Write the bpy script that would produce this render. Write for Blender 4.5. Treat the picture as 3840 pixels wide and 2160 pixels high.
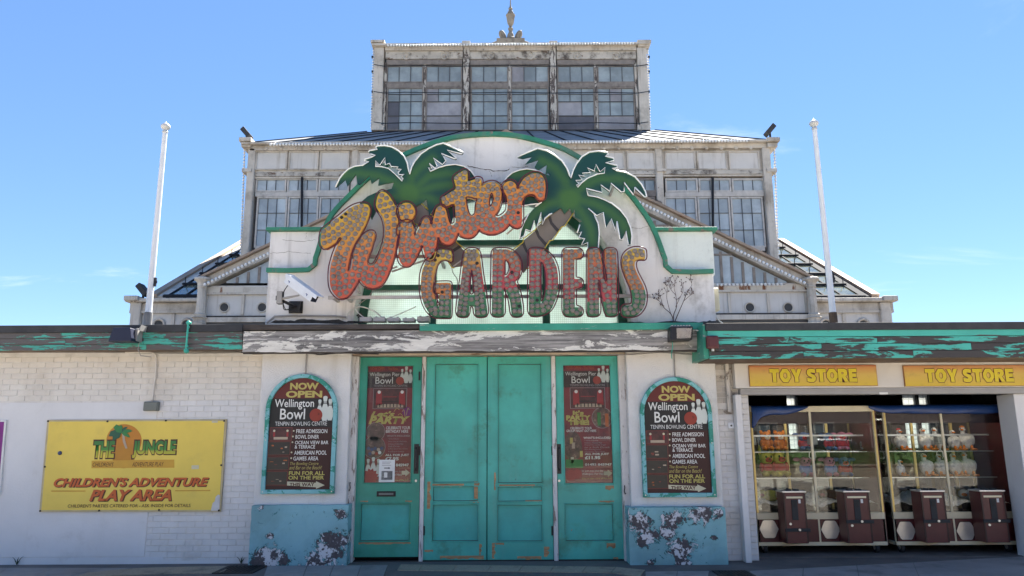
import bpy, bmesh, math, random
from mathutils import Vector, Matrix
random.seed(7)
R = math.radians
for o in list(bpy.data.objects):
    bpy.data.objects.remove(o)
SC = bpy.context.scene
COL = SC.collection

# ------------------------------------------------------------------ camera
F = 2773.0                      # focal length in photo pixels (3840 wide)
PITCH, ROLL = R(11.6), R(0.3)
CAM = Vector((0.0, -10.28, 1.58))
FW = Vector((0, math.cos(PITCH), math.sin(PITCH)))
_u = Vector((0, -math.sin(PITCH), math.cos(PITCH)))
_r = Vector((1, 0, 0))
RT = _r * math.cos(ROLL) - _u * math.sin(ROLL)
UP = _u * math.cos(ROLL) + _r * math.sin(ROLL)
cd = bpy.data.cameras.new('camera')
cd.sensor_width = 36.0
cd.lens = 36.0 * F / 3840.0
cd.clip_start = 0.1
cd.clip_end = 2000
camo = bpy.data.objects.new('camera', cd)
COL.objects.link(camo)
camo.matrix_world = Matrix(((RT.x, UP.x, -FW.x, CAM.x), (RT.y, UP.y, -FW.y, CAM.y),
                            (RT.z, UP.z, -FW.z, CAM.z), (0, 0, 0, 1)))
SC.camera = camo

# ------------------------------------------------------------------ sky, sun, exposure
SUN_EL, SUN_AZ = R(50), R(24)      # azimuth measured from +Y (behind the building) towards +X
wd = bpy.data.worlds.new('World')
SC.world = wd
wd.use_nodes = True
wn = wd.node_tree
wn.nodes.clear()
sky = wn.nodes.new('ShaderNodeTexSky')
sky.sky_type = 'NISHITA'
sky.sun_disc = False
sky.sun_elevation = SUN_EL
sky.sun_rotation = SUN_AZ
sky.altitude = 3500
sky.air_density = 1.0
sky.dust_density = 0.0
sky.ozone_density = 3.0
bg = wn.nodes.new('ShaderNodeBackground')
bg.inputs['Strength'].default_value = 0.083
wo = wn.nodes.new('ShaderNodeOutputWorld')
# thin wisps of high cloud spread over the whole sky
tc = wn.nodes.new('ShaderNodeTexCoord')
sep = wn.nodes.new('ShaderNodeSeparateXYZ')
wn.links.new(tc.outputs['Generated'], sep.inputs[0])
dz = wn.nodes.new('ShaderNodeMath'); dz.operation = 'ADD'; dz.inputs[1].default_value = 0.12
wn.links.new(sep.outputs['Z'], dz.inputs[0])
dx = wn.nodes.new('ShaderNodeMath'); dx.operation = 'DIVIDE'
dy = wn.nodes.new('ShaderNodeMath'); dy.operation = 'DIVIDE'
wn.links.new(sep.outputs['X'], dx.inputs[0]); wn.links.new(dz.outputs[0], dx.inputs[1])
wn.links.new(sep.outputs['Y'], dy.inputs[0]); wn.links.new(dz.outputs[0], dy.inputs[1])
cmb = wn.nodes.new('ShaderNodeCombineXYZ')
wn.links.new(dx.outputs[0], cmb.inputs[0]); wn.links.new(dy.outputs[0], cmb.inputs[1])
mp = wn.nodes.new('ShaderNodeMapping')
mp.inputs['Scale'].default_value = (0.55, 1.1, 1); mp.inputs['Rotation'].default_value = (0, 0, R(25))
mp.inputs['Location'].default_value = (5.9, 2.75, 0)
wn.links.new(cmb.outputs[0], mp.inputs[0])
cn = wn.nodes.new('ShaderNodeTexNoise'); cn.inputs['Scale'].default_value = 1.1
cn.inputs['Detail'].default_value = 8; cn.inputs['Roughness'].default_value = 0.62
cn.inputs['Distortion'].default_value = 0.6
wn.links.new(mp.outputs[0], cn.inputs['Vector'])
cr = wn.nodes.new('ShaderNodeMapRange'); cr.interpolation_type = 'SMOOTHSTEP'
cr.inputs['From Min'].default_value = 0.57; cr.inputs['From Max'].default_value = 0.86
cr.inputs['To Max'].default_value = 0.8
wn.links.new(cn.outputs['Fac'], cr.inputs['Value'])
cmx = wn.nodes.new('ShaderNodeMix'); cmx.data_type = 'RGBA'
wn.links.new(cr.outputs[0], cmx.inputs['Factor'])
sg = wn.nodes.new('ShaderNodeGamma'); sg.inputs['Gamma'].default_value = 0.62      # camera-like compression of the sky's range
wn.links.new(sky.outputs[0], sg.inputs['Color'])
sh = wn.nodes.new('ShaderNodeHueSaturation'); sh.inputs['Hue'].default_value = 0.507; sh.inputs['Saturation'].default_value = 1.38; sh.inputs['Value'].default_value = 1.05
wn.links.new(sg.outputs[0], sh.inputs['Color'])
wn.links.new(sh.outputs[0], cmx.inputs['A'])
cmx.inputs['B'].default_value = (3.6, 3.75, 3.9, 1)
wn.links.new(cmx.outputs['Result'], bg.inputs['Color'])
wn.links.new(bg.outputs[0], wo.inputs['Surface'])

sd = bpy.data.lights.new('sun', 'SUN')
sd.energy = 5.0
sd.angle = R(0.53)
sd.color = (1.0, 0.95, 0.87)
suno = bpy.data.objects.new('sun', sd)
COL.objects.link(suno)
SDIR = Vector((math.sin(SUN_AZ) * math.cos(SUN_EL), math.cos(SUN_AZ) * math.cos(SUN_EL), math.sin(SUN_EL)))
suno.rotation_euler = SDIR.to_track_quat('Z', 'Y').to_euler()
suno.location = (10, 20, 40)
SC.view_settings.view_transform = 'Standard'
SC.view_settings.look = 'None'
SC.view_settings.exposure = 2.4
SC.view_settings.gamma = 1.0
SC.view_settings.use_curve_mapping = False
SC.render.engine = 'CYCLES'
SC.cycles.max_bounces = 8
SC.cycles.transparent_max_bounces = 16
SC.cycles.caustics_reflective = False
SC.cycles.caustics_refractive = False

# ------------------------------------------------------------------ pixel -> place
def ray(px, py):
    return FW * F + RT * (px - 1920.0) + UP * (1080.0 - py)
def W(px, py, Y):
    """photo pixel on the vertical plane at depth Y -> (X, Z)"""
    d = ray(px, py); t = (Y - CAM.y) / d.y
    p = CAM + d * t
    return p.x, p.z
def G(px, py, z=0.0):
    d = ray(px, py); t = (z - CAM.z) / d.z
    p = CAM + d * t
    return p.x, p.y
def rect(px0, py0, px1, py1, Y):
    pm = (py0 + py1) / 2; xm = (px0 + px1) / 2
    return W(px0, pm, Y)[0], W(px1, pm, Y)[0], W(xm, py1, Y)[1], W(xm, py0, Y)[1]   # x0,x1,z0,z1

# ------------------------------------------------------------------ objects
WL = {}
def empty(name, loc, label=None, cat=None, group=None):
    o = bpy.data.objects.new(name, None)
    COL.objects.link(o); o.location = loc; o.empty_display_size = 0.1
    WL[o.name] = Vector(loc)
    if label: tag(o, label, cat, group)
    return o
def tag(o, label=None, cat=None, group=None, kind=None):
    if label: o['label'] = label
    if cat: o['category'] = cat
    if group: o['group'] = group
    if kind: o['kind'] = kind
    return o
def link(name, me, mat, parent=None, loc=None):
    o = bpy.data.objects.new(name, me)
    COL.objects.link(o)
    if mat is not None and len(me.materials) == 0: me.materials.append(mat)
    loc = Vector(loc if loc is not None else (0, 0, 0))
    WL[o.name] = loc
    if parent is not None:
        o.parent = parent; o.location = loc - WL[parent.name]
    else:
        o.location = loc
    return o
def finish(name, me, mat, parent=None, smooth=False, bevel=0.0):
    """mesh in world coordinates -> object with its origin at its base"""
    vs = [v.co for v in me.vertices]
    if not vs: raise ValueError(name)
    lo = [min(v[i] for v in vs) for i in range(3)]; hi = [max(v[i] for v in vs) for i in range(3)]
    c = Vector(((lo[0] + hi[0]) / 2, (lo[1] + hi[1]) / 2, lo[2]))
    me.transform(Matrix.Translation(-c))
    if smooth:
        for p in me.polygons: p.use_smooth = True
    o = link(name, me, mat, parent, c)
    if bevel:
        b = o.modifiers.new('bevel', 'BEVEL'); b.width = bevel; b.segments = 2; b.limit_method = 'ANGLE'
    return o

class MB:
    def __init__(s): s.v = []; s.f = []
    def add(s, vs, fs):
        n = len(s.v); s.v += [tuple(v) for v in vs]; s.f += [tuple(i + n for i in f) for f in fs]; return s
    def box(s, x0, x1, y0, y1, z0, z1):
        if x0 > x1: x0, x1 = x1, x0
        if y0 > y1: y0, y1 = y1, y0
        if z0 > z1: z0, z1 = z1, z0
        return s.add([(x0,y0,z0),(x1,y0,z0),(x1,y1,z0),(x0,y1,z0),(x0,y0,z1),(x1,y0,z1),(x1,y1,z1),(x0,y1,z1)],
                     [(0,3,2,1),(4,5,6,7),(0,1,5,4),(1,2,6,5),(2,3,7,6),(3,0,4,7)])
    def prism(s, poly, y0, y1):
        """XZ outline extruded from y0 (front) to y1 (back)"""
        a = sum(poly[i][0] * poly[(i+1) % len(poly)][1] - poly[(i+1) % len(poly)][0] * poly[i][1] for i in range(len(poly)))
        if a < 0: poly = poly[::-1]
        n = len(poly)
        vs = [(x, y0, z) for x, z in poly] + [(x, y1, z) for x, z in poly]
        fs = [tuple(range(n)), tuple(range(2*n-1, n-1, -1))]
        for i in range(n):
            j = (i + 1) % n; fs.append((i, i + n, j + n, j))
        return s.add(vs, fs)
    def cyl(s, p0, p1, r0, r1=None, n=10, cap=True):
        r1 = r0 if r1 is None else r1
        p0, p1 = Vector(p0), Vector(p1); d = (p1 - p0).normalized()
        u = d.orthogonal().normalized(); w = d.cross(u)
        vs = []
        for p, r in ((p0, r0), (p1, r1)):
            for i in range(n):
                a = 2 * math.pi * i / n
                vs.append(p + u * math.cos(a) * r + w * math.sin(a) * r)
        fs = [(i, (i+1) % n, n + (i+1) % n, n + i) for i in range(n)]
        if cap: fs += [tuple(range(n-1, -1, -1)), tuple(range(n, 2*n))]
        return s.add(vs, fs)
    def tube(s, pts, r, n=6, closed=False):
        pts = [Vector(p) for p in pts]; m = len(pts); vs = []; prev = None
        for i, p in enumerate(pts):
            a = pts[(i-1) % m] if (closed or i > 0) else p
            b = pts[(i+1) % m] if (closed or i < m-1) else p
            d = (b - a)
            d = d.normalized() if d.length > 1e-9 else Vector((1, 0, 0))
            u = prev - d * prev.dot(d) if prev is not None else d.orthogonal()
            if u.length < 1e-6: u = d.orthogonal()
            u.normalize(); prev = u; w = d.cross(u)
            rr = r[i] if isinstance(r, (list, tuple)) else r
            for k in range(n):
                t = 2 * math.pi * k / n
                vs.append(p + u * math.cos(t) * rr + w * math.sin(t) * rr)
        fs = []
        for i in range(m if closed else m - 1):
            j = (i + 1) % m
            for k in range(n):
                fs.append((i*n+k, i*n+(k+1) % n, j*n+(k+1) % n, j*n+k))
        if not closed: fs += [tuple(range(n-1, -1, -1)), tuple((m-1)*n+k for k in range(n))]
        return s.add(vs, fs)
    def lathe(s, prof, c, n=14):
        vs = []; c = Vector(c)
        for r, z in prof:
            for k in range(n):
                t = 2 * math.pi * k / n; vs.append((c.x + r*math.cos(t), c.y + r*math.sin(t), c.z + z))
        fs = []
        for i in range(len(prof)-1):
            for k in range(n):
                fs.append((i*n+k, i*n+(k+1) % n, (i+1)*n+(k+1) % n, (i+1)*n+k))
        fs += [tuple(range(n-1, -1, -1)), tuple((len(prof)-1)*n+k for k in range(n))]
        return s.add(vs, fs)
    def ball(s, c, rx, ry=None, rz=None, nu=12, nv=8, M=None):
        ry = ry or rx; rz = rz or rx; c = Vector(c); vs = []
        for i in range(nv + 1):
            ph = math.pi * i / nv - math.pi/2
            for k in range(nu):
                t = 2 * math.pi * k / nu
                p = Vector((rx*math.cos(ph)*math.cos(t), ry*math.cos(ph)*math.sin(t), rz*math.sin(ph)))
                if M is not None: p = M @ p
                vs.append(c + p)
        fs = []
        for i in range(nv):
            for k in range(nu):
                fs.append((i*nu+k, i*nu+(k+1) % nu, (i+1)*nu+(k+1) % nu, (i+1)*nu+k))
        return s.add(vs, fs)
    def obox(s, c, ax, ay, az):
        """oriented box: centre and three half-axis vectors"""
        c, ax, ay, az = Vector(c), Vector(ax), Vector(ay), Vector(az)
        vs = [c + ax*i + ay*j + az*k for k in (-1,1) for j in (-1,1) for i in (-1,1)]
        return s.add(vs, [(0,2,3,1),(4,5,7,6),(0,1,5,4),(1,3,7,5),(3,2,6,7),(2,0,4,6)])
    def build(s, name, mat, parent=None, smooth=False, bevel=0.0):
        me = bpy.data.meshes.new(name)
        me.from_pydata([tuple(v) for v in s.v], [], s.f); me.validate()
        return finish(name, me, mat, parent, smooth, bevel)

def catmull(pts, k=4, closed=True):
    out = []; n = len(pts)
    for i in range(n if closed else n-1):
        p0, p1, p2, p3 = (pts[(i+j-1) % n] if closed else pts[max(0, min(n-1, i+j-1))] for j in range(4))
        for q in range(k):
            t = q / k
            out.append(tuple(0.5*((2*b)+(-a+c)*t+(2*a-5*b+4*c-d)*t*t+(-a+3*b-3*c+d)*t**3) for a, b, c, d in zip(p0, p1, p2, p3)))
    if not closed: out.append(tuple(pts[-1]))
    return out
def shape_mesh(name, loops, yf, thick, bevel=0.0):
    """closed XZ loops (outline and holes) as a solid plate, front at yf"""
    cu = bpy.data.curves.new('c', 'CURVE'); cu.dimensions = '2D'; cu.fill_mode = 'BOTH'
    cu.extrude = max(thick/2 - bevel, 0); cu.bevel_depth = bevel; cu.bevel_resolution = 1; cu.offset = -bevel
    for L in loops:
        sp = cu.splines.new('POLY'); sp.points.add(len(L)-1); sp.use_cyclic_u = True
        for p, (x, z) in zip(sp.points, L): p.co = (x, z, 0, 1)
    ob = bpy.data.objects.new('c', cu)
    me = bpy.data.meshes.new_from_object(ob)
    bpy.data.objects.remove(ob); bpy.data.curves.remove(cu)
    me.name = name; me.materials.clear()
    for v in me.vertices:
        x, y, z = v.co; v.co = (x, yf + thick/2 - z, y)
    return me
def shape(name, loops, yf, thick, mat, parent=None, bevel=0.0):
    return finish(name, shape_mesh(name, loops, yf, thick, bevel), mat, parent)
def offset_loop(L, d):
    n = len(L); a = sum(L[i][0]*L[(i+1) % n][1]-L[(i+1) % n][0]*L[i][1] for i in range(n))
    sg = 1 if a > 0 else -1; out = []
    for i in range(n):
        p, q = L[i-1], L[(i+1) % n]
        tx, tz = q[0]-p[0], q[1]-p[1]; l = math.hypot(tx, tz) or 1
        out.append((L[i][0] + sg*tz/l*d, L[i][1] - sg*tx/l*d))
    return out

def text(body, x0, x1, z0, z1, Y, mat, parent, off=0.0, shear=0.0, thick=0.0, name='lettering', spacing=1.0, arc=0):
    """lettering fitted to a box on a vertical plane"""
    cu = bpy.data.curves.new('t', 'FONT'); cu.body = body; cu.size = 1; cu.offset = off; cu.shear = shear
    cu.extrude = 0; cu.fill_mode = 'FRONT' if thick == 0 else 'BOTH'; cu.space_character = spacing
    cu.resolution_u = 3
    ob = bpy.data.objects.new('t', cu)
    me = bpy.data.meshes.new_from_object(ob)
    bpy.data.objects.remove(ob); bpy.data.curves.remove(cu)
    me.name = name; me.materials.clear()
    xs = [v.co.x for v in me.vertices]; ys = [v.co.y for v in me.vertices]
    ax, bx, ay, by = min(xs), max(xs), min(ys), max(ys)
    for v in me.vertices:
        u = (v.co.x-ax)/(bx-ax); w = (v.co.y-ay)/(by-ay)
        v.co = (x0+u*(x1-x0), Y, z0+w*(z1-z0)+arc*(1-(2*u-1)**2))
    return finish(name, me, mat, parent)
def ptext(body, px0, py0, px1, py1, Y, mat, parent, **k):
    x0, x1, z0, z1 = rect(px0, py0, px1, py1, Y)
    return text(body, x0, x1, z0, z1, Y, mat, parent, **k)
# ------------------------------------------------------------------ materials
def nd(nt, t, **k):
    n = nt.nodes.new(t)
    for a, b in k.items(): setattr(n, a, b)
    return n
def lk(nt, v, sock):
    if isinstance(v, bpy.types.NodeSocket): nt.links.new(v, sock)
    elif isinstance(v, (tuple, list)): sock.default_value = tuple(v) + ((1,) if len(v) == 3 and len(sock.default_value) == 4 else ())
    else: sock.default_value = v
def mixc(nt, f, a, b):
    n = nd(nt, 'ShaderNodeMix', data_type='RGBA')
    lk(nt, f, n.inputs['Factor']); lk(nt, a, n.inputs['A']); lk(nt, b, n.inputs['B'])
    return n.outputs['Result']
def noise(nt, vec, scale, det=5, ro=0.55, mul=None, dist=0.0, loc=None):
    if mul or loc:
        m = nd(nt, 'ShaderNodeMapping'); nt.links.new(vec, m.inputs[0])
        if mul: m.inputs['Scale'].default_value = mul
        if loc: m.inputs['Location'].default_value = loc
        vec = m.outputs[0]
    n = nd(nt, 'ShaderNodeTexNoise'); nt.links.new(vec, n.inputs['Vector'])
    n.inputs['Scale'].default_value = scale; n.inputs['Detail'].default_value = det
    n.inputs['Roughness'].default_value = ro; n.inputs['Distortion'].default_value = dist
    return n.outputs['Fac']
def step(nt, v, a, b, t0=0.0, t1=1.0):
    n = nd(nt, 'ShaderNodeMapRange', interpolation_type='SMOOTHSTEP'); lk(nt, v, n.inputs['Value'])
    n.inputs['From Min'].default_value = a; n.inputs['From Max'].default_value = b
    n.inputs['To Min'].default_value = t0; n.inputs['To Max'].default_value = t1
    return n.outputs[0]
def math_(nt, op, a, b=0.0):
    n = nd(nt, 'ShaderNodeMath', operation=op); lk(nt, a, n.inputs[0]); lk(nt, b, n.inputs[1]); return n.outputs[0]
def base(name):
    m = bpy.data.materials.new(name); m.use_nodes = True; nt = m.node_tree
    return m, nt, nt.nodes['Principled BSDF'], nd(nt, 'ShaderNodeNewGeometry').outputs['Position']
def mat(name, col, rough=0.6, var=0.12, vs=2.5, metal=0.0, spec=0.5, bump=0.0, bs=40.0,
        dirt=None, streak=None, peel=None, peel2=None, rnd=0.0, grain=None, rust=None, bdist=0.01, shift=False):
    """col base; dirt=(col,amount,scale,thr); streak=(col,amount) vertical runs; peel=(col,thr,scale xyz,soft)"""
    m, nt, b, pos = base(name)
    if shift:      # every board weathers in its own way
        ob_ = nd(nt, 'ShaderNodeObjectInfo'); cb_ = nd(nt, 'ShaderNodeCombineXYZ'); va_ = nd(nt, 'ShaderNodeVectorMath', operation='ADD')
        nt.links.new(math_(nt, 'MULTIPLY', ob_.outputs['Random'], 37.0), cb_.inputs[0]); nt.links.new(math_(nt, 'MULTIPLY', ob_.outputs['Random'], 13.0), cb_.inputs[2])
        nt.links.new(pos, va_.inputs[0]); nt.links.new(cb_.outputs[0], va_.inputs[1]); pos = va_.outputs[0]
    n1 = noise(nt, pos, vs, 6, 0.6)
    c = mixc(nt, step(nt, n1, 0.3, 0.7), tuple(x*(1-var) for x in col), tuple(min(1, x*(1+var)) for x in col))
    if rnd:
        oi = nd(nt, 'ShaderNodeObjectInfo')
        c = mixc(nt, math_(nt, 'MULTIPLY', oi.outputs['Random'], rnd), c, tuple(x*0.45 for x in col))
    if grain:
        g = noise(nt, pos, 1.0, 6, 0.7, grain[1])
        c = mixc(nt, step(nt, g, 0.35, 0.7), c, grain[0])
    if dirt:
        d = noise(nt, pos, dirt[2], 8, 0.68)
        c = mixc(nt, step(nt, d, dirt[3], dirt[3]+0.2, 0, dirt[1]), c, dirt[0])
    if streak:
        s = noise(nt, pos, 1.0, 5, 0.6, (7, 7, 0.5))
        c = mixc(nt, step(nt, s, 0.52, 0.78, 0, streak[1]), c, streak[0])
    if rust:
        s = noise(nt, pos, 1.0, 6, 0.7, rust[2])
        c = mixc(nt, step(nt, s, rust[1], rust[1]+0.1), c, rust[0])
    h = None
    for pl in (peel, peel2):
        if pl:
            p = noise(nt, pos, 1.0, 10, 0.70, pl[2], dist=0.6, loc=pl[4] if len(pl) > 4 else None)
            pf = step(nt, p, pl[1], pl[1]+pl[3])
            pc = mixc(nt, noise(nt, pos, 1.0, 6, 0.7, (pl[2][0]*2.5, pl[2][1]*2.5, pl[2][2]*3.5)), tuple(x*0.55 for x in pl[0]), tuple(min(1, x*1.5) for x in pl[0]))
            c = mixc(nt, pf, c, pc); h = pf if h is None else math_(nt, 'MAXIMUM', h, pf)
    nt.links.new(c, b.inputs['Base Color'])
    b.inputs['Roughness'].default_value = rough; b.inputs['Metallic'].default_value = metal
    b.inputs['Specular IOR Level'].default_value = spec
    if bump or h is not None:
        bn = nd(nt, 'ShaderNodeBump'); bn.inputs['Strength'].default_value = max(bump, 0.25); bn.inputs['Distance'].default_value = bdist
        hh = noise(nt, pos, bs, 4, 0.6)
        if h is not None: hh = math_(nt, 'SUBTRACT', math_(nt, 'MULTIPLY', hh, 0.4), math_(nt, 'MULTIPLY', h, 0.6))
        nt.links.new(hh, bn.inputs['Height']); nt.links.new(bn.outputs[0], b.inputs['Normal'])
    return m
def flat(name, col, rough=0.5, spec=0.4, metal=0.0):
    return mat(name, col, rough, 0.06, 5, metal, spec)
def gradz(name, stops, z0, z1, rough=0.45, tilt=0.0, x0=0.0, hard=()):
    """paint that changes from z0 (bottom) to z1 (top); stops [(t,col)]"""
    m, nt, b, pos = base(name)
    s = nd(nt, 'ShaderNodeSeparateXYZ'); nt.links.new(pos, s.inputs[0])
    z = s.outputs['Z']
    if tilt: z = math_(nt, 'SUBTRACT', z, math_(nt, 'MULTIPLY', math_(nt, 'SUBTRACT', s.outputs['X'], x0), tilt))
    t = nd(nt, 'ShaderNodeMapRange'); nt.links.new(z, t.inputs['Value'])
    t.inputs['From Min'].default_value = z0; t.inputs['From Max'].default_value = z1
    r = nd(nt, 'ShaderNodeValToRGB'); nt.links.new(t.outputs[0], r.inputs[0])
    e = r.color_ramp.elements
    e[0].position, e[0].color = stops[0][0], tuple(stops[0][1]) + (1,)
    e[1].position, e[1].color = stops[-1][0], tuple(stops[-1][1]) + (1,)
    for p, c in stops[1:-1]:
        k = e.new(p); k.color = tuple(c) + (1,)
    d = noise(nt, pos, 9, 6, 0.65)
    c = mixc(nt, step(nt, d, 0.5, 0.8, 0, 0.3), r.outputs[0], (0.12, 0.09, 0.07))
    nt.links.new(c, b.inputs['Base Color']); b.inputs['Roughness'].default_value = rough
    return m
def glass(name, tint=(0.93, 0.96, 0.95), dirt=0.08, dcol=(0.5, 0.52, 0.5), ior=1.5, rough=0.01, boost=1.0):
    """thin pane: see-through, mirror-like towards grazing, a little grime"""
    m = bpy.data.materials.new(name); m.use_nodes = True; nt = m.node_tree; nt.nodes.clear()
    out = nd(nt, 'ShaderNodeOutputMaterial'); tr = nd(nt, 'ShaderNodeBsdfTransparent'); tr.inputs[0].default_value = tint + (1,)
    gl = nd(nt, 'ShaderNodeBsdfGlossy'); gl.inputs['Roughness'].default_value = rough
    fr = nd(nt, 'ShaderNodeFresnel'); fr.inputs[0].default_value = ior
    f = math_(nt, 'MINIMUM', math_(nt, 'MULTIPLY', fr.outputs[0], 1.8*boost), 1.0)
    mx = nd(nt, 'ShaderNodeMixShader'); nt.links.new(f, mx.inputs[0]); nt.links.new(tr.outputs[0], mx.inputs[1]); nt.links.new(gl.outputs[0], mx.inputs[2])
    df = nd(nt, 'ShaderNodeBsdfDiffuse'); df.inputs[0].default_value = dcol + (1,)
    tl = nd(nt, 'ShaderNodeBsdfTranslucent'); tl.inputs[0].default_value = dcol + (1,)
    dm = nd(nt, 'ShaderNodeMixShader'); dm.inputs[0].default_value = 0.5
    nt.links.new(df.outputs[0], dm.inputs[1]); nt.links.new(tl.outputs[0], dm.inputs[2])
    pos = nd(nt, 'ShaderNodeNewGeometry').outputs['Position']
    dn = step(nt, noise(nt, pos, 1.6, 7, 0.6), 0.3, 0.8, dirt*0.4, dirt*1.6)
    m2 = nd(nt, 'ShaderNodeMixShader'); nt.links.new(dn, m2.inputs[0]); nt.links.new(mx.outputs[0], m2.inputs[1]); nt.links.new(dm.outputs[0], m2.inputs[2])
    nt.links.new(m2.outputs[0], out.inputs[0])
    return m
def wired(name, col, trans=0.5, grid=40.0):
    """obscured wired glass: lets light through but not the view"""
    m = bpy.data.materials.new(name); m.use_nodes = True; nt = m.node_tree; nt.nodes.clear()
    out = nd(nt, 'ShaderNodeOutputMaterial')
    geo = nd(nt, 'ShaderNodeNewGeometry'); pos = geo.outputs['Position']
    s = nd(nt, 'ShaderNodeSeparateXYZ'); nt.links.new(pos, s.inputs[0])
    gx = math_(nt, 'GREATER_THAN', math_(nt, 'FRACT', math_(nt, 'MULTIPLY', s.outputs['X'], grid)), 0.82)
    gz = math_(nt, 'GREATER_THAN', math_(nt, 'FRACT', math_(nt, 'MULTIPLY', s.outputs['Z'], grid)), 0.82)
    g = math_(nt, 'MAXIMUM', gx, gz)
    c = mixc(nt, step(nt, noise(nt, pos, 1.4, 5, 0.6), 0.3, 0.75), col, tuple(x*0.72 for x in col))
    c = mixc(nt, math_(nt, 'MULTIPLY', g, 0.45), c, tuple(x*0.35 for x in col))
    df = nd(nt, 'ShaderNodeBsdfDiffuse'); tl = nd(nt, 'ShaderNodeBsdfTranslucent')
    nt.links.new(c, df.inputs[0]); nt.links.new(c, tl.inputs[0])
    mx = nd(nt, 'ShaderNodeMixShader'); mx.inputs[0].default_value = trans
    nt.links.new(df.outputs[0], mx.inputs[1]); nt.links.new(tl.outputs[0], mx.inputs[2])
    gl = nd(nt, 'ShaderNodeBsdfGlossy'); gl.inputs['Roughness'].default_value = 0.12
    m2 = nd(nt, 'ShaderNodeMixShader'); m2.inputs[0].default_value = 0.07
    nt.links.new(mx.outputs[0], m2.inputs[1]); nt.links.new(gl.outputs[0], m2.inputs[2])
    nt.links.new(m2.outputs[0], out.inputs[0])
    return m

M = {}
WOOD = (0.085, 0.076, 0.074)
M['white_brick'] = mat('white_brick', (0.70, 0.69, 0.68), 0.75, 0.05, 3, bump=0.35, bs=55, rnd=0.08, dirt=((0.40, 0.35, 0.29), 0.45, 1.1, 0.5), streak=((0.42, 0.38, 0.32), 0.25))
M['cream_shade_brick'] = mat('cream_shade_brick', (0.71, 0.665, 0.60), 0.75, 0.05, 3, bump=0.35, bs=55, rnd=0.08, dirt=((0.42, 0.34, 0.25), 0.45, 1.1, 0.5), streak=((0.40, 0.33, 0.25), 0.3))  # top rows: warm tone of the canopy shade put into the cream colour
M['mid_shade_brick'] = mat('mid_shade_brick', (0.70, 0.67, 0.62), 0.75, 0.05, 3, bump=0.35, bs=55, rnd=0.08, dirt=((0.42, 0.36, 0.29), 0.4, 1.1, 0.5), streak=((0.42, 0.37, 0.3), 0.25))  # rows between: weaker step of the painted canopy shade
M['joint'] = mat('joint', (0.66, 0.64, 0.615), 0.8, 0.06, 6, dirt=((0.36, 0.33, 0.29), 0.5, 2.5, 0.52))
M['white_render'] = mat('white_render', (0.68, 0.68, 0.69), 0.7, 0.04, 1.5, bump=0.12, bs=30, dirt=((0.42, 0.40, 0.37), 0.4, 1.6, 0.56), streak=((0.45, 0.43, 0.4), 0.18))
M['rough_render'] = mat('rough_render', (0.72, 0.71, 0.70), 0.85, 0.05, 2, bump=1.0, bs=70, bdist=0.012, dirt=((0.45, 0.40, 0.33), 0.4, 1.3, 0.52), streak=((0.42, 0.38, 0.33), 0.3))
M['gable_render'] = mat('gable_render', (0.74, 0.73, 0.72), 0.8, 0.05, 1.2, bump=0.6, bs=45, dirt=((0.30, 0.29, 0.27), 0.7, 1.6, 0.5), streak=((0.22, 0.21, 0.19), 0.6), peel=((0.25, 0.22, 0.2), 0.70, (3, 3, 3), 0.02))
M['gable_side'] = mat('gable_side', (0.66, 0.72, 0.69), 0.8, 0.05, 1.2, bump=0.7, bs=45, dirt=((0.30, 0.31, 0.29), 0.5, 1.8, 0.5), streak=((0.33, 0.34, 0.32), 0.35))
M['green_coping'] = mat('green_coping', (0.028, 0.20, 0.125), 0.55, 0.18, 4, bump=0.4, bs=30, dirt=((0.13, 0.13, 0.10), 0.85, 1.0, 0.50), peel=((0.18, 0.16, 0.13), 0.585, (5, 5, 5), 0.04))
M['green_frame'] = mat('green_frame', (0.022, 0.14, 0.095), 0.45, 0.2, 3, dirt=((0.05, 0.08, 0.06), 0.5, 4, 0.5))
M['teal_door'] = mat('teal_door', (0.060, 0.41, 0.34), 0.42, 0.14, 1.8, bump=0.1, bs=20, dirt=((0.045, 0.20, 0.13), 0.7, 2.6, 0.5), streak=((0.12, 0.38, 0.33), 0.45), peel=((0.33, 0.20, 0.10), 0.72, (4, 4, 3), 0.012), peel2=((0.02, 0.09, 0.08), 0.69, (9, 9, 3.5), 0.02, (2, 0, 5)))
M['teal_door_low'] = mat('teal_door_low', (0.040, 0.39, 0.355), 0.42, 0.14, 2.5, bump=0.15, bs=20, dirt=((0.03, 0.25, 0.14), 0.6, 2.5, 0.52), peel=((0.34, 0.20, 0.10), 0.675, (5, 5, 9), 0.012))
M['bare_ply'] = mat('bare_ply', (0.46, 0.27, 0.125), 0.7, 0.2, 8, grain=((0.25, 0.14, 0.07), (3, 3, 30)))
M['green_door'] = mat('green_door', (0.022, 0.28, 0.20), 0.4, 0.15, 2, dirt=((0.05, 0.34, 0.29), 0.8, 0.9, 0.45), peel=((0.33, 0.2, 0.1), 0.72, (4, 4, 4), 0.012))
M['door_post'] = mat('door_post', (0.62, 0.60, 0.58), 0.7, 0.08, 5, bump=0.3, bs=30, peel=((0.24, 0.19, 0.16), 0.55, (14, 14, 2.2), 0.03))
M['head_timber'] = mat('head_timber', (0.46, 0.38, 0.30), 0.75, 0.15, 3, bump=0.3, peel=((0.2, 0.14, 0.1), 0.56, (1.5, 8, 14), 0.04))
M['teal_peel'] = mat('teal_peel', (0.055, 0.40, 0.33), 0.45, 0.08, 2, peel=((0.036, 0.030, 0.028), 0.468, (1.1, 4, 8), 0.012), bump=0.3, bs=20, shift=True)
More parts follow.
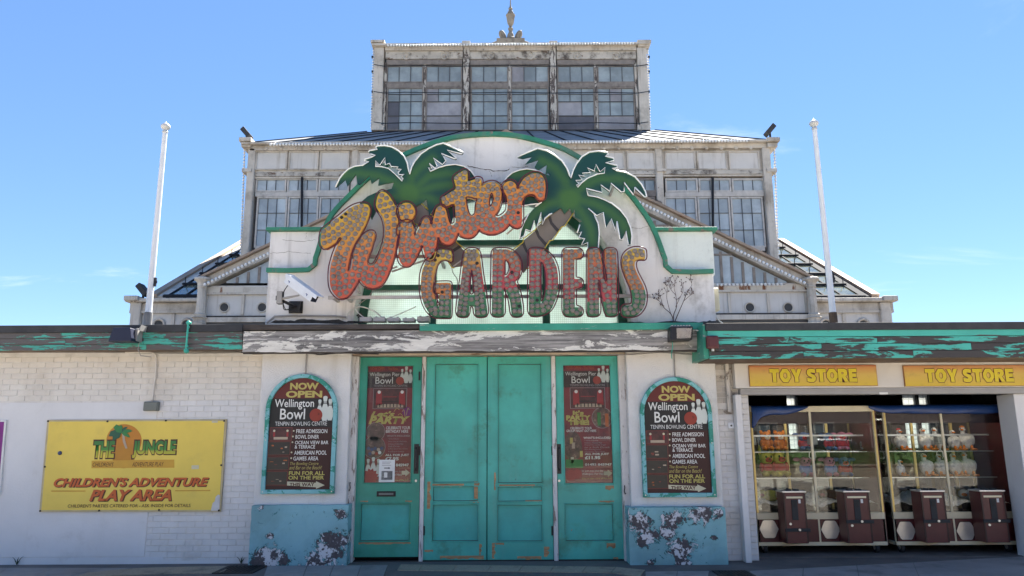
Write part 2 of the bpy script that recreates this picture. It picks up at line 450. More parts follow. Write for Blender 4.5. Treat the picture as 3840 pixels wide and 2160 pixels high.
M['teal_peel_left'] = mat('teal_peel_left', (0.05, 0.36, 0.29), 0.5, 0.12, 2, peel=(WOOD, 0.47, (1.6, 5, 11), 0.012), peel2=((0.015, 0.15, 0.09), 0.62, (3, 5, 16), 0.02, (4, 0, 3)), bump=0.4, bs=20, shift=True)
M['teal_top'] = mat('teal_top', (0.055, 0.40, 0.33), 0.45, 0.08, 2, peel=(WOOD, 0.62, (1.5, 6, 12), 0.015), bump=0.2, bs=20, shift=True)
M['green_strip'] = mat('green_strip', (0.03, 0.27, 0.19), 0.5, 0.15, 3, peel=((0.32, 0.33, 0.3), 0.60, (2, 5, 16), 0.015), bump=0.3, bs=20)
M['grey_wood'] = mat('grey_wood', (0.33, 0.315, 0.30), 0.85, 0.25, 2, grain=((0.10, 0.095, 0.095), (1.2, 4, 34)), bump=0.5, bs=25, rust=((0.32, 0.13, 0.03), 0.74, (2.2, 2, 4)), peel=((0.68, 0.65, 0.60), 0.50, (1.5, 4, 6), 0.012), peel2=((0.03, 0.028, 0.03), 0.60, (0.8, 3, 7), 0.12, (7, 0, 2)))
M['dark_wood'] = mat('dark_wood', (0.075, 0.062, 0.056), 0.85, 0.3, 3, grain=((0.02, 0.018, 0.018), (1.5, 4, 30)), bump=0.4, bs=25)
M['felt'] = mat('felt', (0.035, 0.037, 0.042), 0.8, 0.2, 6, bump=0.3, bs=90)
M['soffit'] = mat('soffit', (0.16, 0.115, 0.085), 0.8, 0.25, 3, streak=((0.05, 0.04, 0.03), 0.4))
def plinth_mat(name, col, spots, lo):
    """blue paint worn through to dark render and white plaster; wear gathers round the given places (x,z,radius)"""
    m, nt, b, pos = base(name)
    sp = nd(nt, 'ShaderNodeSeparateXYZ'); nt.links.new(pos, sp.inputs[0])
    c = mixc(nt, step(nt, noise(nt, pos, 1.6, 6, .6), .35, .7), col, tuple(x*.72 for x in col))
    acc = None
    for x, z, r_ in spots:
        dx_ = math_(nt, 'MULTIPLY', math_(nt, 'SUBTRACT', sp.outputs['X'], x), 1/r_); dz_ = math_(nt, 'MULTIPLY', math_(nt, 'SUBTRACT', sp.outputs['Z'], z), 1.25/r_)
        d = math_(nt, 'SQRT', math_(nt, 'ADD', math_(nt, 'MULTIPLY', dx_, dx_), math_(nt, 'MULTIPLY', dz_, dz_)))
        v = step(nt, d, 0.0, 1.3, 1.0, 0.0)
        acc = v if acc is None else math_(nt, 'MAXIMUM', acc, v)
    n1 = noise(nt, pos, 9.5, 10, .74, dist=.9)
    f = math_(nt, 'ADD', math_(nt, 'MULTIPLY', acc, .30), n1)
    worn = step(nt, f, lo, lo+.012)
    edge = step(nt, f, lo-.03, lo-.022)
    n2 = noise(nt, pos, 26, 7, .7); n3 = noise(nt, pos, 7, 6, .6, loc=(5, 2, 1))
    dark = mixc(nt, n2, (0.02, 0.018, 0.022), (0.15, 0.125, 0.13))
    under = mixc(nt, step(nt, math_(nt, 'ADD', math_(nt, 'MULTIPLY', n3, .7), math_(nt, 'MULTIPLY', n2, .5)), .59, .63), dark, (0.62, 0.62, 0.64))
    c = mixc(nt, edge, c, (0.02, 0.17, 0.17))
    c = mixc(nt, worn, c, under)
    nt.links.new(c, b.inputs['Base Color']); b.inputs['Roughness'].default_value = .7
    bn = nd(nt, 'ShaderNodeBump'); bn.inputs['Strength'].default_value = .8; bn.inputs['Distance'].default_value = .012
    hgt = math_(nt, 'ADD', math_(nt, 'MULTIPLY', worn, -.7), math_(nt, 'MULTIPLY', math_(nt, 'MULTIPLY', n2, worn), .8))
    nt.links.new(hgt, bn.inputs['Height']); nt.links.new(bn.outputs[0], b.inputs['Normal'])
    return m
def _sp(L, Y): return [(W(px, py, Y)[0], W(px, py, Y)[1], r_/264) for px, py, r_ in L]
M['blue_plinth'] = plinth_mat('blue_plinth', (0.24, 0.47, 0.52), _sp([(1230, 2075, 75), (1180, 2105, 60), (1290, 2020, 45), (1010, 2085, 62), (1060, 2100, 40), (1280, 1925, 30), (1012, 2010, 20), (978, 1905, 16), (955, 2110, 30), (1240, 2040, 70), (1000, 2100, 75)], -.22), .655)
M['blue_plinth_b'] = plinth_mat('blue_plinth_b', (0.24, 0.47, 0.50), _sp([(2400, 1960, 60), (2430, 2020, 55), (2520, 1950, 50), (2555, 2060, 65), (2560, 2110, 40), (2600, 1935, 45), (2640, 1925, 50), (2690, 1925, 30), (2510, 2000, 40), (2680, 2015, 18), (2440, 2110, 18)], -.30), .64)
M['sign_teal'] = mat('sign_teal', (0.19, 0.46, 0.49), 0.5, 0.08, 4, peel=((0.02, 0.24, 0.18), 0.53, (5, 5, 6), 0.012), bump=0.2)
# winter garden
M['old_white'] = mat('old_white', (0.57, 0.52, 0.45), 0.75, 0.08, 1.2, bump=0.3, bs=8, dirt=((0.28, 0.235, 0.18), 0.7, 0.8, 0.46), streak=((0.17, 0.13, 0.095), 0.6), peel=((0.17, 0.14, 0.115), 0.64, (1.2, 1.2, 1.6), 0.03))
M['old_panel'] = mat('old_panel', (0.61, 0.585, 0.55), 0.75, 0.06, 1.0, bump=0.2, bs=8, dirt=((0.38, 0.35, 0.31), 0.5, 0.9, 0.55), streak=((0.30, 0.26, 0.21), 0.5), peel=((0.2, 0.19, 0.18), 0.69, (2, 2, 2), 0.02))
M['rust_band'] = mat('rust_band', (0.60, 0.55, 0.47), 0.8, 0.1, 1.2, rust=((0.20, 0.075, 0.03), 0.535, (2.6, 2, 0.45)), dirt=((0.3, 0.24, 0.18), 0.6, 1, 0.5))
M['frieze'] = mat('frieze', (0.50, 0.46, 0.40), 0.8, 0.12, 1.2, dirt=((0.07, 0.055, 0.045), 0.95, 1.3, 0.47), bump=0.5, bs=6, peel=((0.13, 0.08, 0.05), 0.58, (1.6, 1.6, 3), 0.04))
M['post_peel'] = mat('post_peel', (0.52, 0.48, 0.42), 0.8, 0.1, 2, bump=0.5, bs=10, peel=((0.10, 0.08, 0.07), 0.49, (5, 5, 1.2), 0.03), rust=((0.12, 0.03, 0.03), 0.72, (2, 2, .35)))
M['sash'] = mat('sash', (0.235, 0.205, 0.18), 0.75, 0.15, 3, dirt=((0.12, 0.10, 0.09), 0.85, 2.0, 0.5))
M['sash_light'] = mat('sash_light', (0.52, 0.49, 0.45), 0.75, 0.12, 3, dirt=((0.2, 0.17, 0.15), 0.8, 1.6, 0.54))
M['glaze_bar'] = flat('glaze_bar', (0.075, 0.078, 0.082), 0.6)
M['rod'] = flat('rod', (0.03, 0.032, 0.038), 0.9, 0.1)
def pane_mat(name, col, rough=0.22, spec=0.6):
    return mat(name, col, rough, 0.25, 0.7, spec=spec, rnd=0.5, dirt=(tuple(x*0.55 for x in col), 0.5, 0.9, 0.5), bump=0.05, bs=3)
M['pane'] = pane_mat('pane', (0.33, 0.38, 0.39))
M['pane_light'] = pane_mat('pane_light', (0.45, 0.50, 0.52))
M['pane_white'] = pane_mat('pane_white', (0.36, 0.35, 0.365), 0.4, 0.4)
M['pane_dark'] = pane_mat('pane_dark', (0.15, 0.145, 0.16), 0.35, 0.4)
M['roof_glass'] = glass('roof_glass', (0.80, 0.88, 0.86), 0.28, (0.55, 0.58, 0.46))
M['roof_slate'] = mat('roof_slate', (0.24, 0.245, 0.25), 0.85, 0.25, 0.5, spec=0.1, dirt=((0.2, 0.2, 0.2), 0.4, 0.5, 0.55))
M['roof_board'] = mat('roof_board', (0.36, 0.27, 0.20), 0.8, 0.15, 0.8, rust=((0.25, 0.11, 0.06), 0.58, (0.8, 0.8, 0.8)), dirt=((0.2, 0.17, 0.14), 0.6, 1, 0.5))
M['bulb_white'] = flat('bulb_white', (0.78, 0.78, 0.76), 0.25, 0.6)
M['hole_dark'] = flat('hole_dark', (0.06, 0.06, 0.06), 0.8)
M['stone'] = mat('stone', (0.20, 0.18, 0.15), 0.85, 0.15, 2, dirt=((0.10, 0.09, 0.08), 0.9, 1.8, 0.5), bump=0.5, bs=6)
# sign
M['bulb'] = mat('bulb', (0.25, 0.22, 0.20), 0.3, 0.12, 12, spec=0.6, rnd=0.25)
M['socket'] = flat('socket', (0.02, 0.018, 0.018), 0.5)
M['neon_red'] = flat('neon_red', (0.085, 0.006, 0.016), 0.3, 0.5)
M['neon_white'] = flat('neon_white', (0.78, 0.80, 0.79), 0.2, 0.6)
M['neon_yellow'] = flat('neon_yellow', (0.48, 0.36, 0.03), 0.25, 0.6)
M['rail'] = mat('rail', (0.42, 0.41, 0.41), 0.6, 0.15, 5, dirt=((0.2, 0.15, 0.12), 0.7, 5, 0.5))
M['letter_side'] = flat('letter_side', (0.16, 0.03, 0.03), 0.5)
M['cable_white'] = flat('cable_white', (0.55, 0.56, 0.53), 0.5)
M['cable_grey'] = flat('cable_grey', (0.30, 0.29, 0.28), 0.5)
M['cable_black'] = flat('cable_black', (0.02, 0.02, 0.02), 0.5)
M['black_metal'] = flat('black_metal', (0.012, 0.012, 0.016), 0.4)
M['navy'] = flat('navy', (0.010, 0.014, 0.040), 0.45)
M['white_plastic'] = flat('white_plastic', (0.70, 0.72, 0.76), 0.35)
M['cream_box'] = flat('cream_box', (0.58, 0.54, 0.38), 0.5)
M['grey_plastic'] = flat('grey_plastic', (0.16, 0.175, 0.16), 0.5)
M['pole_white'] = mat('pole_white', (0.74, 0.75, 0.76), 0.35, 0.05, 3, dirt=((0.4, 0.4, 0.4), 0.4, 4, 0.6))
M['pole_socket'] = mat('pole_socket', (0.22, 0.21, 0.20), 0.7, 0.2, 6)
M['pole_socket_rust'] = mat('pole_socket_rust', (0.10, 0.065, 0.04), 0.8, 0.3, 6)
M['finial'] = flat('finial', (0.55, 0.55, 0.54), 0.3, 0.6)
M['verdigris'] = flat('verdigris', (0.05, 0.40, 0.31), 0.5)
M['alarm_red'] = mat('alarm_red', (0.085, 0.018, 0.02), 0.5, 0.15, 10)
M['lamp_glass'] = glass('lamp_glass', (0.9, 0.9, 0.9), 0.35, (0.75, 0.73, 0.68))
M['reflector'] = flat('reflector', (0.8, 0.78, 0.73), 0.35, 0.5, 0.0)
M['twig'] = flat('twig', (0.085, 0.05, 0.045), 0.8)
M['soot'] = mat('soot', (0.05, 0.05, 0.05), 0.9, 0.3, 8)
M['arch_glass'] = wired('arch_glass', (0.74, 0.84, 0.79), 0.55, 34)
M['crack'] = flat('crack', (0.07, 0.05, 0.045), 0.9)  # render cracks, and the painted shade lines round the door panels
M['rust_spot'] = flat('rust_spot', (0.28, 0.13, 0.05), 0.9)
# printed colours
def ink(name, c, r=0.45): M[name] = flat(name, c, r)
ink('ink_white', (0.70, 0.69, 0.65)); ink('ink_cream', (0.55, 0.51, 0.36)); ink('ink_yellow', (0.46, 0.38, 0.11)); ink('ink_lime', (0.48, 0.42, 0.11))
ink('ink_maroon', (0.115, 0.018, 0.016)); ink('ink_brown', (0.050, 0.017, 0.013), .6); ink('ink_grey', (0.022, 0.020, 0.018), .6); ink('ink_black', (0.015, 0.013, 0.012))
ink('ink_red', (0.30, 0.025, 0.03)); ink('ink_ball', (0.27, 0.035, 0.02)); ink('ink_pin', (0.60, 0.63, 0.58)); ink('ink_orange', (0.50, 0.14, 0.03)); ink('ink_dorange', (0.40, 0.10, 0.025))
ink('ink_dkbrown', (0.07, 0.018, 0.010)); ink('ink_purple', (0.18, 0.01, 0.16)); ink('ink_green', (0.03, 0.19, 0.05)); ink('ink_rule', (0.60, 0.33, 0.035)); ink('ink_wine', (0.10, 0.012, 0.022))
ink('ink_dimwhite', (0.33, 0.30, 0.30)); ink('ink_pink', (0.45, 0.16, 0.20)); ink('ink_tan', (0.42, 0.33, 0.24)); ink('ink_dimred', (0.20, 0.04, 0.03)); ink('ink_blueball', (0.05, 0.07, 0.16))
M['yellow_panel'] = mat('yellow_panel', (0.76, 0.56, 0.085), 0.4, 0.05, 1.5, dirt=((0.5, 0.36, 0.08), 0.35, 2.0, 0.55), peel=((0.55, 0.45, 0.2), 0.70, (5, 5, 5), 0.02))
M['sign_edge'] = mat('sign_edge', (0.46, 0.38, 0.22), 0.5, 0.15, 5)
M['bare_alu'] = mat('bare_alu', (0.55, 0.55, 0.56), 0.45, 0.1, 8)
M['purple_panel'] = flat('purple_panel', (0.20, 0.012, 0.20), 0.4)
M['photo_dark'] = mat('photo_dark', (0.013, 0.011, 0.010), 0.4, 0.3, 14, dirt=((0.20, 0.13, 0.06), 0.6, 14, 0.6))
M['photo_red'] = mat('photo_red', (0.06, 0.012, 0.014), 0.4, 0.5, 14, dirt=((0.35, 0.22, 0.20), 0.7, 15, 0.60))
M['photo_people'] = mat('photo_people', (0.10, 0.05, 0.04), 0.4, 0.5, 20, dirt=((0.42, 0.26, 0.18), 0.9, 17, 0.52))
# shop
M['shop_white'] = mat('shop_white', (0.64, 0.61, 0.57), 0.55, 0.05, 1.5, dirt=((0.4, 0.33, 0.26), 0.5, 1.3, 0.55), streak=((0.35, 0.3, 0.25), 0.25))
M['shutter'] = mat('shutter', (0.32, 0.31, 0.30), 0.45, 0.08, 3, metal=0.4)
M['post_white'] = mat('post_white', (0.66, 0.65, 0.64), 0.6, 0.06, 3, streak=((0.4, 0.3, 0.22), 0.35))
M['old_brick'] = mat('old_brick', (0.50, 0.47, 0.43), 0.85, 0.15, 4, bump=0.6, bs=40, peel=((0.22, 0.19, 0.17), 0.56, (7, 7, 5), 0.03))
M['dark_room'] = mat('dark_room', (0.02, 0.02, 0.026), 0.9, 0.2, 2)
M['room_floor'] = mat('room_floor', (0.14, 0.125, 0.115), 0.85, 0.2, 3, dirt=((0.03, 0.028, 0.025), 0.6, 2, 0.5))
M['tarp'] = mat('tarp', (0.012, 0.045, 0.17), 0.35, 0.15, 4, bump=0.3, bs=9)
M['cream_trim'] = flat('cream_trim', (0.70, 0.62, 0.43), 0.35)
M['gold_trim'] = flat('gold_trim', (0.50, 0.38, 0.14), 0.3, 0.5, 0.4)
M['maroon'] = mat('maroon', (0.085, 0.014, 0.016), 0.4, 0.1, 6)
M['maroon_dark'] = flat('maroon_dark', (0.03, 0.010, 0.012), 0.4)
M['machine_glass'] = glass('machine_glass', (0.95, 0.97, 0.97), 0.012, boost=0.42)
M['door_glass'] = glass('door_glass', (0.96, 0.97, 0.97), 0.008, boost=0.28)
M['shelf_glass'] = glass('shelf_glass', (0.9, 0.94, 0.94), 0.008)
M['mirror'] = mat('mirror', (0.62, 0.58, 0.52), 0.28, 0.1, 6, metal=0.5)
M['steel'] = flat('steel', (0.55, 0.55, 0.55), 0.3, 0.5, 0.7)
M['rubber'] = flat('rubber', (0.02, 0.022, 0.026), 0.6)
M['stuffing'] = mat('stuffing', (0.78, 0.80, 0.82), 0.8, 0.35, 40, bump=1.0, bs=60, dirt=((0.2, 0.21, 0.22), 0.8, 45, 0.5))
for n, c in (('orange', (0.55, 0.17, 0.02)), ('yellow', (0.46, 0.40, 0.07)), ('blue', (0.07, 0.12, 0.26)), ('pink', (0.40, 0.15, 0.24)), ('red', (0.42, 0.03, 0.04)), ('white', (0.60, 0.60, 0.60)), ('greyfur', (0.20, 0.20, 0.22)), ('ltblue', (0.18, 0.28, 0.48)), ('beak', (0.62, 0.18, 0.03)), ('cream', (0.58, 0.48, 0.36)), ('brown', (0.16, 0.07, 0.03))):
    M['fur_'+n] = mat('fur_'+n, c, 0.95, 0.18, 30, spec=0.1, bump=0.6, bs=120)
M['eye_black'] = flat('eye_black', (0.01, 0.01, 0.01), 0.2)
# ground and street
M['asphalt'] = mat('asphalt', (0.125, 0.115, 0.108), 0.9, 0.2, 1.5, bump=0.5, bs=120, dirt=((0.075, 0.07, 0.066), 0.6, 0.8, 0.5))
M['road'] = mat('road', (0.37, 0.325, 0.265), 0.9, 0.15, 0.4, bump=0.4, bs=100)
M['slab'] = mat('slab', (0.27, 0.26, 0.25), 0.85, 0.15, 1.4, bump=0.3, bs=80, rnd=0.25, dirt=((0.07, 0.068, 0.066), 0.6, 1.3, 0.5))
M['kerb'] = mat('kerb', (0.33, 0.285, 0.21), 0.9, 0.2, 60, bump=0.5, bs=120, rnd=0.2, dirt=((0.08, 0.07, 0.06), 0.6, 2.2, 0.5))
M['iron'] = mat('iron', (0.022, 0.021, 0.021), 0.6, 0.2, 10, metal=0.3)
M['roof_felt'] = mat('roof_felt', (0.06, 0.06, 0.063), 0.9, 0.2, 2)
M['paint_white'] = mat('paint_white', (0.7, 0.7, 0.68), 0.7, 0.1, 2)
ink('ink_sun', (0.52, 0.20, 0.02)); ink('ink_orange2', (0.50, 0.22, 0.02)); ink('ink_palm', (0.015, 0.09, 0.05)); ink('ink_dorange2', (0.55, 0.105, 0.02)); ink('ink_logo', (0.02, 0.06, 0.22))
M['photo_notice'] = mat('photo_notice', (0.10, 0.11, 0.12), 0.4, 0.5, 16, dirt=((0.4, 0.42, 0.4), 0.8, 12, 0.5))
# ================================================================== ground
gr = MB().box(-150, 150, -200, 150, -0.5, 0.0).build('ground', M['asphalt'])
tag(gr, kind='structure')
rd = MB().box(-150, 150, -40, -3.2, -0.4, 0.004).build('road', M['road'])
tag(rd, kind='structure')
pv = MB().box(-40, 40, -3.2, -1.75, 0.001, 0.006).build('pavement', M['slab'])
tag(pv, kind='structure')
def gpoly(name, pts, z, m, parent, h=0.01, gap=0.0):
    w = [G(*p) for p in pts]
    if gap:
        cx = sum(p[0] for p in w)/len(w); cy = sum(p[1] for p in w)/len(w)
        w = [(x + (cx-x)*gap/max(abs(x-cx), .05), y + (cy-y)*gap/max(abs(y-cy), .05)) for x, y in w]
    mb = MB(); n = len(w)
    a = sum(w[i][0]*w[(i+1) % n][1]-w[(i+1) % n][0]*w[i][1] for i in range(n))
    if a < 0: w = w[::-1]
    vs = [(x, y, 0.0005) for x, y in w] + [(x, y, z) for x, y in w]
    fs = [tuple(range(n-1, -1, -1)), tuple(range(n, 2*n))] + [(i, (i+1) % n, n+(i+1) % n, n+i) for i in range(n)]
    mb.add(vs, fs)
    return mb.build(name, m, parent)
# flagstones left of the entrance and right of it, granite kerb stones before the doors
def strip(name, top, bot, cuts, z, m):
    """cut a band between two pixel polylines (x along) into stones"""
    def at(L, t):
        x0, x1 = L[0][0], L[-1][0]; x = x0 + (x1-x0)*t
        for (ax, ay), (bx, by) in zip(L, L[1:]):
            if ax <= x <= bx: return (x, ay + (by-ay)*(x-ax)/(bx-ax))
        return L[-1]
    for a, b in zip(cuts, cuts[1:]):
        gpoly(name, [at(top, a), at(top, b), at(bot, b), at(bot, a)], z, m, gr, gap=0.004)
strip('paving_slab', [(-150, 2131), (560, 2132)], [(-150, 2185), (300, 2176)], [0, .25, .5, .75, 1], .008, M['slab'])
strip('kerb_stone', [(330, 2150), (520, 2131), (860, 2125)], [(230, 2178), (480, 2156), (838, 2151)], [0, .32, .62, 1], .010, M['kerb'])
strip('paving_slab', [(1003, 2124), (1455, 2121)], [(980, 2184), (1430, 2184)], [0, .33, .55, .78, 1], .008, M['slab'])
strip('kerb_stone', [(1503, 2119), (2300, 2128), (2420, 2140)], [(1488, 2141), (2290, 2150), (2400, 2166)], [0, .09, .23, .37, .50, .63, .76, .88, 1], .010, M['kerb'])
strip('paving_slab', [(2420, 2146), (2660, 2143)], [(2420, 2190), (2650, 2190)], [0, .5, 1], .008, M['slab'])
strip('paving_slab', [(2812, 2143), (3300, 2118), (3990, 2080)], [(2790, 2200), (3330, 2200), (4080, 2200)], [0, .17, .34, .52, .70, .86, 1], .008, M['slab'])
def grate(p0, p1, p2, p3, label):
    x0, y1 = G(*p0); x1, _ = G(*p1); _, y0 = G(*p2)
    e = empty('drain_grate', ((x0+x1)/2, (y0+y1)/2, 0.002), label, 'drain grate', 'drain grates in the pavement')
    MB().box(x0, x1, y0, y0+.03, .001, .014).box(x0, x1, y1-.03, y1, .001, .014).box(x0, x0+.03, y0+.03, y1-.03, .001, .014).box(x1-.03, x1, y0+.03, y1-.03, .001, .014).build('frame', M['iron'], e)
    n = 9
    for i in range(n):
        x = x0 + .05 + (x1-x0-.1)*i/(n-1)
        MB().box(x-.012, x+.012, y0+.03, y1-.03, .002, .012).build('bar', M['iron'], e)
grate((858, 2124), (1000, 2124), (900, 2152), (0, 0), 'dark iron drain grate below the left blue plinth')
grate((2670, 2143), (2800, 2143), (2700, 2164), (0, 0), 'dark iron drain grate at the corner of the right blue plinth')

# ================================================================== entrance building
B = empty('pier_entrance_building', (0, 0.5, 0), 'white single-storey pier entrance building with green doors and arched gable', 'building')
ZT = W(450, 1313, -.35)[1]           # underside of the left fascia
XL = -9.2
xp0 = W(975, 1600, -.02)[0]          # left pillar, brick wall ends here
wall = MB().box(XL, xp0+.05, .0055, .28, 0, ZT+.05).build('wall', M['joint'], B)
# individual bricks above and right of the smooth panel
XPAN = W(572, 1750, 0)[0]; ZP1 = W(300, 1510, 0)[1]; ZP0 = W(300, 2088, 0)[1]
bl, bh = 0.2255, 0.0762
nb = 0
meB = {}
def brick_mesh(l, m, d=.03, bv=.003):
    k = (round(l, 3), m.name)
    if k not in meB:
        me = bpy.data.meshes.new('brick'); l2 = l/2-.0034; h2 = bh/2-.0036
        vs = []
        for x, z in ((-l2, -h2), (l2, -h2), (l2, h2), (-l2, h2)):
            vs.append((x, d, z))
        for x, z in ((-l2, -h2), (l2, -h2), (l2, h2), (-l2, h2)):
            vs.append((x, bv, z))
        for x, z in ((-l2+bv, -h2+bv), (l2-bv, -h2+bv), (l2-bv, h2-bv), (-l2+bv, h2-bv)):
            vs.append((x, 0, z))
        fs = [(8, 9, 10, 11)]
        for i in range(4):
            j = (i+1) % 4; fs += [(i, j, j+4, i+4), (i+4, j+4, j+8, i+8)]
        me.from_pydata(vs, [], fs); me.materials.append(m); meB[k] = me
    return meB[k]
rowz = 0.0
r = 0
sx0, sx1, sz0, sz1 = rect(150, 1575, 850, 1920, 0)
while rowz + bh < ZT + .02:
    z = rowz + bh/2
    xs = XL if z > ZP1 + .02 else XPAN
    vis = W(-40, 1400, 0)[0]
    x = XL + (bl/2 if r % 2 else 0) - bl
    while x < xp0 + .03:
        a, b_ = max(x, xs), min(x+bl, xp0+.035)
        if b_ - a > .05 and b_ > vis and not (a > sx0 + .1 and b_ < sx1 - .06 and z > sz0 + .06 and z < sz1 - .06):
            o = link('brick', brick_mesh(b_-a, M['cream_shade_brick' if z > ZP1+.28 else ('mid_shade_brick' if z > ZP1+.02 else 'white_brick')]), None, wall, ((a+b_)/2, -random.uniform(0, .003), z))
            o.rotation_euler = (random.uniform(-.004, .004), random.uniform(-.003, .003), random.uniform(-.008, .008)); nb += 1
        x += bl
    rowz += bh; r += 1
MB().box(XL, XPAN-.006, -.0025, .0055, ZP0, ZP1).build('render_panel', M['white_render'], wall)
MB().box(XL, XPAN+.25, -.006, .0055, 0, ZP0-.006).build('base_course', M['white_render'], wall)
MB().box(XPAN+.25, xp0+.05, -.003, .0055, 0, .04).build('base_course', M['white_render'], wall)

# ---- pillars beside the doors, with painted plinths
def pillar(pxa, pxb, pya, pyp, px_pl, px_pr, Yp, Ypl, pm):
    x0 = W(pxa, 1600, Yp)[0]; x1 = W(pxb, 1600, Yp)[0]
    zt = W(1100, 1318, Yp)[1] + .08; zp = W((pxa+pxb)/2, pyp, Ypl)[1]
    p = MB().box(x0, x1, Yp, .40, 0, zt).build('pillar', M['rough_render'], B, bevel=.018)
    a = W(px_pl, 2005, Ypl)[0]; b = W(px_pr, 2005, Ypl)[0]
    # plinth as a slightly uneven block
    me = bpy.data.meshes.new('plinth'); bm = bmesh.new()
    nx, nz = 14, 9
    g = {}
    for i in range(nx+1):
        for k in range(nz+1):
            X = a + (b-a)*i/nx; Z = -.02 + (zp+.02)*k/nz
            e = 0.0 if 0 < i < nx and 0 < k < nz else .006
            g[i, k] = bm.verts.new((X + random.uniform(-.004, .004)*(i in (0, nx)), Ypl + e + random.uniform(-.003, .003), Z + random.uniform(-.004, .004)*(k == nz)))
    for i in range(nx):
        for k in range(nz):
            bm.faces.new((g[i, k], g[i+1, k], g[i+1, k+1], g[i, k+1]))
    per = [g[i, 0] for i in range(nx+1)] + [g[nx, k] for k in range(1, nz+1)] + [g[i, nz] for i in range(nx-1, -1, -1)] + [g[0, k] for k in range(nz-1, 0, -1)]
    back = [bm.verts.new((v.co.x, .35, v.co.z)) for v in per]
    for i in range(len(per)):
        j = (i+1) % len(per); bm.faces.new((per[j], per[i], back[i], back[j]))
    bm.to_mesh(me); bm.free()
    finish('plinth', me, pm, p)
    return p
PL = pillar(967, 1308, 1320, 1895, 937, 1303, -.10, -.22, M['blue_plinth'])
PR = pillar(2357, 2697, 1320, 1903, 2359, 2725, -.10, -.30, M['blue_plinth_b'])

# ---- door frame
YD = .10
zh0, zh1 = W(1830, 1336, YD)[1], W(1830, 1310, YD-.1)[1]
xa, xb = W(1308, 1700, YD)[0]-.03, W(2357, 1700, YD)[0]+.03
head = MB().box(xa, xb, YD-.14, YD+.12, zh0, zh1+.1).build('door_head', M['head_timber'], B, bevel=.008)
for a, b, y in ((1308, 1334, YD-.09), (1577, 1592, YD-.03), (2072, 2088, YD-.03), (2330, 2357, YD-.09)):
    x0 = W(a, 1700, y)[0]; x1 = W(b, 1700, y)[0]
    MB().box(x0, x1, y, YD+.10, 0, zh0-.002).build('door_post', M['door_post'], B, bevel=.006)
MB().box(xa, xb, YD-.02, YD+.25, .0, .012).build('threshold', M['iron'], B)
MB().box(xa, xb, YD+.14, YD+.2, .0, zh0+.3).build('door_backing', M['dark_room'], B)

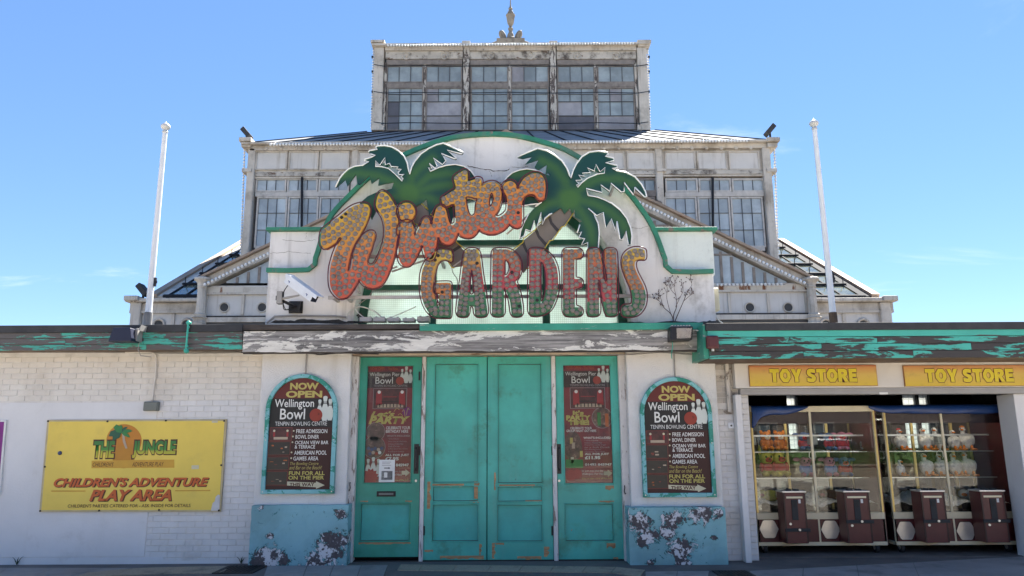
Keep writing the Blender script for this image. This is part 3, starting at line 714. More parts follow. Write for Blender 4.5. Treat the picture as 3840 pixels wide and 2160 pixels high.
# ---- doors
def door(a, b, bottom, panels, glazed, m, mlow, hand=None, slot=None, hinge=None, plys=()):
    """a,b pixel edges at mid height; panels [(x0,y0,x1,y1)] in pixels"""
    x0 = W(a, 1710, YD)[0]+.004; x1 = W(b, 1710, YD)[0]-.004; z1 = zh0-.006; z0 = W((a+b)/2, bottom, YD)[1]
    z0 = max(z0, .014)
    rs = [rect(*p, YD) for p in panels]
    loops = [[(x0, z0), (x1, z0), (x1, z1), (x0, z1)]] + [[(q[0], q[2]), (q[0], q[3]), (q[1], q[3]), (q[1], q[2])] for q in rs]
    d = shape('door', loops, YD, .05, m, B, bevel=.003)
    for i, q in enumerate(rs):
        if glazed and i == 0:
            MB().box(q[0]-.01, q[1]+.01, YD+.0315, YD+.0365, q[2]-.01, q[3]+.01).build('pane', M['door_glass'], d)
        else:
            MB().box(q[0]-.01, q[1]+.01, YD+.032, YD+.045, q[2]-.01, q[3]+.01).build('panel', mlow if i else m, d)
        # moulding round the panel
        t = .014
        MB().box(q[0], q[1], YD-.007, YD+.031, q[3]-t, q[3]-.001).box(q[0], q[1], YD-.007, YD+.031, q[2]+.001, q[2]+t).box(q[0]+.001, q[0]+t, YD-.007, YD+.031, q[2]+t, q[3]-t).box(q[1]-t, q[1]-.001, YD-.007, YD+.031, q[2]+t, q[3]-t).build('moulding', m, d, bevel=.003)
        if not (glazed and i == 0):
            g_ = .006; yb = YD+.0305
            MB().box(q[0]+t, q[1]-t, yb, yb+.002, q[3]-t-g_, q[3]-t).box(q[0]+t, q[1]-t, yb, yb+.002, q[2]+t, q[2]+t+g_).box(q[0]+t, q[0]+t+g_*.7, yb, yb+.002, q[2]+t+g_, q[3]-t-g_).box(q[1]-t-g_*.7, q[1]-t, yb, yb+.002, q[2]+t+g_, q[3]-t-g_).build('panel_shade_line', M['crack'], d)  # dark strips laid over the panel edges paint in the moulding's shade
    for p in plys:
        q = rect(*p, YD)
        n = max(4, int((q[1]-q[0])/.03)); top = []; bot = []
        horiz = (q[1]-q[0]) > (q[3]-q[2])
        for k in range(n+1):
            t = k/n
            jt = random.uniform(0, .6) if horiz else random.uniform(0, .15)
            top.append((q[0]+(q[1]-q[0])*t, q[3])); bot.append((q[0]+(q[1]-q[0])*t, q[2]+(q[3]-q[2])*jt))
        if not horiz:
            L = [(q[0], q[2]+(q[3]-q[2])*k/8) for k in range(9)]; Rr = [(q[1]-(q[1]-q[0])*random.uniform(0, .6), q[2]+(q[3]-q[2])*k/8) for k in range(9)]
            poly = L + Rr[::-1]
        else: poly = bot + top[::-1]
        MB().prism(poly, YD-.0015, YD+.006).build('bare_patch', M['bare_ply'], d)
    if hand:
        q = rect(*hand, YD-.04); xm = (q[0]+q[1])/2
        mb = MB().box(q[0], q[1], YD-.008, YD-.001, q[2], q[3])
        mb.tube([(xm, YD-.008, q[3]-.05), (xm, YD-.05, q[3]-.07), (xm, YD-.05, q[2]+.07), (xm, YD-.008, q[2]+.05)], .011, 8)
        mb.build('handle', M['black_metal'], d)
        c = W((hand[0]+hand[2])/2, hand[3]+26, YD)
        MB().cyl((c[0], YD-.008, c[1]), (c[0], YD+.002, c[1]), .016, n=12).build('lock', M['steel'], d)
    if slot:
        q = rect(*slot, YD)
        MB().box(q[0], q[1], YD-.012, YD+.001, q[2], q[3]).build('letterbox', M['iron'], d, bevel=.003)
        MB().box(q[0]+.03, q[1]-.03, YD-.016, YD-.0125, q[2]+.022, q[3]-.022).build('letterbox_flap', M['grey_plastic'], d)
    if hinge:
        for py in (1410, 1690, 1990):
            hx, hz = W(hinge, py, YD-.01)
            MB().cyl((hx, YD-.012, hz-.06), (hx, YD-.012, hz+.06), .011, n=8).build('hinge', M['iron'], d)
    return d
D1 = door(1334, 1577, 2089, [(1368, 1369, 1548, 1814), (1349, 1886, 1537, 2032)], True, M['green_door'], M['teal_door_low'], (1551, 1665, 1569, 1777), (1413, 1842, 1484, 1862), 1573,
     [(1352, 1878, 1380, 1884), (1520, 1877, 1545, 1884), (1345, 2034, 1540, 2042)])
D2 = door(1592, 1826, 2101, [(1625, 1362, 1796, 1813), (1620, 1821, 1796, 1883), (1618, 1889, 1796, 2033)], False, M['teal_door'], M['teal_door_low'], hinge=1590,
     plys=[(1602, 1806, 1618, 1908), (1622, 1814, 1740, 1828), (1778, 1806, 1808, 1870), (1760, 1878, 1795, 1886), (1592, 2062, 1624, 2074), (1650, 2084, 1814, 2100), (1797, 2040, 1808, 2082), (1815, 1332, 1826, 1342)])
D3 = door(1827, 2072, 2101, [(1864, 1362, 2035, 1815), (1863, 1822, 2036, 1884), (1862, 1890, 2037, 2034)], False, M['teal_door'], M['teal_door_low'], hinge=2071,
     plys=[(1853, 1772, 1861, 1838), (1872, 1817, 2006, 1829), (1970, 1876, 2036, 1885), (1845, 2036, 1860, 2094), (1860, 2036, 1890, 2046), (2040, 2050, 2062, 2088), (1940, 2086, 2030, 2100), (1850, 1330, 1862, 1340)])
D4 = door(2088, 2330, 2098, [(2112, 1366, 2297, 1816), (2117, 1887, 2303, 2032)], True, M['teal_door'], M['teal_door_low'], (2089, 1665, 2105, 1777), None, None,
     [(2270, 1821, 2302, 1840), (2245, 1878, 2303, 1885), (2275, 2037, 2308, 2062), (2300, 2090, 2318, 2100)])

# ---- flat roof slab
ZR = W(1900, 1228, -.38)[1]
roof = MB().box(XL, 9.6, -.28, 7.0, ZT+.06, ZT+.16).build('flat_roof', M['roof_felt'], B)

# ---- fascias
def fascia(xa, xb, Y, rows, ends=False):
    f = None
    for i, (py0, py1, m, dp) in enumerate(rows):
        pass
# left fascia: dark felt capping over peeling teal boards
YF = -.35
x0, x1 = XL, W(911, 1265, YF)[0]
def zz(px, py, Y): return W(px, py, Y)[1]
fl = MB().box(x0, x1, YF-.035, -.05, zz(450, 1246, YF-.035), zz(450, 1218, YF-.035)).build('fascia', M['felt'], B, bevel=.006)
for a, b, dy in ((1247.5, 1268, .010), (1269, 1291, .004), (1292, 1312, -.002)):
    ct = [x0] + sorted(x0+(x1-x0)*t_ for t_ in (random.uniform(.45, .6), random.uniform(.72, .88))) + [x1-.003]
    for c0_, c1_ in zip(ct, ct[1:]):
        MB().box(c0_+.0015, c1_-.0015, YF-dy-random.uniform(0, .003), YF+.03, zz(450, b, YF), zz(450, a, YF)).build('board', M['teal_peel_left'], fl, bevel=.003)
MB().box(x0, x1, YF+.031, .0, zz(450, 1309, YF), zz(450, 1309, YF)+.03).build('soffit', M['soffit'], fl)
# centre fascia: bare grey board with flaking white
YC = -.40
x0, x1 = W(912, 1275, YC)[0], W(2640, 1275, YC)[0]
n = 60
me = bpy.data.meshes.new('fascia'); vs = []; fs = []
zt_, zb_ = zz(1770, 1238, YC), zz(1770, 1316, YC)
for i in range(n+1):
    x = x0 + (x1-x0)*i/n; w = .006*math.sin(i*.9)+random.uniform(-.005, .005)
    vs += [(x, YC, zb_+w), (x, YC-.006, (zb_+zt_)/2), (x, YC, zt_), (x, YC+.06, zt_), (x, YC+.06, zb_+w)]
for i in range(n):
    for k in range(5):
        a, b = i*5+k, i*5+(k+1) % 5; fs.append((a, a+5, b+5, b))
fs += [(4, 3, 2, 1, 0)[::-1], tuple(n*5+k for k in range(5))[::-1]]
me.from_pydata(vs, [], fs); me.validate()
fc = finish('fascia', me, M['grey_wood'], B)
xm = W(1575, 1228, YC)[0]
MB().box(x0, xm-.004, YC-.03, .0, zz(1250, 1237, YC)+.004, zz(1250, 1217, YC)).build('capping', M['dark_wood'], fc, bevel=.004)
MB().box(xm, x1-.01, YC-.045, .0, zz(2100, 1240, YC)+.003, zz(2100, 1214, YC)).build('capping', M['green_strip'], fc, bevel=.004)
MB().box(x0, x1+.4, YC+.061, .05, zb_+.012, zb_+.05).build('soffit', M['head_timber'], fc)
MB().box(x0, x1, YC+.02, YC+.05, zb_-.022, zb_+.002).build('rotten_batten', M['dark_wood'], fc)
# right fascia: four boards under a dark capping, set further out
YR = -.75
x0, x1 = W(2655, 1290, YR)[0], 9.6
fr = MB().box(x0-.02, x1, YR-.035, -.05, zz(3240, 1237, YR-.035), zz(3240, 1209, YR-.035)).build('fascia', M['felt'], B, bevel=.006)
for i, (a, b, dy, m) in enumerate(((1238, 1261, .012, 'teal_top'), (1262.5, 1287.5, .008, 'teal_peel'), (1289, 1314, .006, 'teal_peel'), (1315.5, 1343, .004, 'teal_peel'))):
    ct = [x0+.003*i] + [W(p_, 1290, YR)[0] for p_ in ((), (2960, 3290), (3080, 3640), (3010, 3420))[i]] + [x1]
    for c0_, c1_ in zip(ct, ct[1:]):
        MB().box(c0_+.0015, c1_-.0015, YR-dy-random.uniform(0, .003), YR+.03, zz(3240, b, YR), zz(3240, a, YR)).build('board', M[m], fr, bevel=.003)
MB().box(x0+.02, x1, YR+.031, .12, zz(3240, 1342, YR), zz(3240, 1342, YR)+.03).build('soffit', M['soffit'], fr)
# green scrolled end of the right fascia
q = [W(*p, YR+.01) for p in ((2636, 1216), (2700, 1216), (2700, 1262), (2682, 1320), (2672, 1334), (2655, 1345), (2640, 1344))]
MB().prism(q, YR+.02, -.1).build('end_board', M['green_strip'], fr)

# ================================================================== arched gable
GY = 0.0
gb_z0 = ZT + .12
ARCH = [(1165, 1006), (1178, 968), (1192, 925), (1205, 880), (1220, 840), (1240, 803), (1270, 768), (1300, 738), (1340, 698), (1381, 662), (1415, 635), (1450, 612), (1485, 592), (1520, 574),
        (1575, 550), (1631, 530), (1690, 514), (1740, 506), (1790, 501), (1841, 499), (1885, 500), (1930, 504), (1985, 515), (2034, 528), (2085, 543), (2127, 560), (2180, 590),
        (2225, 618), (2270, 650), (2315, 682), (2355, 714), (2385, 748), (2412, 785), (2436, 820), (2455, 855), (2470, 890), (2485, 930), (2500, 972), (2512, 1012)]
arch = [W(*p, GY) for p in ARCH]
xl, xr = W(1000, 1110, GY)[0], W(2680, 1110, GY)[0]
cx, cz = W(1845, 1205, GY); Rr = (W(1845+520, 1205, GY)[0]-cx); ap = W(1845, 684, GY)[1]-cz
def arc_pts(rx, rz, n=36): return [(cx + rx*math.cos(math.pi*i/n), cz + rz*math.sin(math.pi*i/n)) for i in range(n+1)]
outline = [(xl, gb_z0), (xl, arch[0][1])] + arch + [(xr, arch[-1][1]), (xr, gb_z0)]
hole = arc_pts(Rr, ap)
hz = gb_z0
full = outline + [(cx+Rr, gb_z0)] + hole + [(cx-Rr, gb_z0)]
gab = shape('gable', [full], GY, .45, M['gable_render'], B, bevel=.01)
# green coping that follows the arch and steps out to the sides
def coping(line, w, y0, y1, lift=0.0):
    L = offset_loop_open(line, -w); mb = MB()
    n = len(line); vs = []
    for (a, b), (c, d) in zip(line, L): vs += [(a, y0, b), (c, y0, d), (c, y1, d), (a, y1, b)]
    fs = []
    for i in range(n-1):
        for k in range(4):
            p, q = i*4+k, i*4+(k+1) % 4; fs.append((p, p+4, q+4, q))
    fs += [(0, 1, 2, 3), tuple((n-1)*4+k for k in (3, 2, 1, 0))]
    return mb.add(vs, fs)
def offset_loop_open(L, d):
    out = []; n = len(L)
    for i in range(n):
        p, q = L[max(i-1, 0)], L[min(i+1, n-1)]; tx, tz = q[0]-p[0], q[1]-p[1]; l = math.hypot(tx, tz) or 1
        out.append((L[i][0]-tz/l*d, L[i][1]+tx/l*d))
    return out
sm = catmull([(xl-.01, arch[0][1])] + [(arch[0][0]-.03, arch[0][1])] + arch[1:-1] + [(arch[-1][0]+.03, arch[-1][1]), (xr-.01, arch[-1][1])], 2, closed=False)
cp = coping(sm, .062, GY-.06, GY+.5).build('coping', M['green_coping'], gab)
# recessed side blocks with their own green coping
for a, b, c in ((1010, 1215, 'L'), (2450, 2676, 'R')):
    X0, X1 = W(a, 940, .12)[0], W(b, 940, .12)[0]
    zt2 = W((a+b)/2, 868, .12)[1]
    bx = MB().box(X0, X1, .12, .44, arch[0][1]-.1, zt2).build('gable_shoulder', M['gable_render'] if c == 'L' else M['gable_side'], gab, bevel=.01)
    MB().box(X0-.05 if c == 'L' else X0+.02, X1 if c == 'L' else X1+.06, .05, .5, zt2+.001, zt2+.05).build('shoulder_coping', M['green_coping'], gab, bevel=.008)
# cracks in the render
def crack(pts, Y, wdt=.006):
    mb = MB(); P = [W(*p, Y) for p in pts]; Q = []
    for (a, b), (c, d) in zip(P, P[1:]):
        for k in range(5): Q.append((a+(c-a)*k/5+random.uniform(-.006, .006), b+(d-b)*k/5+random.uniform(-.008, .008)))
    up = [(x, z+random.uniform(.3, 1)*wdt) for x, z in Q]; dn = [(x, z-random.uniform(.2, 1)*wdt) for x, z in Q]
    vs = [(x, Y, z) for x, z in dn] + [(x, Y, z) for x, z in up]; n = len(Q)
    mb.add(vs, [(i, i+1, n+i+1, n+i) for i in range(n-1)])
    return mb.build('crack', M['crack'], gab)
crack([(1752, 622), (1800, 632), (1850, 640), (1900, 640), (1912, 632)], GY-.002, .008)
crack([(1835, 636), (1842, 655), (1845, 668)], GY-.002, .006)
crack([(1060, 898), (1110, 905), (1160, 903), (1190, 898)], .118, .003)
crack([(1012, 950), (1080, 944), (1150, 950), (1170, 948)], .118, .003)
crack([(1148, 868), (1150, 885), (1146, 900)], .118, .003)
crack([(2365, 852), (2400, 858), (2440, 846)], GY-.002, .003)
crack([(1920, 627), (1955, 628), (1985, 622)], GY-.002, .004)
# window in the recess
YW = .36
aw = MB()
ow = arc_pts(Rr+.03, ap+.03); iw = arc_pts(Rr-.12, ap-.12)
win = shape('arched_window', [[(cx-Rr-.03, hz)] + ow[::-1] + [(cx+Rr+.03, hz), (cx+Rr-.12, hz)] + iw + [(cx-Rr+.12, hz)]], YW-.04, .08, M['green_frame'], B)
vx = [W(p, 1130, YW)[0] for p in (1624, 2048)]
hzs = [W(1845, p, YW)[1] for p in (1078, 912)]
def half(z):
    t = (z-cz)/(ap-.10); return (Rr-.10)*math.sqrt(max(0, 1-t*t))
for z in hzs:
    h = half(z)
    MB().box(cx-h, cx+h, YW-.05, YW+.03, z-.035, z+.035).build('transom', M['green_frame'], win)
for x in vx:
    zt3 = cz + (ap-.10)*math.sqrt(max(0, 1-((x-cx)/(Rr-.10))**2))
    prev = hz
    for z in hzs + [zt3]:
        MB().box(x-.05, x+.05, YW-.046, YW+.026, prev, z-.036 if z in hzs else z).build('mullion', M['green_frame'], win)
        prev = z+.036
# panes: clip cells of the grid to the arch
xsb = [cx-Rr+.06] + vx + [cx+Rr-.06]; zsb = [hz] + hzs + [cz+ap-.06]
for i in range(3):
    for k in range(3):
        a, b = xsb[i]+.02, xsb[i+1]-.02; c, d = zsb[k]+.01, zsb[k+1]-.01
        pts = [(a, c), (b, c)]; top = []
        for s in range(13):
            x = b + (a-b)*s/12; t = 1-((x-cx)/(Rr-.06))**2
            top.append((x, max(c+.002, min(d, cz+(ap-.06)*math.sqrt(max(0, t))))))
        MB().prism(pts + top, YW-.004, YW+.004).build('pane', M['arch_glass'], win)
def stain(pts, Y, m='soot', par=None):
    P = catmull([W(*p, Y) for p in pts], 4)
    P = [(x+random.uniform(-.01, .01), z+random.uniform(-.008, .008)) for x, z in P]
    return MB().prism(P, Y, Y+.001).build('stain', M[m], par or gab)
stain([(1035, 1212), (1045, 1200), (1090, 1203), (1140, 1196), (1200, 1202), (1260, 1198), (1300, 1205), (1335, 1202), (1340, 1213)], GY-.0025)
stain([(1345, 1195), (1338, 1180), (1350, 1172), (1362, 1185), (1358, 1200)], GY-.0025)
stain([(2300, 1213), (2360, 1206), (2440, 1209), (2520, 1204), (2620, 1208), (2670, 1202), (2672, 1214)], GY-.0025)
for px, py, sx_ in ((1312, 1826, 1), (2343, 1838, -1)):
    hx, hz_ = W(px, py, YD-.1)
    MB().tube([(hx, YD-.095, hz_+.06), (hx, YD-.11, hz_+.03), (hx+.012*sx_, YD-.13, hz_-.01), (hx, YD-.125, hz_-.05), (hx-.01*sx_, YD-.105, hz_-.04)], .007, 6).build('hook', M['iron'], B, smooth=True)
# soot and cable trunk along the foot of the gable
MB().tube([(*(lambda q: (q[0], -.04, q[1]))(W(*p, -.04)),) for p in ((1000, 1212), (1030, 1187), (1100, 1184), (1260, 1186), (1300, 1190))], .014, 6).build('conduit', M['cable_grey'], gab)
# ================================================================== illuminated sign
LY, PY, RY = -.50, -.38, -.30      # letter faces, palm faces, rails
def zc(pts, ox, oy, s): return [(ox + x/s, oy + y/s) for x, y in pts]
def wl(pts, Y): return [W(*p, Y) for p in pts]
Z1 = (1180, 700, 3.2925); Z2 = (1460, 620, 3.2935); Z3 = (1560, 900, 4.528); Z4 = (1980, 900, 4.529); Z5 = (1240, 520, 4.6); Z6 = (1900, 540, 3.293)
_a, _b = W(1500, 850, LY), W(1600, 850, LY)
SCL = 100/(_b[0]-_a[0])            # pixels per metre on the sign
# dome-shaped ribbed lamp cap, shared by every lamp
bme = bpy.data.meshes.new('lamp'); vs = [(0, -.030, 0)]
for k in range(16):
    t = 2*math.pi*k/16; rr = .026 if k % 2 else .020; vs.append((rr*math.cos(t), -.021 if k % 2 else -.017, rr*math.sin(t)))
for k in range(16):
    t = 2*math.pi*k/16; vs.append((.034*math.cos(t), 0, .034*math.sin(t)))
fs = []
for k in range(16):
    j = (k+1) % 16; fs += [(0, 1+k, 1+j), (1+k, 17+k, 17+j, 1+j)]
bme.from_pydata(vs, [], fs); bme.validate()
bm = bmesh.new(); bm.from_mesh(bme); bmesh.ops.recalc_face_normals(bm, faces=bm.faces); bm.to_mesh(bme); bm.free()
bme.materials.append(M['bulb'])
sme = bpy.data.meshes.new('lamp_socket'); mb = MB().cyl((0, 0, 0), (0, -.012, 0), .024, .020, 10)
sme.from_pydata(mb.v, [], mb.f); sme.materials.append(M['socket'])
def lamps(par, rows, z):
    n = 0
    for row in rows:
        for x, y in row:
            sock = x < 0
            X, Zz = W(z[0]+abs(x)/z[2], z[1]+y/z[2], LY)
            o = link('lamp_socket' if sock else 'lamp', sme if sock else bme, None, par, (X, LY-.001, Zz))
            if not sock: o.rotation_euler = (random.uniform(-.12, .12), random.uniform(0, 3.1), random.uniform(-.12, .12))
            n += 1
    return n
def seg(p, q, n): return [(p[0]+(q[0]-p[0])*i/(n-1), p[1]+(q[1]-p[1])*i/(n-1)) for i in range(n)]
def letter(name, par, loops, z, m, smooth, toff=.022, tr=.0085, skip=()):
    LL = []
    for L in loops:
        P = wl(zc(L, *z), LY)
        LL.append(catmull(P, 4) if smooth else P)
    o = shape(name, LL, LY, .11, m, par, bevel=.004)
    for L in LL:
        Q = L
        if not smooth:
            Q = []
            for a_, b_ in zip(L, L[1:]+L[:1]):
                k_ = max(1, int(math.hypot(b_[0]-a_[0], b_[1]-a_[1])/.025))
                Q += [(a_[0]+(b_[0]-a_[0])*i_/k_, a_[1]+(b_[1]-a_[1])*i_/k_) for i_ in range(k_)]
        t = offset_loop(Q, toff if L is LL[0] else -toff*.3)
        for _ in range(3 if not smooth else 1):
            t = [tuple((t[i_-1][c_]+2*t[i_][c_]+t[(i_+1) % len(t)][c_])/4 for c_ in (0, 1)) for i_ in range(len(t))]
        MB().tube([(x, LY-.012, zv) for x, zv in t], tr, 6, True).build('neon_tube', M['neon_red'], o, smooth=True)
    return o

# ---- Winter
c0 = W(1500, 1000, LY); c1 = W(1500, 740, LY)
wmat = gradz('winter_paint', [(0, (0.54, 0.095, 0.05)), (.35, (0.58, 0.17, 0.05)), (.7, (0.60, 0.29, 0.04)), (1, (0.60, 0.37, 0.035))], c0[1], c1[1], tilt=.35, x0=c0[0])
WIN = empty('script_lettering', (cx-1.2, LY, W(1400, 1120, LY)[1]), 'large orange and yellow script word studded with lamps', 'lettering')
Wl = [(100, 530), (78, 600), (74, 690), (95, 742), (140, 762), (190, 735), (262, 690), (330, 622), (292, 700), (250, 800), (215, 905), (192, 1010), (186, 1130), (196, 1235), (232, 1312), (290, 1366), (350, 1378),
      (412, 1348), (470, 1272), (520, 1192), (549, 1142), (592, 1192), (650, 1236), (720, 1250), (790, 1234), (850, 1180), (900, 1092), (950, 962), (988, 832), (1014, 702), (1028, 600),
      (1034, 480), (1026, 380), (1008, 280), (970, 190), (920, 112), (865, 66), (822, 62), (786, 100), (762, 170), (758, 240), (786, 300), (830, 362), (856, 432), (870, 512), (870, 592), (855, 692), (822, 790),
      (782, 880), (742, 950), (700, 974), (660, 962), (646, 928), (660, 860), (690, 790), (716, 702), (740, 622), (735, 572), (700, 554), (650, 570), (592, 622), (542, 682), (502, 762), (478, 850), (466, 940),
      (452, 1010), (426, 1042), (404, 1036), (414, 985), (430, 895), (455, 802), (490, 722), (556, 604), (620, 482), (660, 382), (682, 292), (666, 232), (620, 210), (560, 215), (480, 240), (400, 290), (300, 372), (200, 450), (130, 508)]
lw = letter('letter', WIN, [Wl], Z1, wmat, True); tag(lw, 'big leaning capital W with lamps')
lamps(lw, [[(578, 243), (512, 265), (440, 292), (-382, 338), (-333, 380), (270, 420), (225, 468), (172, 516), (112, 553)],
    [(635, 277), (563, 303), (497, 328), (428, 355), (383, 408), (338, 468), (288, 512), (230, 562), (172, 600), (108, 622)],
    [(622, 340), (548, 363), (478, 388), (436, 447), (398, 500), (350, 548), (294, 592), (238, 632), (184, 672), (120, 697)],
    [(602, 402), (528, 420), (495, 475), (455, 528), (414, 585)], [(575, 463), (540, 520), (502, 582), (463, 645), (428, 702), (405, 772), (380, 830), (363, 898), (358, 968), (354, 1040), (385, 1098)],
    [(373, 635), (342, 697), (313, 760), (284, 826), (318, 872), (302, 932), (294, 1003), (288, 1072), (304, 1125), (310, 1190)], [(258, 888), (240, 955), (230, 1035), (232, 1108), (237, 1180), (242, 1252), (308, 1258), (370, 1240), (310, 1328), (390, 1306), (438, 1230)],
    [(385, 1165), (470, 1165), (467, 1085), (545, 1097), (605, 1138), (660, 1176), (733, 1188), (806, 1145), (840, 1075), (868, 1012), (888, 942), (912, 878), (938, 808), (950, 735), (965, 668), (984, 600), (986, 542), (982, 472), (980, 402), (974, 336), (962, 268), (938, 205), (886, 143), (828, 107)],
    [(690, 590), (630, 625), (578, 675), (538, 730), (512, 803), (505, 878), (506, 940), (498, 1008), (562, 1028), (616, 1070), (676, 1100), (740, 1125), (768, 1065), (810, 1012), (765, 978), (803, 922), (836, 856), (868, 793), (882, 725), (898, 655), (906, 580), (908, 508), (904, 438), (886, 365), (848, 303), (806, 240), (810, 174)],
    [(680, 662), (660, 725), (596, 755), (634, 810), (575, 835), (600, 895), (575, 958), (630, 1005), (706, 1024)], [(870, 222), (906, 294)]], Z1)
inter = [(205, 690), (255, 697), (288, 732), (304, 800), (310, 868), (340, 830), (380, 750), (410, 682), (440, 648), (480, 652), (505, 692), (520, 738), (535, 682), (555, 600), (580, 532), (620, 498), (668, 508), (700, 552), (720, 632), (740, 700), (765, 738), (792, 732), (818, 706),
         (818, 640), (814, 570), (806, 500), (796, 472), (732, 492), (690, 506), (656, 472), (646, 422), (662, 396), (740, 340), (815, 292), (814, 232), (796, 172), (812, 132), (880, 86), (930, 58), (962, 76), (966, 130), (972, 188), (1040, 176), (1090, 158), (1128, 168), (1140, 202), (1140, 258), (1190, 226), (1250, 208),
         (1310, 214), (1358, 252), (1384, 312), (1386, 390), (1370, 470), (1350, 540), (1320, 592), (1302, 626), (1330, 642), (1370, 634), (1420, 600), (1450, 560), (1460, 500), (1455, 430), (1440, 362), (1410, 320), (1396, 280), (1412, 236), (1450, 202), (1500, 192), (1550, 216), (1575, 260), (1588, 296), (1602, 260),
         (1632, 200), (1672, 152), (1730, 116), (1790, 97), (1850, 102), (1898, 142), (1924, 202), (1930, 282), (1925, 352), (1910, 408), (1870, 430), (1832, 410), (1800, 366), (1750, 350), (1692, 366), (1656, 402), (1642, 452), (1640, 560), (1640, 650), (1630, 730), (1600, 764), (1550, 764), (1502, 736), (1482, 720),
         (1430, 780), (1370, 820), (1300, 844), (1220, 844), (1150, 820), (1106, 786), (1090, 812), (1050, 864), (1000, 890), (940, 890), (880, 868), (850, 830), (812, 910), (776, 958), (730, 980), (680, 970), (632, 930), (606, 882), (590, 932), (576, 1020), (560, 1110), (530, 1158), (490, 1165), (452, 1140), (426, 1062), (405, 986),
         (386, 1022), (340, 1110), (290, 1200), (230, 1244), (170, 1234), (126, 1180), (113, 1080), (116, 962), (134, 862), (108, 850), (114, 768), (150, 716)]
eh = [(1262, 338), (1284, 380), (1285, 430), (1266, 490), (1247, 518), (1236, 480), (1237, 400)]
th = [(945, 392), (1000, 392), (1060, 412), (1084, 412), (1066, 500), (1060, 580), (1040, 618), (1010, 625), (985, 600), (960, 512), (950, 440)]
li = letter('letter', WIN, [inter, eh, th], Z2, wmat, True); tag(li, 'joined lower-case script letters rising to the right')
ld = letter('letter', WIN, [[(213+105*math.cos(t*math.pi/8), 575+115*math.sin(t*math.pi/8)) for t in range(16)]], Z2, wmat, True); tag(ld, 'round yellow dot of the script letter i')
lamps(ld, [[(168, 516), (240, 508), (200, 570), (144, 600), (270, 577), (210, 635)]], Z2)
lamps(li, [[(193, 728), (253, 738), (130, 782), (188, 790), (253, 803), (180, 855), (247, 860), (163, 918), (237, 920), (300, 942), (150, 985), (217, 982), (280, 1000), (348, 993), (144, 1052), (226, 1043), (310, 1060), (152, 1117), (220, 1117), (294, 1122), (175, 1175), (242, 1180), (385, 932)],
    [(455, 685), (415, 747), (474, 753), (377, 817), (450, 818), (343, 878), (420, 877), (526, 840), (488, 900), (545, 910), (448, 967), (526, 978), (470, 1033), (535, 1052), (496, 1113), (552, 750), (620, 740), (605, 820), (670, 798), (655, 862), (724, 835), (708, 915), (772, 878), (800, 803), (748, 772), (684, 726), (670, 670), (584, 675), (597, 605), (662, 590), (622, 537)],
    [(933, 90), (872, 118), (828, 157), (920, 158), (856, 215), (920, 228), (980, 220), (1046, 230), (1087, 184), (1093, 247), (850, 284), (916, 290), (972, 280), (1033, 296), (1092, 306), (793, 342), (857, 350), (926, 352), (990, 345), (1052, 357), (735, 378), (672, 412), (768, 427), (708, 462), (824, 397), (898, 408), (842, 465), (905, 474), (842, 530), (910, 540), (845, 603), (940, 594), (905, 640), (970, 652), (848, 670), (1034, 670), (828, 740), (908, 718), (965, 716), (1028, 732), (1090, 716), (885, 778), (960, 775), (1054, 782), (938, 826), (1008, 827)],
    [(1220, 258), (1285, 240), (1160, 298), (1226, 315), (1275, 298), (1332, 294), (1136, 368), (1200, 378), (1342, 352), (1114, 434), (1186, 440), (1334, 414), (1103, 505), (1196, 505), (1306, 480), (1145, 547), (1270, 538), (1100, 570), (1206, 577), (1158, 612), (1244, 626), (1097, 643), (1288, 667), (1362, 668), (1422, 640), (1143, 677), (1212, 680), (1145, 745), (1243, 730), (1318, 720), (1444, 698), (1197, 782), (1258, 792), (1328, 780), (1388, 742)],
    [(1438, 278), (1505, 233), (1474, 328), (1536, 305), (1492, 396), (1560, 374), (1497, 457), (1565, 455), (1490, 522), (1552, 518), (1604, 510), (1468, 586), (1530, 582), (-1592, 585), (1508, 645), (1588, 652), (1547, 705), (1614, 418), (1622, 355), (1680, 320), (1634, 284), (1664, 218), (1717, 257), (1708, 165), (1752, 214), (1766, 130), (1834, 127), (1816, 186), (1880, 178), (1808, 250), (1880, 236), (1756, 300), (1884, 297), (1826, 316), (1866, 370)]], Z2)

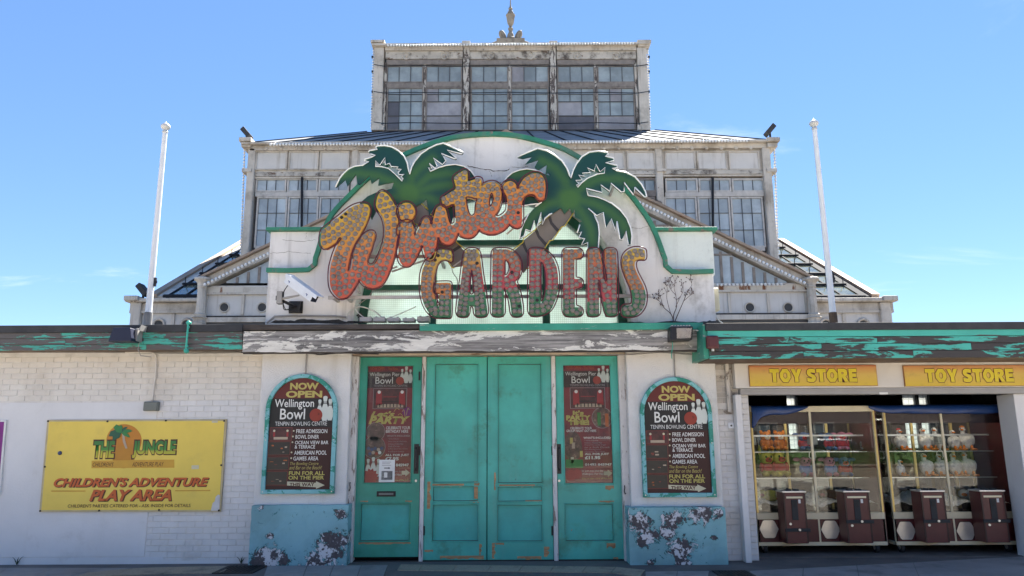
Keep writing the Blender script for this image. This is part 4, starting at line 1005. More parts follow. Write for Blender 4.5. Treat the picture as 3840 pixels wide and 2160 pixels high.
# ---- GARDENS
GRN = (0.04, 0.19, 0.085)
def gm(n, top, mid, cut):
    a, b = W(2000, 1190, LY)[1], W(2000, 932, LY)[1]
    t = 1-cut
    return gradz('garden_paint_'+n, [(0, (0.03, 0.12, 0.05)), (t-.006, GRN), (t+.006, mid), (t+.22, mid), (1, top)], a, b)
YEL, ORA, CRI, COR = (0.56, 0.42, 0.06), (0.50, 0.18, 0.05), (0.38, 0.055, 0.065), (0.48, 0.12, 0.08)
GAR = empty('block_lettering', (cx+.6, LY, W(2000, 1195, LY)[1]), 'word in tall red and green block capitals studded with lamps', 'lettering')
GL = {
 'G': (Z3, [[(330, 195), (400, 162), (500, 165), (590, 185), (604, 220), (610, 300), (603, 360), (570, 345), (500, 326), (430, 336), (385, 376), (345, 440), (320, 540), (300, 640), (295, 760), (305, 870), (325, 980), (355, 1070), (384, 1128), (390, 1060), (395, 960), (390, 902), (325, 890), (325, 790), (342, 735), (400, 726), (560, 726), (588, 760), (590, 1000), (586, 1290), (560, 1310), (400, 1310), (310, 1298), (230, 1240), (170, 1160), (125, 1060), (95, 940), (82, 800), (86, 640), (106, 520), (150, 410), (210, 330), (270, 262)]],
   gm('g', YEL, ORA, .73), [[(410, 195), (520, 205), (-375, 265), (455, 260), (555, 285), (-325, 340), (190, 392), (284, 405)], [(168, 486), (148, 570), (135, 660), (125, 750), (128, 840), (138, 930), (155, 1020), (186, 1110), (254, 1185), (326, 1246)], [(250, 494), (234, 576), (225, 660), (218, 750), (220, 830), (230, 920), (240, 1000), (270, 1080), (328, 1165)], [(430, 1246), (520, 1244), (430, 1156), (520, 1156), (440, 1062), (527, 1060), (440, 972), (528, 972), (-445, 886), (530, 886), (362, 790), (446, 795), (530, 795)]]),
 'A': (Z3, [[(858, 158), (1050, 158), (1072, 200), (1092, 330), (1120, 560), (1150, 760), (1180, 960), (1208, 1180), (1204, 1290), (1030, 1300), (1005, 1280), (990, 1110), (900, 1105), (890, 1280), (870, 1300), (696, 1290), (700, 1200), (720, 1020), (750, 800), (780, 560), (810, 330), (835, 190)], [(945, 480), (962, 570), (975, 760), (984, 935), (906, 935), (915, 760), (930, 580)]],
   gm('a', YEL, CRI, .63), [[(905, 190), (985, 190), (862, 262), (942, 265), (1022, 258), (905, 330), (985, 328)], [(845, 394), (835, 506), (815, 605), (800, 704), (792, 784), (780, 872), (765, 968), (754, 1058), (742, 1150), (732, 1236)], [(900, 457), (884, 570), (868, 660), (860, 748), (854, 830), (850, 908), (848, 1004), (838, 1080), (826, 1165), (812, 1248)], [(-1036, 394), (1052, 502), (1068, 598), (1075, 694), (1086, 775), (1100, 864), (1112, 950), (1118, 1034), (1132, 1126), (1145, 1228)], [(984, 452), (996, 556), (1012, 654), (1020, 742), (1018, 822), (1025, 905), (1034, 988), (1040, 1076), (1046, 1158), (1052, 1240)], [(940, 1008)]]),
 'R': (Z3, [[(1302, 162), (1560, 158), (1640, 190), (1718, 260), (1768, 350), (1784, 450), (1774, 560), (1740, 630), (1682, 695), (1720, 780), (1750, 880), (1780, 1010), (1800, 1140), (1805, 1288), (1628, 1294), (1616, 1180), (1600, 1050), (1575, 950), (1540, 870), (1492, 797), (1490, 1288), (1302, 1290), (1288, 1260)], [(1506, 320), (1550, 346), (1584, 400), (1594, 480), (1580, 550), (1545, 600), (1506, 634)]],
   gm('r', ORA, CRI, .60), [seg((1350, 190), (1332, 1212), 12), seg((1438, 190), (1416, 1212), 12), [(1526, 205), (1626, 240), (1692, 305), (1720, 394), (1724, 490), (1702, 582), (1640, 738)], [(1556, 280), (1620, 344), (1640, 440), (-1628, 548), (1618, 628), (1536, 674), (1548, 762)], [(1600, 848), (1692, 838), (1640, 938), (1722, 932), (1656, 1030), (1742, 1022), (1664, 1114), (-1752, 1122), (1676, 1208), (1760, 1208)]]),
 'D': (Z4, [[(24, 152), (200, 152), (290, 180), (380, 258), (440, 342), (488, 460), (508, 590), (514, 720), (504, 860), (470, 1000), (420, 1120), (368, 1200), (290, 1250), (180, 1280), (44, 1285), (18, 1240)], [(216, 350), (260, 400), (290, 500), (305, 640), (308, 780), (295, 900), (265, 1010), (216, 1078)]],
   gm('d', COR, CRI, .60), [seg((82, 195), (66, 1215), 12), seg((174, 195), (160, 925), 9) + [(-156, 1022), (160, 1116), (162, 1218)], [(268, 218), (348, 274), (400, 350), (430, 428), (446, 515), (462, 605), (468, 704), (464, 796), (450, 888), (434, 978), (400, 1068), (346, 1140), (264, 1196)], [(262, 298), (318, 376), (344, 450), (366, 532), (374, 620), (374, 712), (368, 800), (360, 888), (342, 978), (306, 1066), (240, 1112)]]),
 'E': (Z4, [[(600, 158), (900, 158), (920, 190), (920, 302), (790, 306), (790, 660), (920, 660), (920, 805), (795, 806), (795, 1140), (918, 1150), (925, 1260), (900, 1285), (640, 1288), (602, 1250)]],
   gm('e', ORA, CRI, .74), [seg((648, 195), (658, 1218), 13), seg((740, 195), (748, 1118), 12), [(812, 258), (872, 190), (824, 756), (886, 692), (758, 1200), (830, 1240), (892, 1176)]]),
 'N': (Z4, [[(1018, 154), (1204, 154), (1226, 220), (1325, 738), (1306, 560), (1300, 162), (1488, 154), (1508, 500), (1510, 1280), (1332, 1290), (1306, 1180), (1196, 652), (1206, 1000), (1210, 1280), (1032, 1290), (1012, 1268)]],
   gm('n', ORA, CRI, .78), [seg((1072, 190), (1082, 1220), 13), [(1160, 190), (1166, 272), (1190, 354), (1206, 440), (1216, 522), (1240, 606), (1268, 696), (1298, 776), (1304, 858), (1344, 946), (1356, 1036), (1372, 1128), (1376, 1214)], [(1142, 494), (1156, 610), (1160, 706), (1158, 790), (1160, 872), (1162, 956), (1164, 1044), (1166, 1132), (1168, 1220)], seg((1360, 190), (1366, 516), 5) + [(1372, 616), (1380, 708), (1374, 818)], seg((1450, 190), (1462, 1214), 13)]),
 'S': (Z4, [[(1985, 200), (1970, 170), (1900, 142), (1800, 142), (1710, 176), (1640, 240), (1606, 330), (1606, 440), (1640, 560), (1690, 680), (1740, 790), (1770, 900), (1784, 1010), (1770, 1088), (1720, 1114), (1622, 1122), (1600, 1180), (1612, 1270), (1680, 1290), (1800, 1284), (1890, 1240), (1960, 1150), (1994, 1040), (1994, 900), (1960, 780), (1900, 660), (1850, 560), (1816, 460), (1816, 380), (1850, 332), (1920, 320), (1985, 318)]],
   gm('s', YEL, ORA, .61), [[(1910, 190), (1816, 190), (1726, 224), (1662, 300), (1650, 386), (1662, 474), (1686, 550), (1722, 636), (1764, 712), (1800, 792), (1832, 868), (1850, 950), (1850, 1040), (1824, 1120), (1740, 1160), (1650, 1170)], [(1940, 255), (1850, 256), (1764, 296), (1748, 384), (1758, 472), (1784, 550), (1814, 632), (1858, 712), (1900, 792), (1926, 880), (1946, 960), (1944, 1050), (1926, 1132), (1870, 1202), (1790, 1236), (1694, 1240)]]),
}
NLAB = {'G': 'yellow and green block capital G', 'A': 'yellow and red block capital A', 'R': 'red and green block capital R', 'D': 'crimson and green block capital D', 'E': 'orange and red block capital E', 'N': 'orange red block capital N', 'S': 'ochre and green block capital S'}
cnt = 0
for ch, (z, loops, m, rows) in GL.items():
    o = letter('letter', GAR, loops, z, m, ch in 'GS'); tag(o, NLAB[ch]); cnt += lamps(o, rows, z)
# rails that carry the letters, with brackets back to the wall
SF = empty('letter_rack', (cx, RY, W(1900, 1115, RY)[1]), 'pale grey steel rails and brackets carrying the lamp-studded lettering', 'frame')
for py, a, b in ((962, 1290, 2310), (1115, 1230, 2440)):
    x0, z0 = W(a, py, RY); x1, z1 = W(b, py, RY)
    MB().box(x0, x1, RY, RY+.04, z0-.022, z0+.022).build('rail', M['rail'], SF)
for px, py in ((1300, 1115), (1650, 962), (1650, 1115), (2020, 962), (2020, 1115), (2400, 1115), (1250, 1115), (2290, 962)):
    x, z = W(px, py, RY)
    MB().box(x-.02, x+.02, RY+.0405, .37 if 1400 < px < 2250 else .02, z-.02, z+.02).build('bracket', M['rail'], SF)
for a, b in (((1470, 1020), (1640, 960)), ((1700, 1000), (1800, 930)), ((1900, 880), (1990, 800)), ((1330, 1060), (1490, 1000))):
    p, q = W(*a, RY), W(*b, RY-.05)
    MB().cyl((p[0], RY-.02, p[1]), (q[0], RY-.05, q[1]), .013, n=6).build('stay', M['rail'], SF)
# struts from letters and palms to the rails
for px, py in ((1350, 1100), (1500, 960), (1560, 960), (1700, 962), (2000, 1115), (1620, 1115), (1740, 1115), (1870, 1115), (2100, 1115), (2220, 1115), (2370, 1115), (2080, 962), (1850, 962)):
    x, z = W(px, py, RY)
    MB().box(x-.012, x+.012, LY+.10, RY+.001, z-.012, z+.012).build('strut', M['rail'], SF)

# ---- palm trees
def palm(name, label, crown, hole, z, ribs, center, trunkpoly_fn, neon):
    e = empty(name, (W(*center, PY)[0], PY, W(*center, PY)[1]-1.2), label, 'palm sign', 'flat palm tree cut-outs on the sign')
    L = [wl(zc(crown, *z), PY)] + [wl(zc(h, *z), PY) for h in hole]
    me = shape_mesh('crown', L, PY, .035)
    bm = bmesh.new(); bm.from_mesh(me)
    bmesh.ops.triangulate(bm, faces=bm.faces)
    for it in range(7):
        long = [ed for ed in bm.edges if ed.calc_length() > .07]
        if not long: break
        bmesh.ops.subdivide_edges(bm, edges=long, cuts=1)
        bmesh.ops.triangulate(bm, faces=[f for f in bm.faces if len(f.verts) > 3])
    bm.to_mesh(me); bm.free()
    ca = me.color_attributes.new('paint', 'FLOAT_COLOR', 'POINT')
    RB = [[W(*p, PY) for p in zc(r_, *z)] for r_ in ribs]
    cc = W(*center, PY)
    def dist(p, a, b):
        ax, az = b[0]-a[0], b[1]-a[1]; t = max(0, min(1, ((p[0]-a[0])*ax+(p[1]-a[1])*az)/(ax*ax+az*az+1e-9)))
        return math.hypot(p[0]-a[0]-ax*t, p[1]-a[1]-az*t)
    for i, v in enumerate(me.vertices):
        p = (v.co.x, v.co.z)
        d = min(min(dist(p, a, b) for a, b in zip(r_, r_[1:])) for r_ in RB)
        f = math.exp(-(d/.075)**2)*.75
        dc = math.hypot(p[0]-cc[0], p[1]-cc[1])
        f = max(f*(1 if dc < 1.1 else .8), math.exp(-(dc/.19)**4)*1.1)
        f = min(1, f)
        a, b = (0.004, 0.046, 0.035), (0.045, 0.125, 0.022)
        ca.data[i].color = (a[0]+(b[0]-a[0])*f, a[1]+(b[1]-a[1])*f, a[2]+(b[2]-a[2])*f, 1)
    cr_ = finish('crown', me, M['palm_paint'], e)
    for a, b in neon:
        path = wl(zc(crown[a:b], *z), PY)
        MB().tube([(x, PY-.02, zv) for x, zv in path], .010, 6).build('neon_tube', M['neon_white'], cr_, smooth=True)
    for h in hole:
        MB().tube([(x, PY-.02, zv) for x, zv in wl(zc(h, *z), PY)], .008, 6, True).build('neon_tube', M['neon_white'], cr_, smooth=True)
    return e
m, nt, b, pos = base('palm_paint')
va = nd(nt, 'ShaderNodeVertexColor', layer_name='paint'); nt.links.new(va.outputs[0], b.inputs['Base Color']); b.inputs['Roughness'].default_value = .4
M['palm_paint'] = m
M['palm_heart'] = mat('palm_heart', (0.075, 0.145, 0.024), 0.45, .1, 3)
M['trunk_paint'] = mat('trunk_paint', (0.165, 0.14, 0.115), 0.5, .12, 2)
M['trunk_ring'] = mat('trunk_ring', (0.035, 0.028, 0.026), 0.5, .1, 3)
lc = [(90, 842), (160, 690), (230, 602), (310, 532), (420, 482), (560, 466), (660, 402), (592, 392), (592, 362), (700, 330), (772, 297), (690, 270), (660, 240), (672, 212), (810, 190), (780, 152), (800, 136), (930, 126), (1060, 152), (1180, 222), (1270, 312), (1322, 422), (1350, 560), (1365, 622), (1400, 500), (1460, 390), (1560, 270), (1700, 172), (1830, 112), (1945, 86), (2100, 156), (2290, 246), (2262, 270), (2010, 206), (2172, 350), (2140, 356), (1912, 266), (1992, 390), (1930, 456), (1776, 346), (1840, 480), (1800, 520), (1706, 440), (1750, 522), (1690, 512), (1722, 572), (1850, 512), (2000, 466), (2150, 450), (2300, 482), (2420, 562), (2490, 662), (2530, 742),
      (2440, 900), (2300, 1010), (2180, 1120), (2180, 1250), (2230, 1460), (2120, 1330), (2070, 1480), (1960, 1280), (1900, 1380), (1800, 1180), (1700, 1320), (1650, 1040), (1560, 1120), (1420, 1180), (1330, 1150), (1200, 1120), (1060, 1140), (960, 1180), (880, 1290), (780, 1250), (705, 1395), (640, 1240), (500, 1290), (505, 1110), (640, 992), (780, 930), (950, 888), (1052, 862), (1092, 746), (940, 772), (820, 800), (842, 670), (702, 770), (662, 632), (500, 790), (462, 780), (436, 612), (286, 816), (250, 702)]
lh = [(780, 390), (850, 466), (944, 332), (946, 460), (1020, 432), (1050, 490), (1170, 496), (1140, 530), (1220, 540), (1170, 590), (1180, 630), (1270, 626), (1220, 660), (1250, 700), (1235, 740), (1110, 612), (1000, 520), (880, 492), (780, 490)]
palm('palm_tree_sign', 'flat green palm tree cut-out behind the script word, left of the two', lc, [lh], Z5,
     [[(250, 640), (500, 600), (800, 640), (1100, 760), (1300, 920)], [(1370, 880), (1400, 640), (1560, 480), (1760, 340)], [(1420, 900), (1700, 640), (2000, 600), (2300, 640)], [(1450, 930), (1800, 820), (2100, 790)], [(1350, 950), (1100, 1010), (800, 1050), (640, 1160)], [(1400, 980), (1700, 1020), (2000, 1150)]],
     (1240+1350/4.6, 520+950/4.6), None, [(0, 12), (12, 31), (30, 47), (46, 54)])
rc = [(135, 166), (250, 112), (380, 60), (500, 90), (600, 150), (680, 212), (740, 300), (775, 390), (790, 432), (820, 330), (860, 250), (930, 160), (1020, 106), (1130, 92), (1240, 110), (1250, 130), (1216, 156), (1320, 180), (1322, 210), (1222, 236), (1360, 270), (1362, 300), (1302, 306), (1360, 336), (1470, 356), (1580, 410), (1660, 500), (1710, 590), (1725, 655), (1700, 660), (1580, 540), (1565, 635), (1446, 480), (1450, 590), (1415, 600), (1286, 490), (1270, 590), (1160, 510), (1175, 605), (980, 555), (1005, 640), (1120, 660), (1200, 690), (1300, 740), (1400, 820), (1480, 920), (1530, 1040), (1545, 1140), (1536, 1245), (1500, 1250), (1470, 1080), (1430, 1185), (1395, 1180), (1360, 960), (1340, 1070), (1290, 930), (1220, 1040), (1190, 850), (1110, 890), (1006, 800), (1080, 880), (1130, 990), (1142, 1100), (1130, 1290),
      (1000, 1320), (1000, 1220), (920, 1255), (962, 1172), (890, 1162), (922, 1090), (870, 1102), (902, 1002), (880, 992), (930, 950), (845, 900), (840, 800), (810, 860), (780, 790), (716, 862), (670, 790), (560, 862), (532, 872), (470, 922), (442, 1000), (426, 850), (370, 1042), (342, 950), (302, 1082), (236, 1060), (216, 1140), (160, 1172), (172, 1080), (210, 980), (270, 870), (350, 780), (430, 722), (390, 742), (292, 752), (200, 770), (120, 762), (60, 722), (-60, 742), (-90, 642), (-60, 520), (0, 420), (70, 360), (160, 326), (250, 312), (350, 326), (440, 360), (545, 392), (512, 352), (480, 370), (495, 252), (382, 326), (346, 282), (395, 190), (232, 246), (320, 150), (200, 180)]
rh = [(852, 456), (930, 450), (890, 390), (960, 404), (932, 366), (1030, 360), (996, 302), (1080, 340), (1100, 256), (1150, 350), (1214, 296), (1205, 366), (1120, 376), (1000, 426), (930, 480), (876, 540), (862, 512), (890, 500)]
palm('palm_tree_sign', 'flat green palm tree cut-out above the block capitals, right of the two', rc, [rh], Z6,
     [[(430, 200), (600, 300), (720, 460), (770, 640)], [(830, 640), (940, 520), (1150, 430), (1400, 430), (1560, 500)], [(880, 680), (1100, 740), (1300, 850), (1430, 980), (1500, 1120)], [(840, 720), (960, 900), (1040, 1050), (1060, 1280)], [(700, 700), (500, 740), (330, 880), (230, 1040)], [(100, 390), (280, 350), (430, 390)]],
     (1900+780/3.293, 540+680/3.293), None, [(0, 31), (30, 41), (40, 54), (53, 60), (60, 72), (80, 94), (94, 110)])
def trunk(par_label, a, b, w0, w1, parent):
    """leaning trunk from pixel a (top) to b (foot) in overlapping sleeves"""
    A, Bq = Vector((*W(*a, PY+.03),)), Vector((*W(*b, PY+.03),))
    d = (Bq-A); L = d.length; d.normalize(); nrm = Vector((-d.y, d.x)); k = 4
    for i in range(k):
        t0, t1 = i/k, (i+1)/k
        p, q = A+d*L*t0, A+d*L*(t1+.015)
        wa, wb = (w0+(w1-w0)*t0)*.92, (w0+(w1-w0)*t1)*1.06
        poly = [p+nrm*wa, p-nrm*wa, q-nrm*wb-d*.06, q-nrm*wb*.2+d*.01, q+nrm*wb+d*.03]
        MB().prism([(v.x, v.y) for v in poly], PY+.034+.006*i, PY+.06+.006*i).build('trunk_sleeve', M['trunk_paint'], parent)
        if i < k-1:
            poly = [q+nrm*wb*.98+d*.03, q-nrm*wb*.2+d*.012, q-nrm*wb*.95-d*.05, q-nrm*wb*.95+d*.0, q-nrm*wb*.2+d*.05, q+nrm*wb*.98+d*.075]
            MB().prism([(v.x, v.y) for v in poly], PY+.0335+.006*i, PY+.0345+.006*i+.005).build('trunk_ring', M['trunk_ring'], parent)
    for s in (-1, 1):
        pts = []
        for i in range(k):
            for t, o in ((i/k, .9), ((i+.85)/k, 1.12), ((i+.95)/k, .95)):
                v = A+d*L*t+nrm*s*(w0+(w1-w0)*t)*o*1.05; pts.append((v.x, PY+.01, v.y))
        MB().tube(pts, .0075, 5).build('neon_tube', M['neon_yellow'], parent, smooth=True)
palms = [o for o in bpy.data.objects if o.name.startswith('palm_tree_sign')]
palms.sort(key=lambda o: o.location.x)
trunk('l', (1545, 772), (1735, 985), .115, .135, palms[0])
trunk('r', (2128, 782), (1940, 985), .115, .150, palms[1])
for e, pts in ((palms[0], ((1450, 640), (1640, 660))), (palms[1], ((2080, 700), (2300, 700)))):
    for p in pts:
        x, z = W(*p, PY)
        MB().box(x-.015, x+.015, PY+.036, .37 if (x-cx)**2/Rr**2+(z-cz)**2/ap**2 < .9 else .01, z-.015, z+.015).build('bracket', M['rail'], e)
# loose white cables below the sign
def cable(pts, r, m, label, Y=-.2, name='cable', cat='cable', group='cables about the sign'):
    P = [(W(px, py, Y+dy)[0], Y+dy, W(px, py, Y+dy)[1]) for px, py, dy in [(p + (0,))[:3] for p in pts]]
    o = MB().tube(catmull(P, 5, False), r, 5).build(name, M[m], None, smooth=True); tag(o, label, cat, group); return o
cable([(1300, 1195), (1310, 1170), (1345, 1150), (1400, 1165), (1450, 1200), (1530, 1205), (1600, 1190), (1640, 1172)], .010, 'cable_white', 'white cable looping along the foot of the window left of the letter G', -.1)
cable([(1330, 1150), (1345, 1175), (1390, 1205), (1420, 1203), (1480, 1185), (1560, 1150)], .007, 'cable_white', 'thin white cable curving up behind the letter G', -.12)
cable([(1345, 1140), (1385, 1110), (1405, 1060), (1395, 1010)], .006, 'cable_grey', 'grey cable rising behind the lower end of the letter W', -.15)
cable([(1690, 905), (1695, 1010), (1715, 1050), (1712, 1100), (1740, 1125)], .006, 'cable_grey', 'grey cable hanging between the letters G and A', -.2)
cable([(2345, 1090), (2352, 1120), (2345, 1150), (2310, 1180)], .009, 'cable_white', 'short white cable hanging beside the letter S', -.2)
for i, (a, b) in enumerate(((1375, 1192), (1425, 1193), (1478, 1194), (1535, 1196), (1590, 1190))):
    x, z = W(a, b, -.12)
    e = MB().box(x-.085, x+.085, -.20, -.06, W(a, 1209, -.12)[1], z).cyl((x-.05, -.13, z), (x-.05, -.13, z+.02), .018, n=8).cyl((x+.05, -.13, z), (x+.05, -.13, z+.02), .018, n=8).build('transformer_box', M['rail'], None, bevel=.008)
    tag(e, ['leftmost', 'second from left', 'middle', 'second from right', 'rightmost'][i] + ' of five small pale transformer boxes below the sign', 'electrical box', 'transformer boxes on the canopy')
# ================================================================== winter garden
WG = empty('winter_garden', (0, 24, 0), 'tall weathered white glasshouse with stepped tiers rising behind the entrance', 'building')
YPo, YWi, YMi, YTo = 18.0, 20.0, 24.0, 30.0
def bx(name, px0, py0, px1, py1, Y, d, m, par=WG, bevel=0.0, proud=0.0):
    x0, x1, z0, z1 = rect(px0, py0, px1, py1, Y)
    return MB().box(x0, x1, Y-proud, Y+d, z0, z1).build(name, M[m], par, bevel=bevel)
def bulbs(pts, Y, step_, r, par):
    """string of small white lamps along a pixel polyline (too small to pick out singly)"""
    P = [Vector((W(*p, Y)[0], Y, W(*p, Y)[1])) for p in pts]; mb = MB()
    for a, b in zip(P, P[1:]):
        n = max(1, int((b-a).length/step_))
        for i in range(n):
            c = a + (b-a)*i/n
            mb.ball(c, r, r, r*1.1, 6, 4)
    o = mb.build('light_string', M['bulb_white'], par, smooth=True); tag(o, kind='stuff')
    MB().tube(P, r*.35, 4).build('string_cable', M['cable_grey'], par)
    return o

def sash(px0, px1, rows, Y, cols, par, mset, frame=5, special={}, fm='sash'):
    """one sash: frame + glazing bars + each pane on its own. rows: [(y0,y1)] per light-row group"""
    x0 = W(px0, (rows[0][0]+rows[-1][1])/2, Y)[0]; x1 = W(px1, (rows[0][0]+rows[-1][1])/2, Y)[0]
    pm = (px0+px1)/2
    zt, zb = W(pm, rows[0][0], Y)[1], W(pm, rows[-1][1], Y)[1]
    t = (W(pm+frame, 500, Y)[0]-W(pm, 500, Y)[0])
    w = shape('window', [[(x0, zb), (x1, zb), (x1, zt), (x0, zt)], [(x0+t, zb+t), (x0+t, zt-t), (x1-t, zt-t), (x1-t, zb+t)]], Y-.03, .14, M[fm], par)
    bw = t*(.22 if fm == 'sash' else .12)
    zs = [(W(pm, b, Y)[1], W(pm, a, Y)[1]) for a, b in rows]
    cw = (x1-x0-2*t)/cols
    for ri, (z0, z1) in enumerate(zs):
        if ri: z1b = z1
        c = 0
        while c < cols:
            span = special.get((ri, c), (1, None))
            k = span[0]
            m = M[span[1]] if span[1] else M[random.choice(mset)]
            a = x0+t+cw*c; b = a+cw*k
            MB().box(a+.004, b-.004, Y+.03+random.uniform(0, .012), Y+.05, max(z0, zb+t)+.004, min(z1, zt-t)-.004).build('pane', m, w)
            c += k
            if c < cols:
                MB().box(b-bw, b+bw, Y-.01, Y+.06, max(z0, zb+t)+bw, min(z1, zt-t)-bw).build('glazing_bar', M['glaze_bar'], w)
        if ri < len(zs)-1:
            MB().box(x0+t, x1-t, Y-.012, Y+.062, z0-bw, z0+bw).build('glazing_bar', M['glaze_bar'], w)
    return w
PS = ['pane']*6 + ['pane_white']*1

# ---- tower
xT0, xT1 = W(1402, 330, YTo)[0], W(2428, 330, YTo)[0]
zTb, zTt = W(1915, 497, YTo)[1], W(1915, 170, YTo)[1]
tw = MB().box(xT0+.2, xT1-.2, YTo+.25, YTo+9, zTb-1, zTt-.3).build('tower_body', M['pane_dark'], WG)
TYs = [(245, 311)], [(328, 353), (353, 381), (381, 434), (434, 491)]
bays = [(1449, 1734), (1764, 2059), (2089, 2382)]
spec_low = {(0, 0): {(2, 0): (1, 'pane_dark'), (3, 0): (1, 'pane_dark')}, (0, 1): {(0, 0): (1, 'pane_white'), (1, 0): (1, 'pane_white'), (2, 0): (3, 'pane_white'), (3, 0): (3, 'pane_white')},
            (2, 0): {(2, 0): (2, 'pane_white'), (3, 0): (3, 'pane_dark')}, (2, 1): {(0, 1): (1, 'pane_white'), (1, 1): (1, 'pane_white'), (3, 0): (3, 'pane_white')}}
spec_up = {(1, 1): {(0, 0): (1, 'pane_white')}}
for i, (a, b) in enumerate(bays):
    mid = (a+b)/2
    for j, (s0, s1) in enumerate(((a, mid-4), (mid+4, b))):
        sash(s0, s1, TYs[0], YTo, 3, WG, ['pane'], 5, spec_up.get((i, j), {}))
        sash(s0, s1, TYs[1], YTo, 3, WG, ['pane'], 5, spec_low.get((i, j), {}))
    bx('mullion', mid-4, 238, mid+4, 495, YTo, .2, 'post_peel', proud=.05)
    bx('transom', a, 312, b, 327, YTo, .16, 'sash', proud=.04)
    bx('window_head', a, 226, b, 244, YTo, .2, 'sash', proud=.08)
    # frieze with roundels
    f = bx('frieze', a-2, 196, b+2, 224, YTo, .2, 'frieze', proud=.12)
    bx('cornice_board', a-2, 176, b+2, 195, YTo, .25, 'old_white', proud=.22)
    for k in range(2):
        cxx, czz = W(a+(b-a)*(.22+.5*k+.04), 210, YTo-.12)
        mb = MB()
        pts = [(cxx+.22*math.cos(t*math.pi/8), YTo-.14, czz+.22*math.sin(t*math.pi/8)) for t in range(16)]
        mb.tube(pts, .035, 5, True); mb.ball((cxx, YTo-.13, czz), .10, .05, .10, 8, 6)
        mb.build('roundel', M['frieze'], f, smooth=True)
    for k in range(3):
        gx, gz = W(a+(b-a)*(k+.5)/3, 186, YTo-.24)
        MB().box(gx-.05, gx+.05, YTo-.27, YTo-.221, gz-.05, gz+.05).build('bracket', M['frieze'], f)
for a, b in ((1737, 1761), (2062, 2086)):
    c = bx('column', a, 170, b, 497, YTo, .3, 'post_peel', proud=.20, bevel=.04)
    bx('column_cap', a-3, 164, b+3, 176, YTo, .3, 'old_white', proud=.34)
for a, b, sgn in ((1401, 1438, -1), (2392, 2429, 1)):
    c = bx('column', a, 184, b, 492, YTo, .6, 'old_white', proud=.25, bevel=.06)
    bx('column_cap', a-6, 164, b+8, 172, YTo, .7, 'old_white', proud=.45)
    bx('column_cap', a-2, 173, b+3, 184, YTo, .7, 'old_white', proud=.35)
    bx('column_base', a-5, 480, b+5, 497, YTo, .7, 'old_white', proud=.40)
    bx('pilaster', (b+1 if sgn < 0 else a-9), 238, (b+10 if sgn < 0 else a-1), 495, YTo, .3, 'post_peel', proud=.08)
    xx = a-4 if sgn < 0 else b+4
    bulbs([(xx+4*(-sgn), 180), (xx+5*sgn, 488)], YTo, .17, .062, WG)
    for py in (215, 270, 345, 410, 470):
        bx('clip', xx-3, py-3, xx+3, py+3, YTo, .1, 'rod', proud=.1)
x0, x1, z0, z1 = rect(1395, 166, 2436, 171, YTo-.3)
MB().box(x0, x1, YTo-.45, YTo+9.3, z0, z1+.02).build('cornice', M['old_white'], WG)
bulbs([(1455, 171), (2385, 163)], YTo-.55, .165, .068, WG)
bx('sill', 1430, 492, 2395, 499, YTo, .3, 'dark_wood', proud=.2)
for py in (246, 347, 461):
    P = []
    for k, px in enumerate((1402, 1440, 1520, 1740, 1900, 2075, 2250, 2390, 2430)):
        q = W(px, py+(2 if k % 2 else -1), YTo-.35); P.append((q[0], YTo-.35-(.1 if k in (0, 8) else 0), q[1]))
    MB().tube(P, .026, 5).build('tie_rod', M['rod'], WG)
# finial
fx, fz = W(1915, 163, YTo+3)
s = 1/(W(1916, 163, YTo+3)[0]-fx)
def fu(p): return p/s
fin = empty('f', (0, 0, 0)); bpy.data.objects.remove(fin)
prof = [(20, 160), (24, 150), (14, 142), (12, 130), (7, 120), (7, 115), (9, 112), (10, 108), (6, 103), (6, 99), (12, 88), (15, 70), (16, 62), (18, 60), (18, 57), (14, 55), (11, 46), (6, 40), (5, 37), (8, 35), (8, 32), (5, 28), (3, 24), (2, 10), (1.5, -40)]
zf = lambda py: W(1915, py, YTo+3)[1]
fo = MB().lathe([(fu(r_), zf(py)-zf(163)) for r_, py in prof], (fx, YTo+3, zf(163)), 12).build('finial', M['stone'], WG, smooth=False)
for sg in (-1, 1):
    pts = [(fx+sg*fu(p), YTo+3, zf(q)) for p, q in ((68, 162), (50, 158), (30, 152), (24, 140), (30, 126), (36, 120), (38, 132), (32, 146))]
    MB().tube(catmull(pts, 3, False), [fu(4+5*math.sin(math.pi*min(1, i/21))) for i in range(22)], 7).build('finial_scroll', M['stone'], fo, smooth=True)
MB().box(fx-fu(52), fx+fu(52), YTo+2.4, YTo+3.6, zTt-.3, zf(161)).build('finial_base', M['stone'], fo)

# ---- middle tier
zMt = W(1900, 530, YMi)[1]; zMb = W(1900, 1010, YMi)[1]
xM0, xM1 = W(917, 760, YMi)[0], W(2905, 760, YMi)[0]
MB().box(xM0+.2, xM1-.2, YMi+.25, YTo+6, 0.5, zMt-.3).build('tier_body', M['pane_dark'], WG)
x0, x1, z0, z1 = rect(905, 529, 2915, 538, YMi-.4)
MB().box(x0, x1, YMi-.5, YMi+.3, z0, z1).build('cornice', M['old_white'], WG, bevel=.04)
bx('cornice_board', 945, 540, 2875, 566, YMi, .3, 'old_white', proud=.25)
bulbs([(1015, 542), (1630, 539)], YMi-.62, .15, .072, WG)
bulbs([(2078, 534), (2812, 528)], YMi-.62, .15, .072, WG)
for px in range(1000, 2860, 55):
    gx, gz = W(px, 556, YMi-.25)
    MB().ball((gx, YMi-.27, gz), .09, .06, .09, 8, 6).build('bracket', M['old_white'], WG)
bx('frieze_board', 945, 567, 2875, 645, YMi, .28, 'old_white', proud=.06)
bx('string_course', 945, 645, 2875, 660, YMi, .28, 'frieze', proud=.14)
bx('string_course', 945, 661, 2875, 667, YMi, .28, 'old_white', proud=.10)
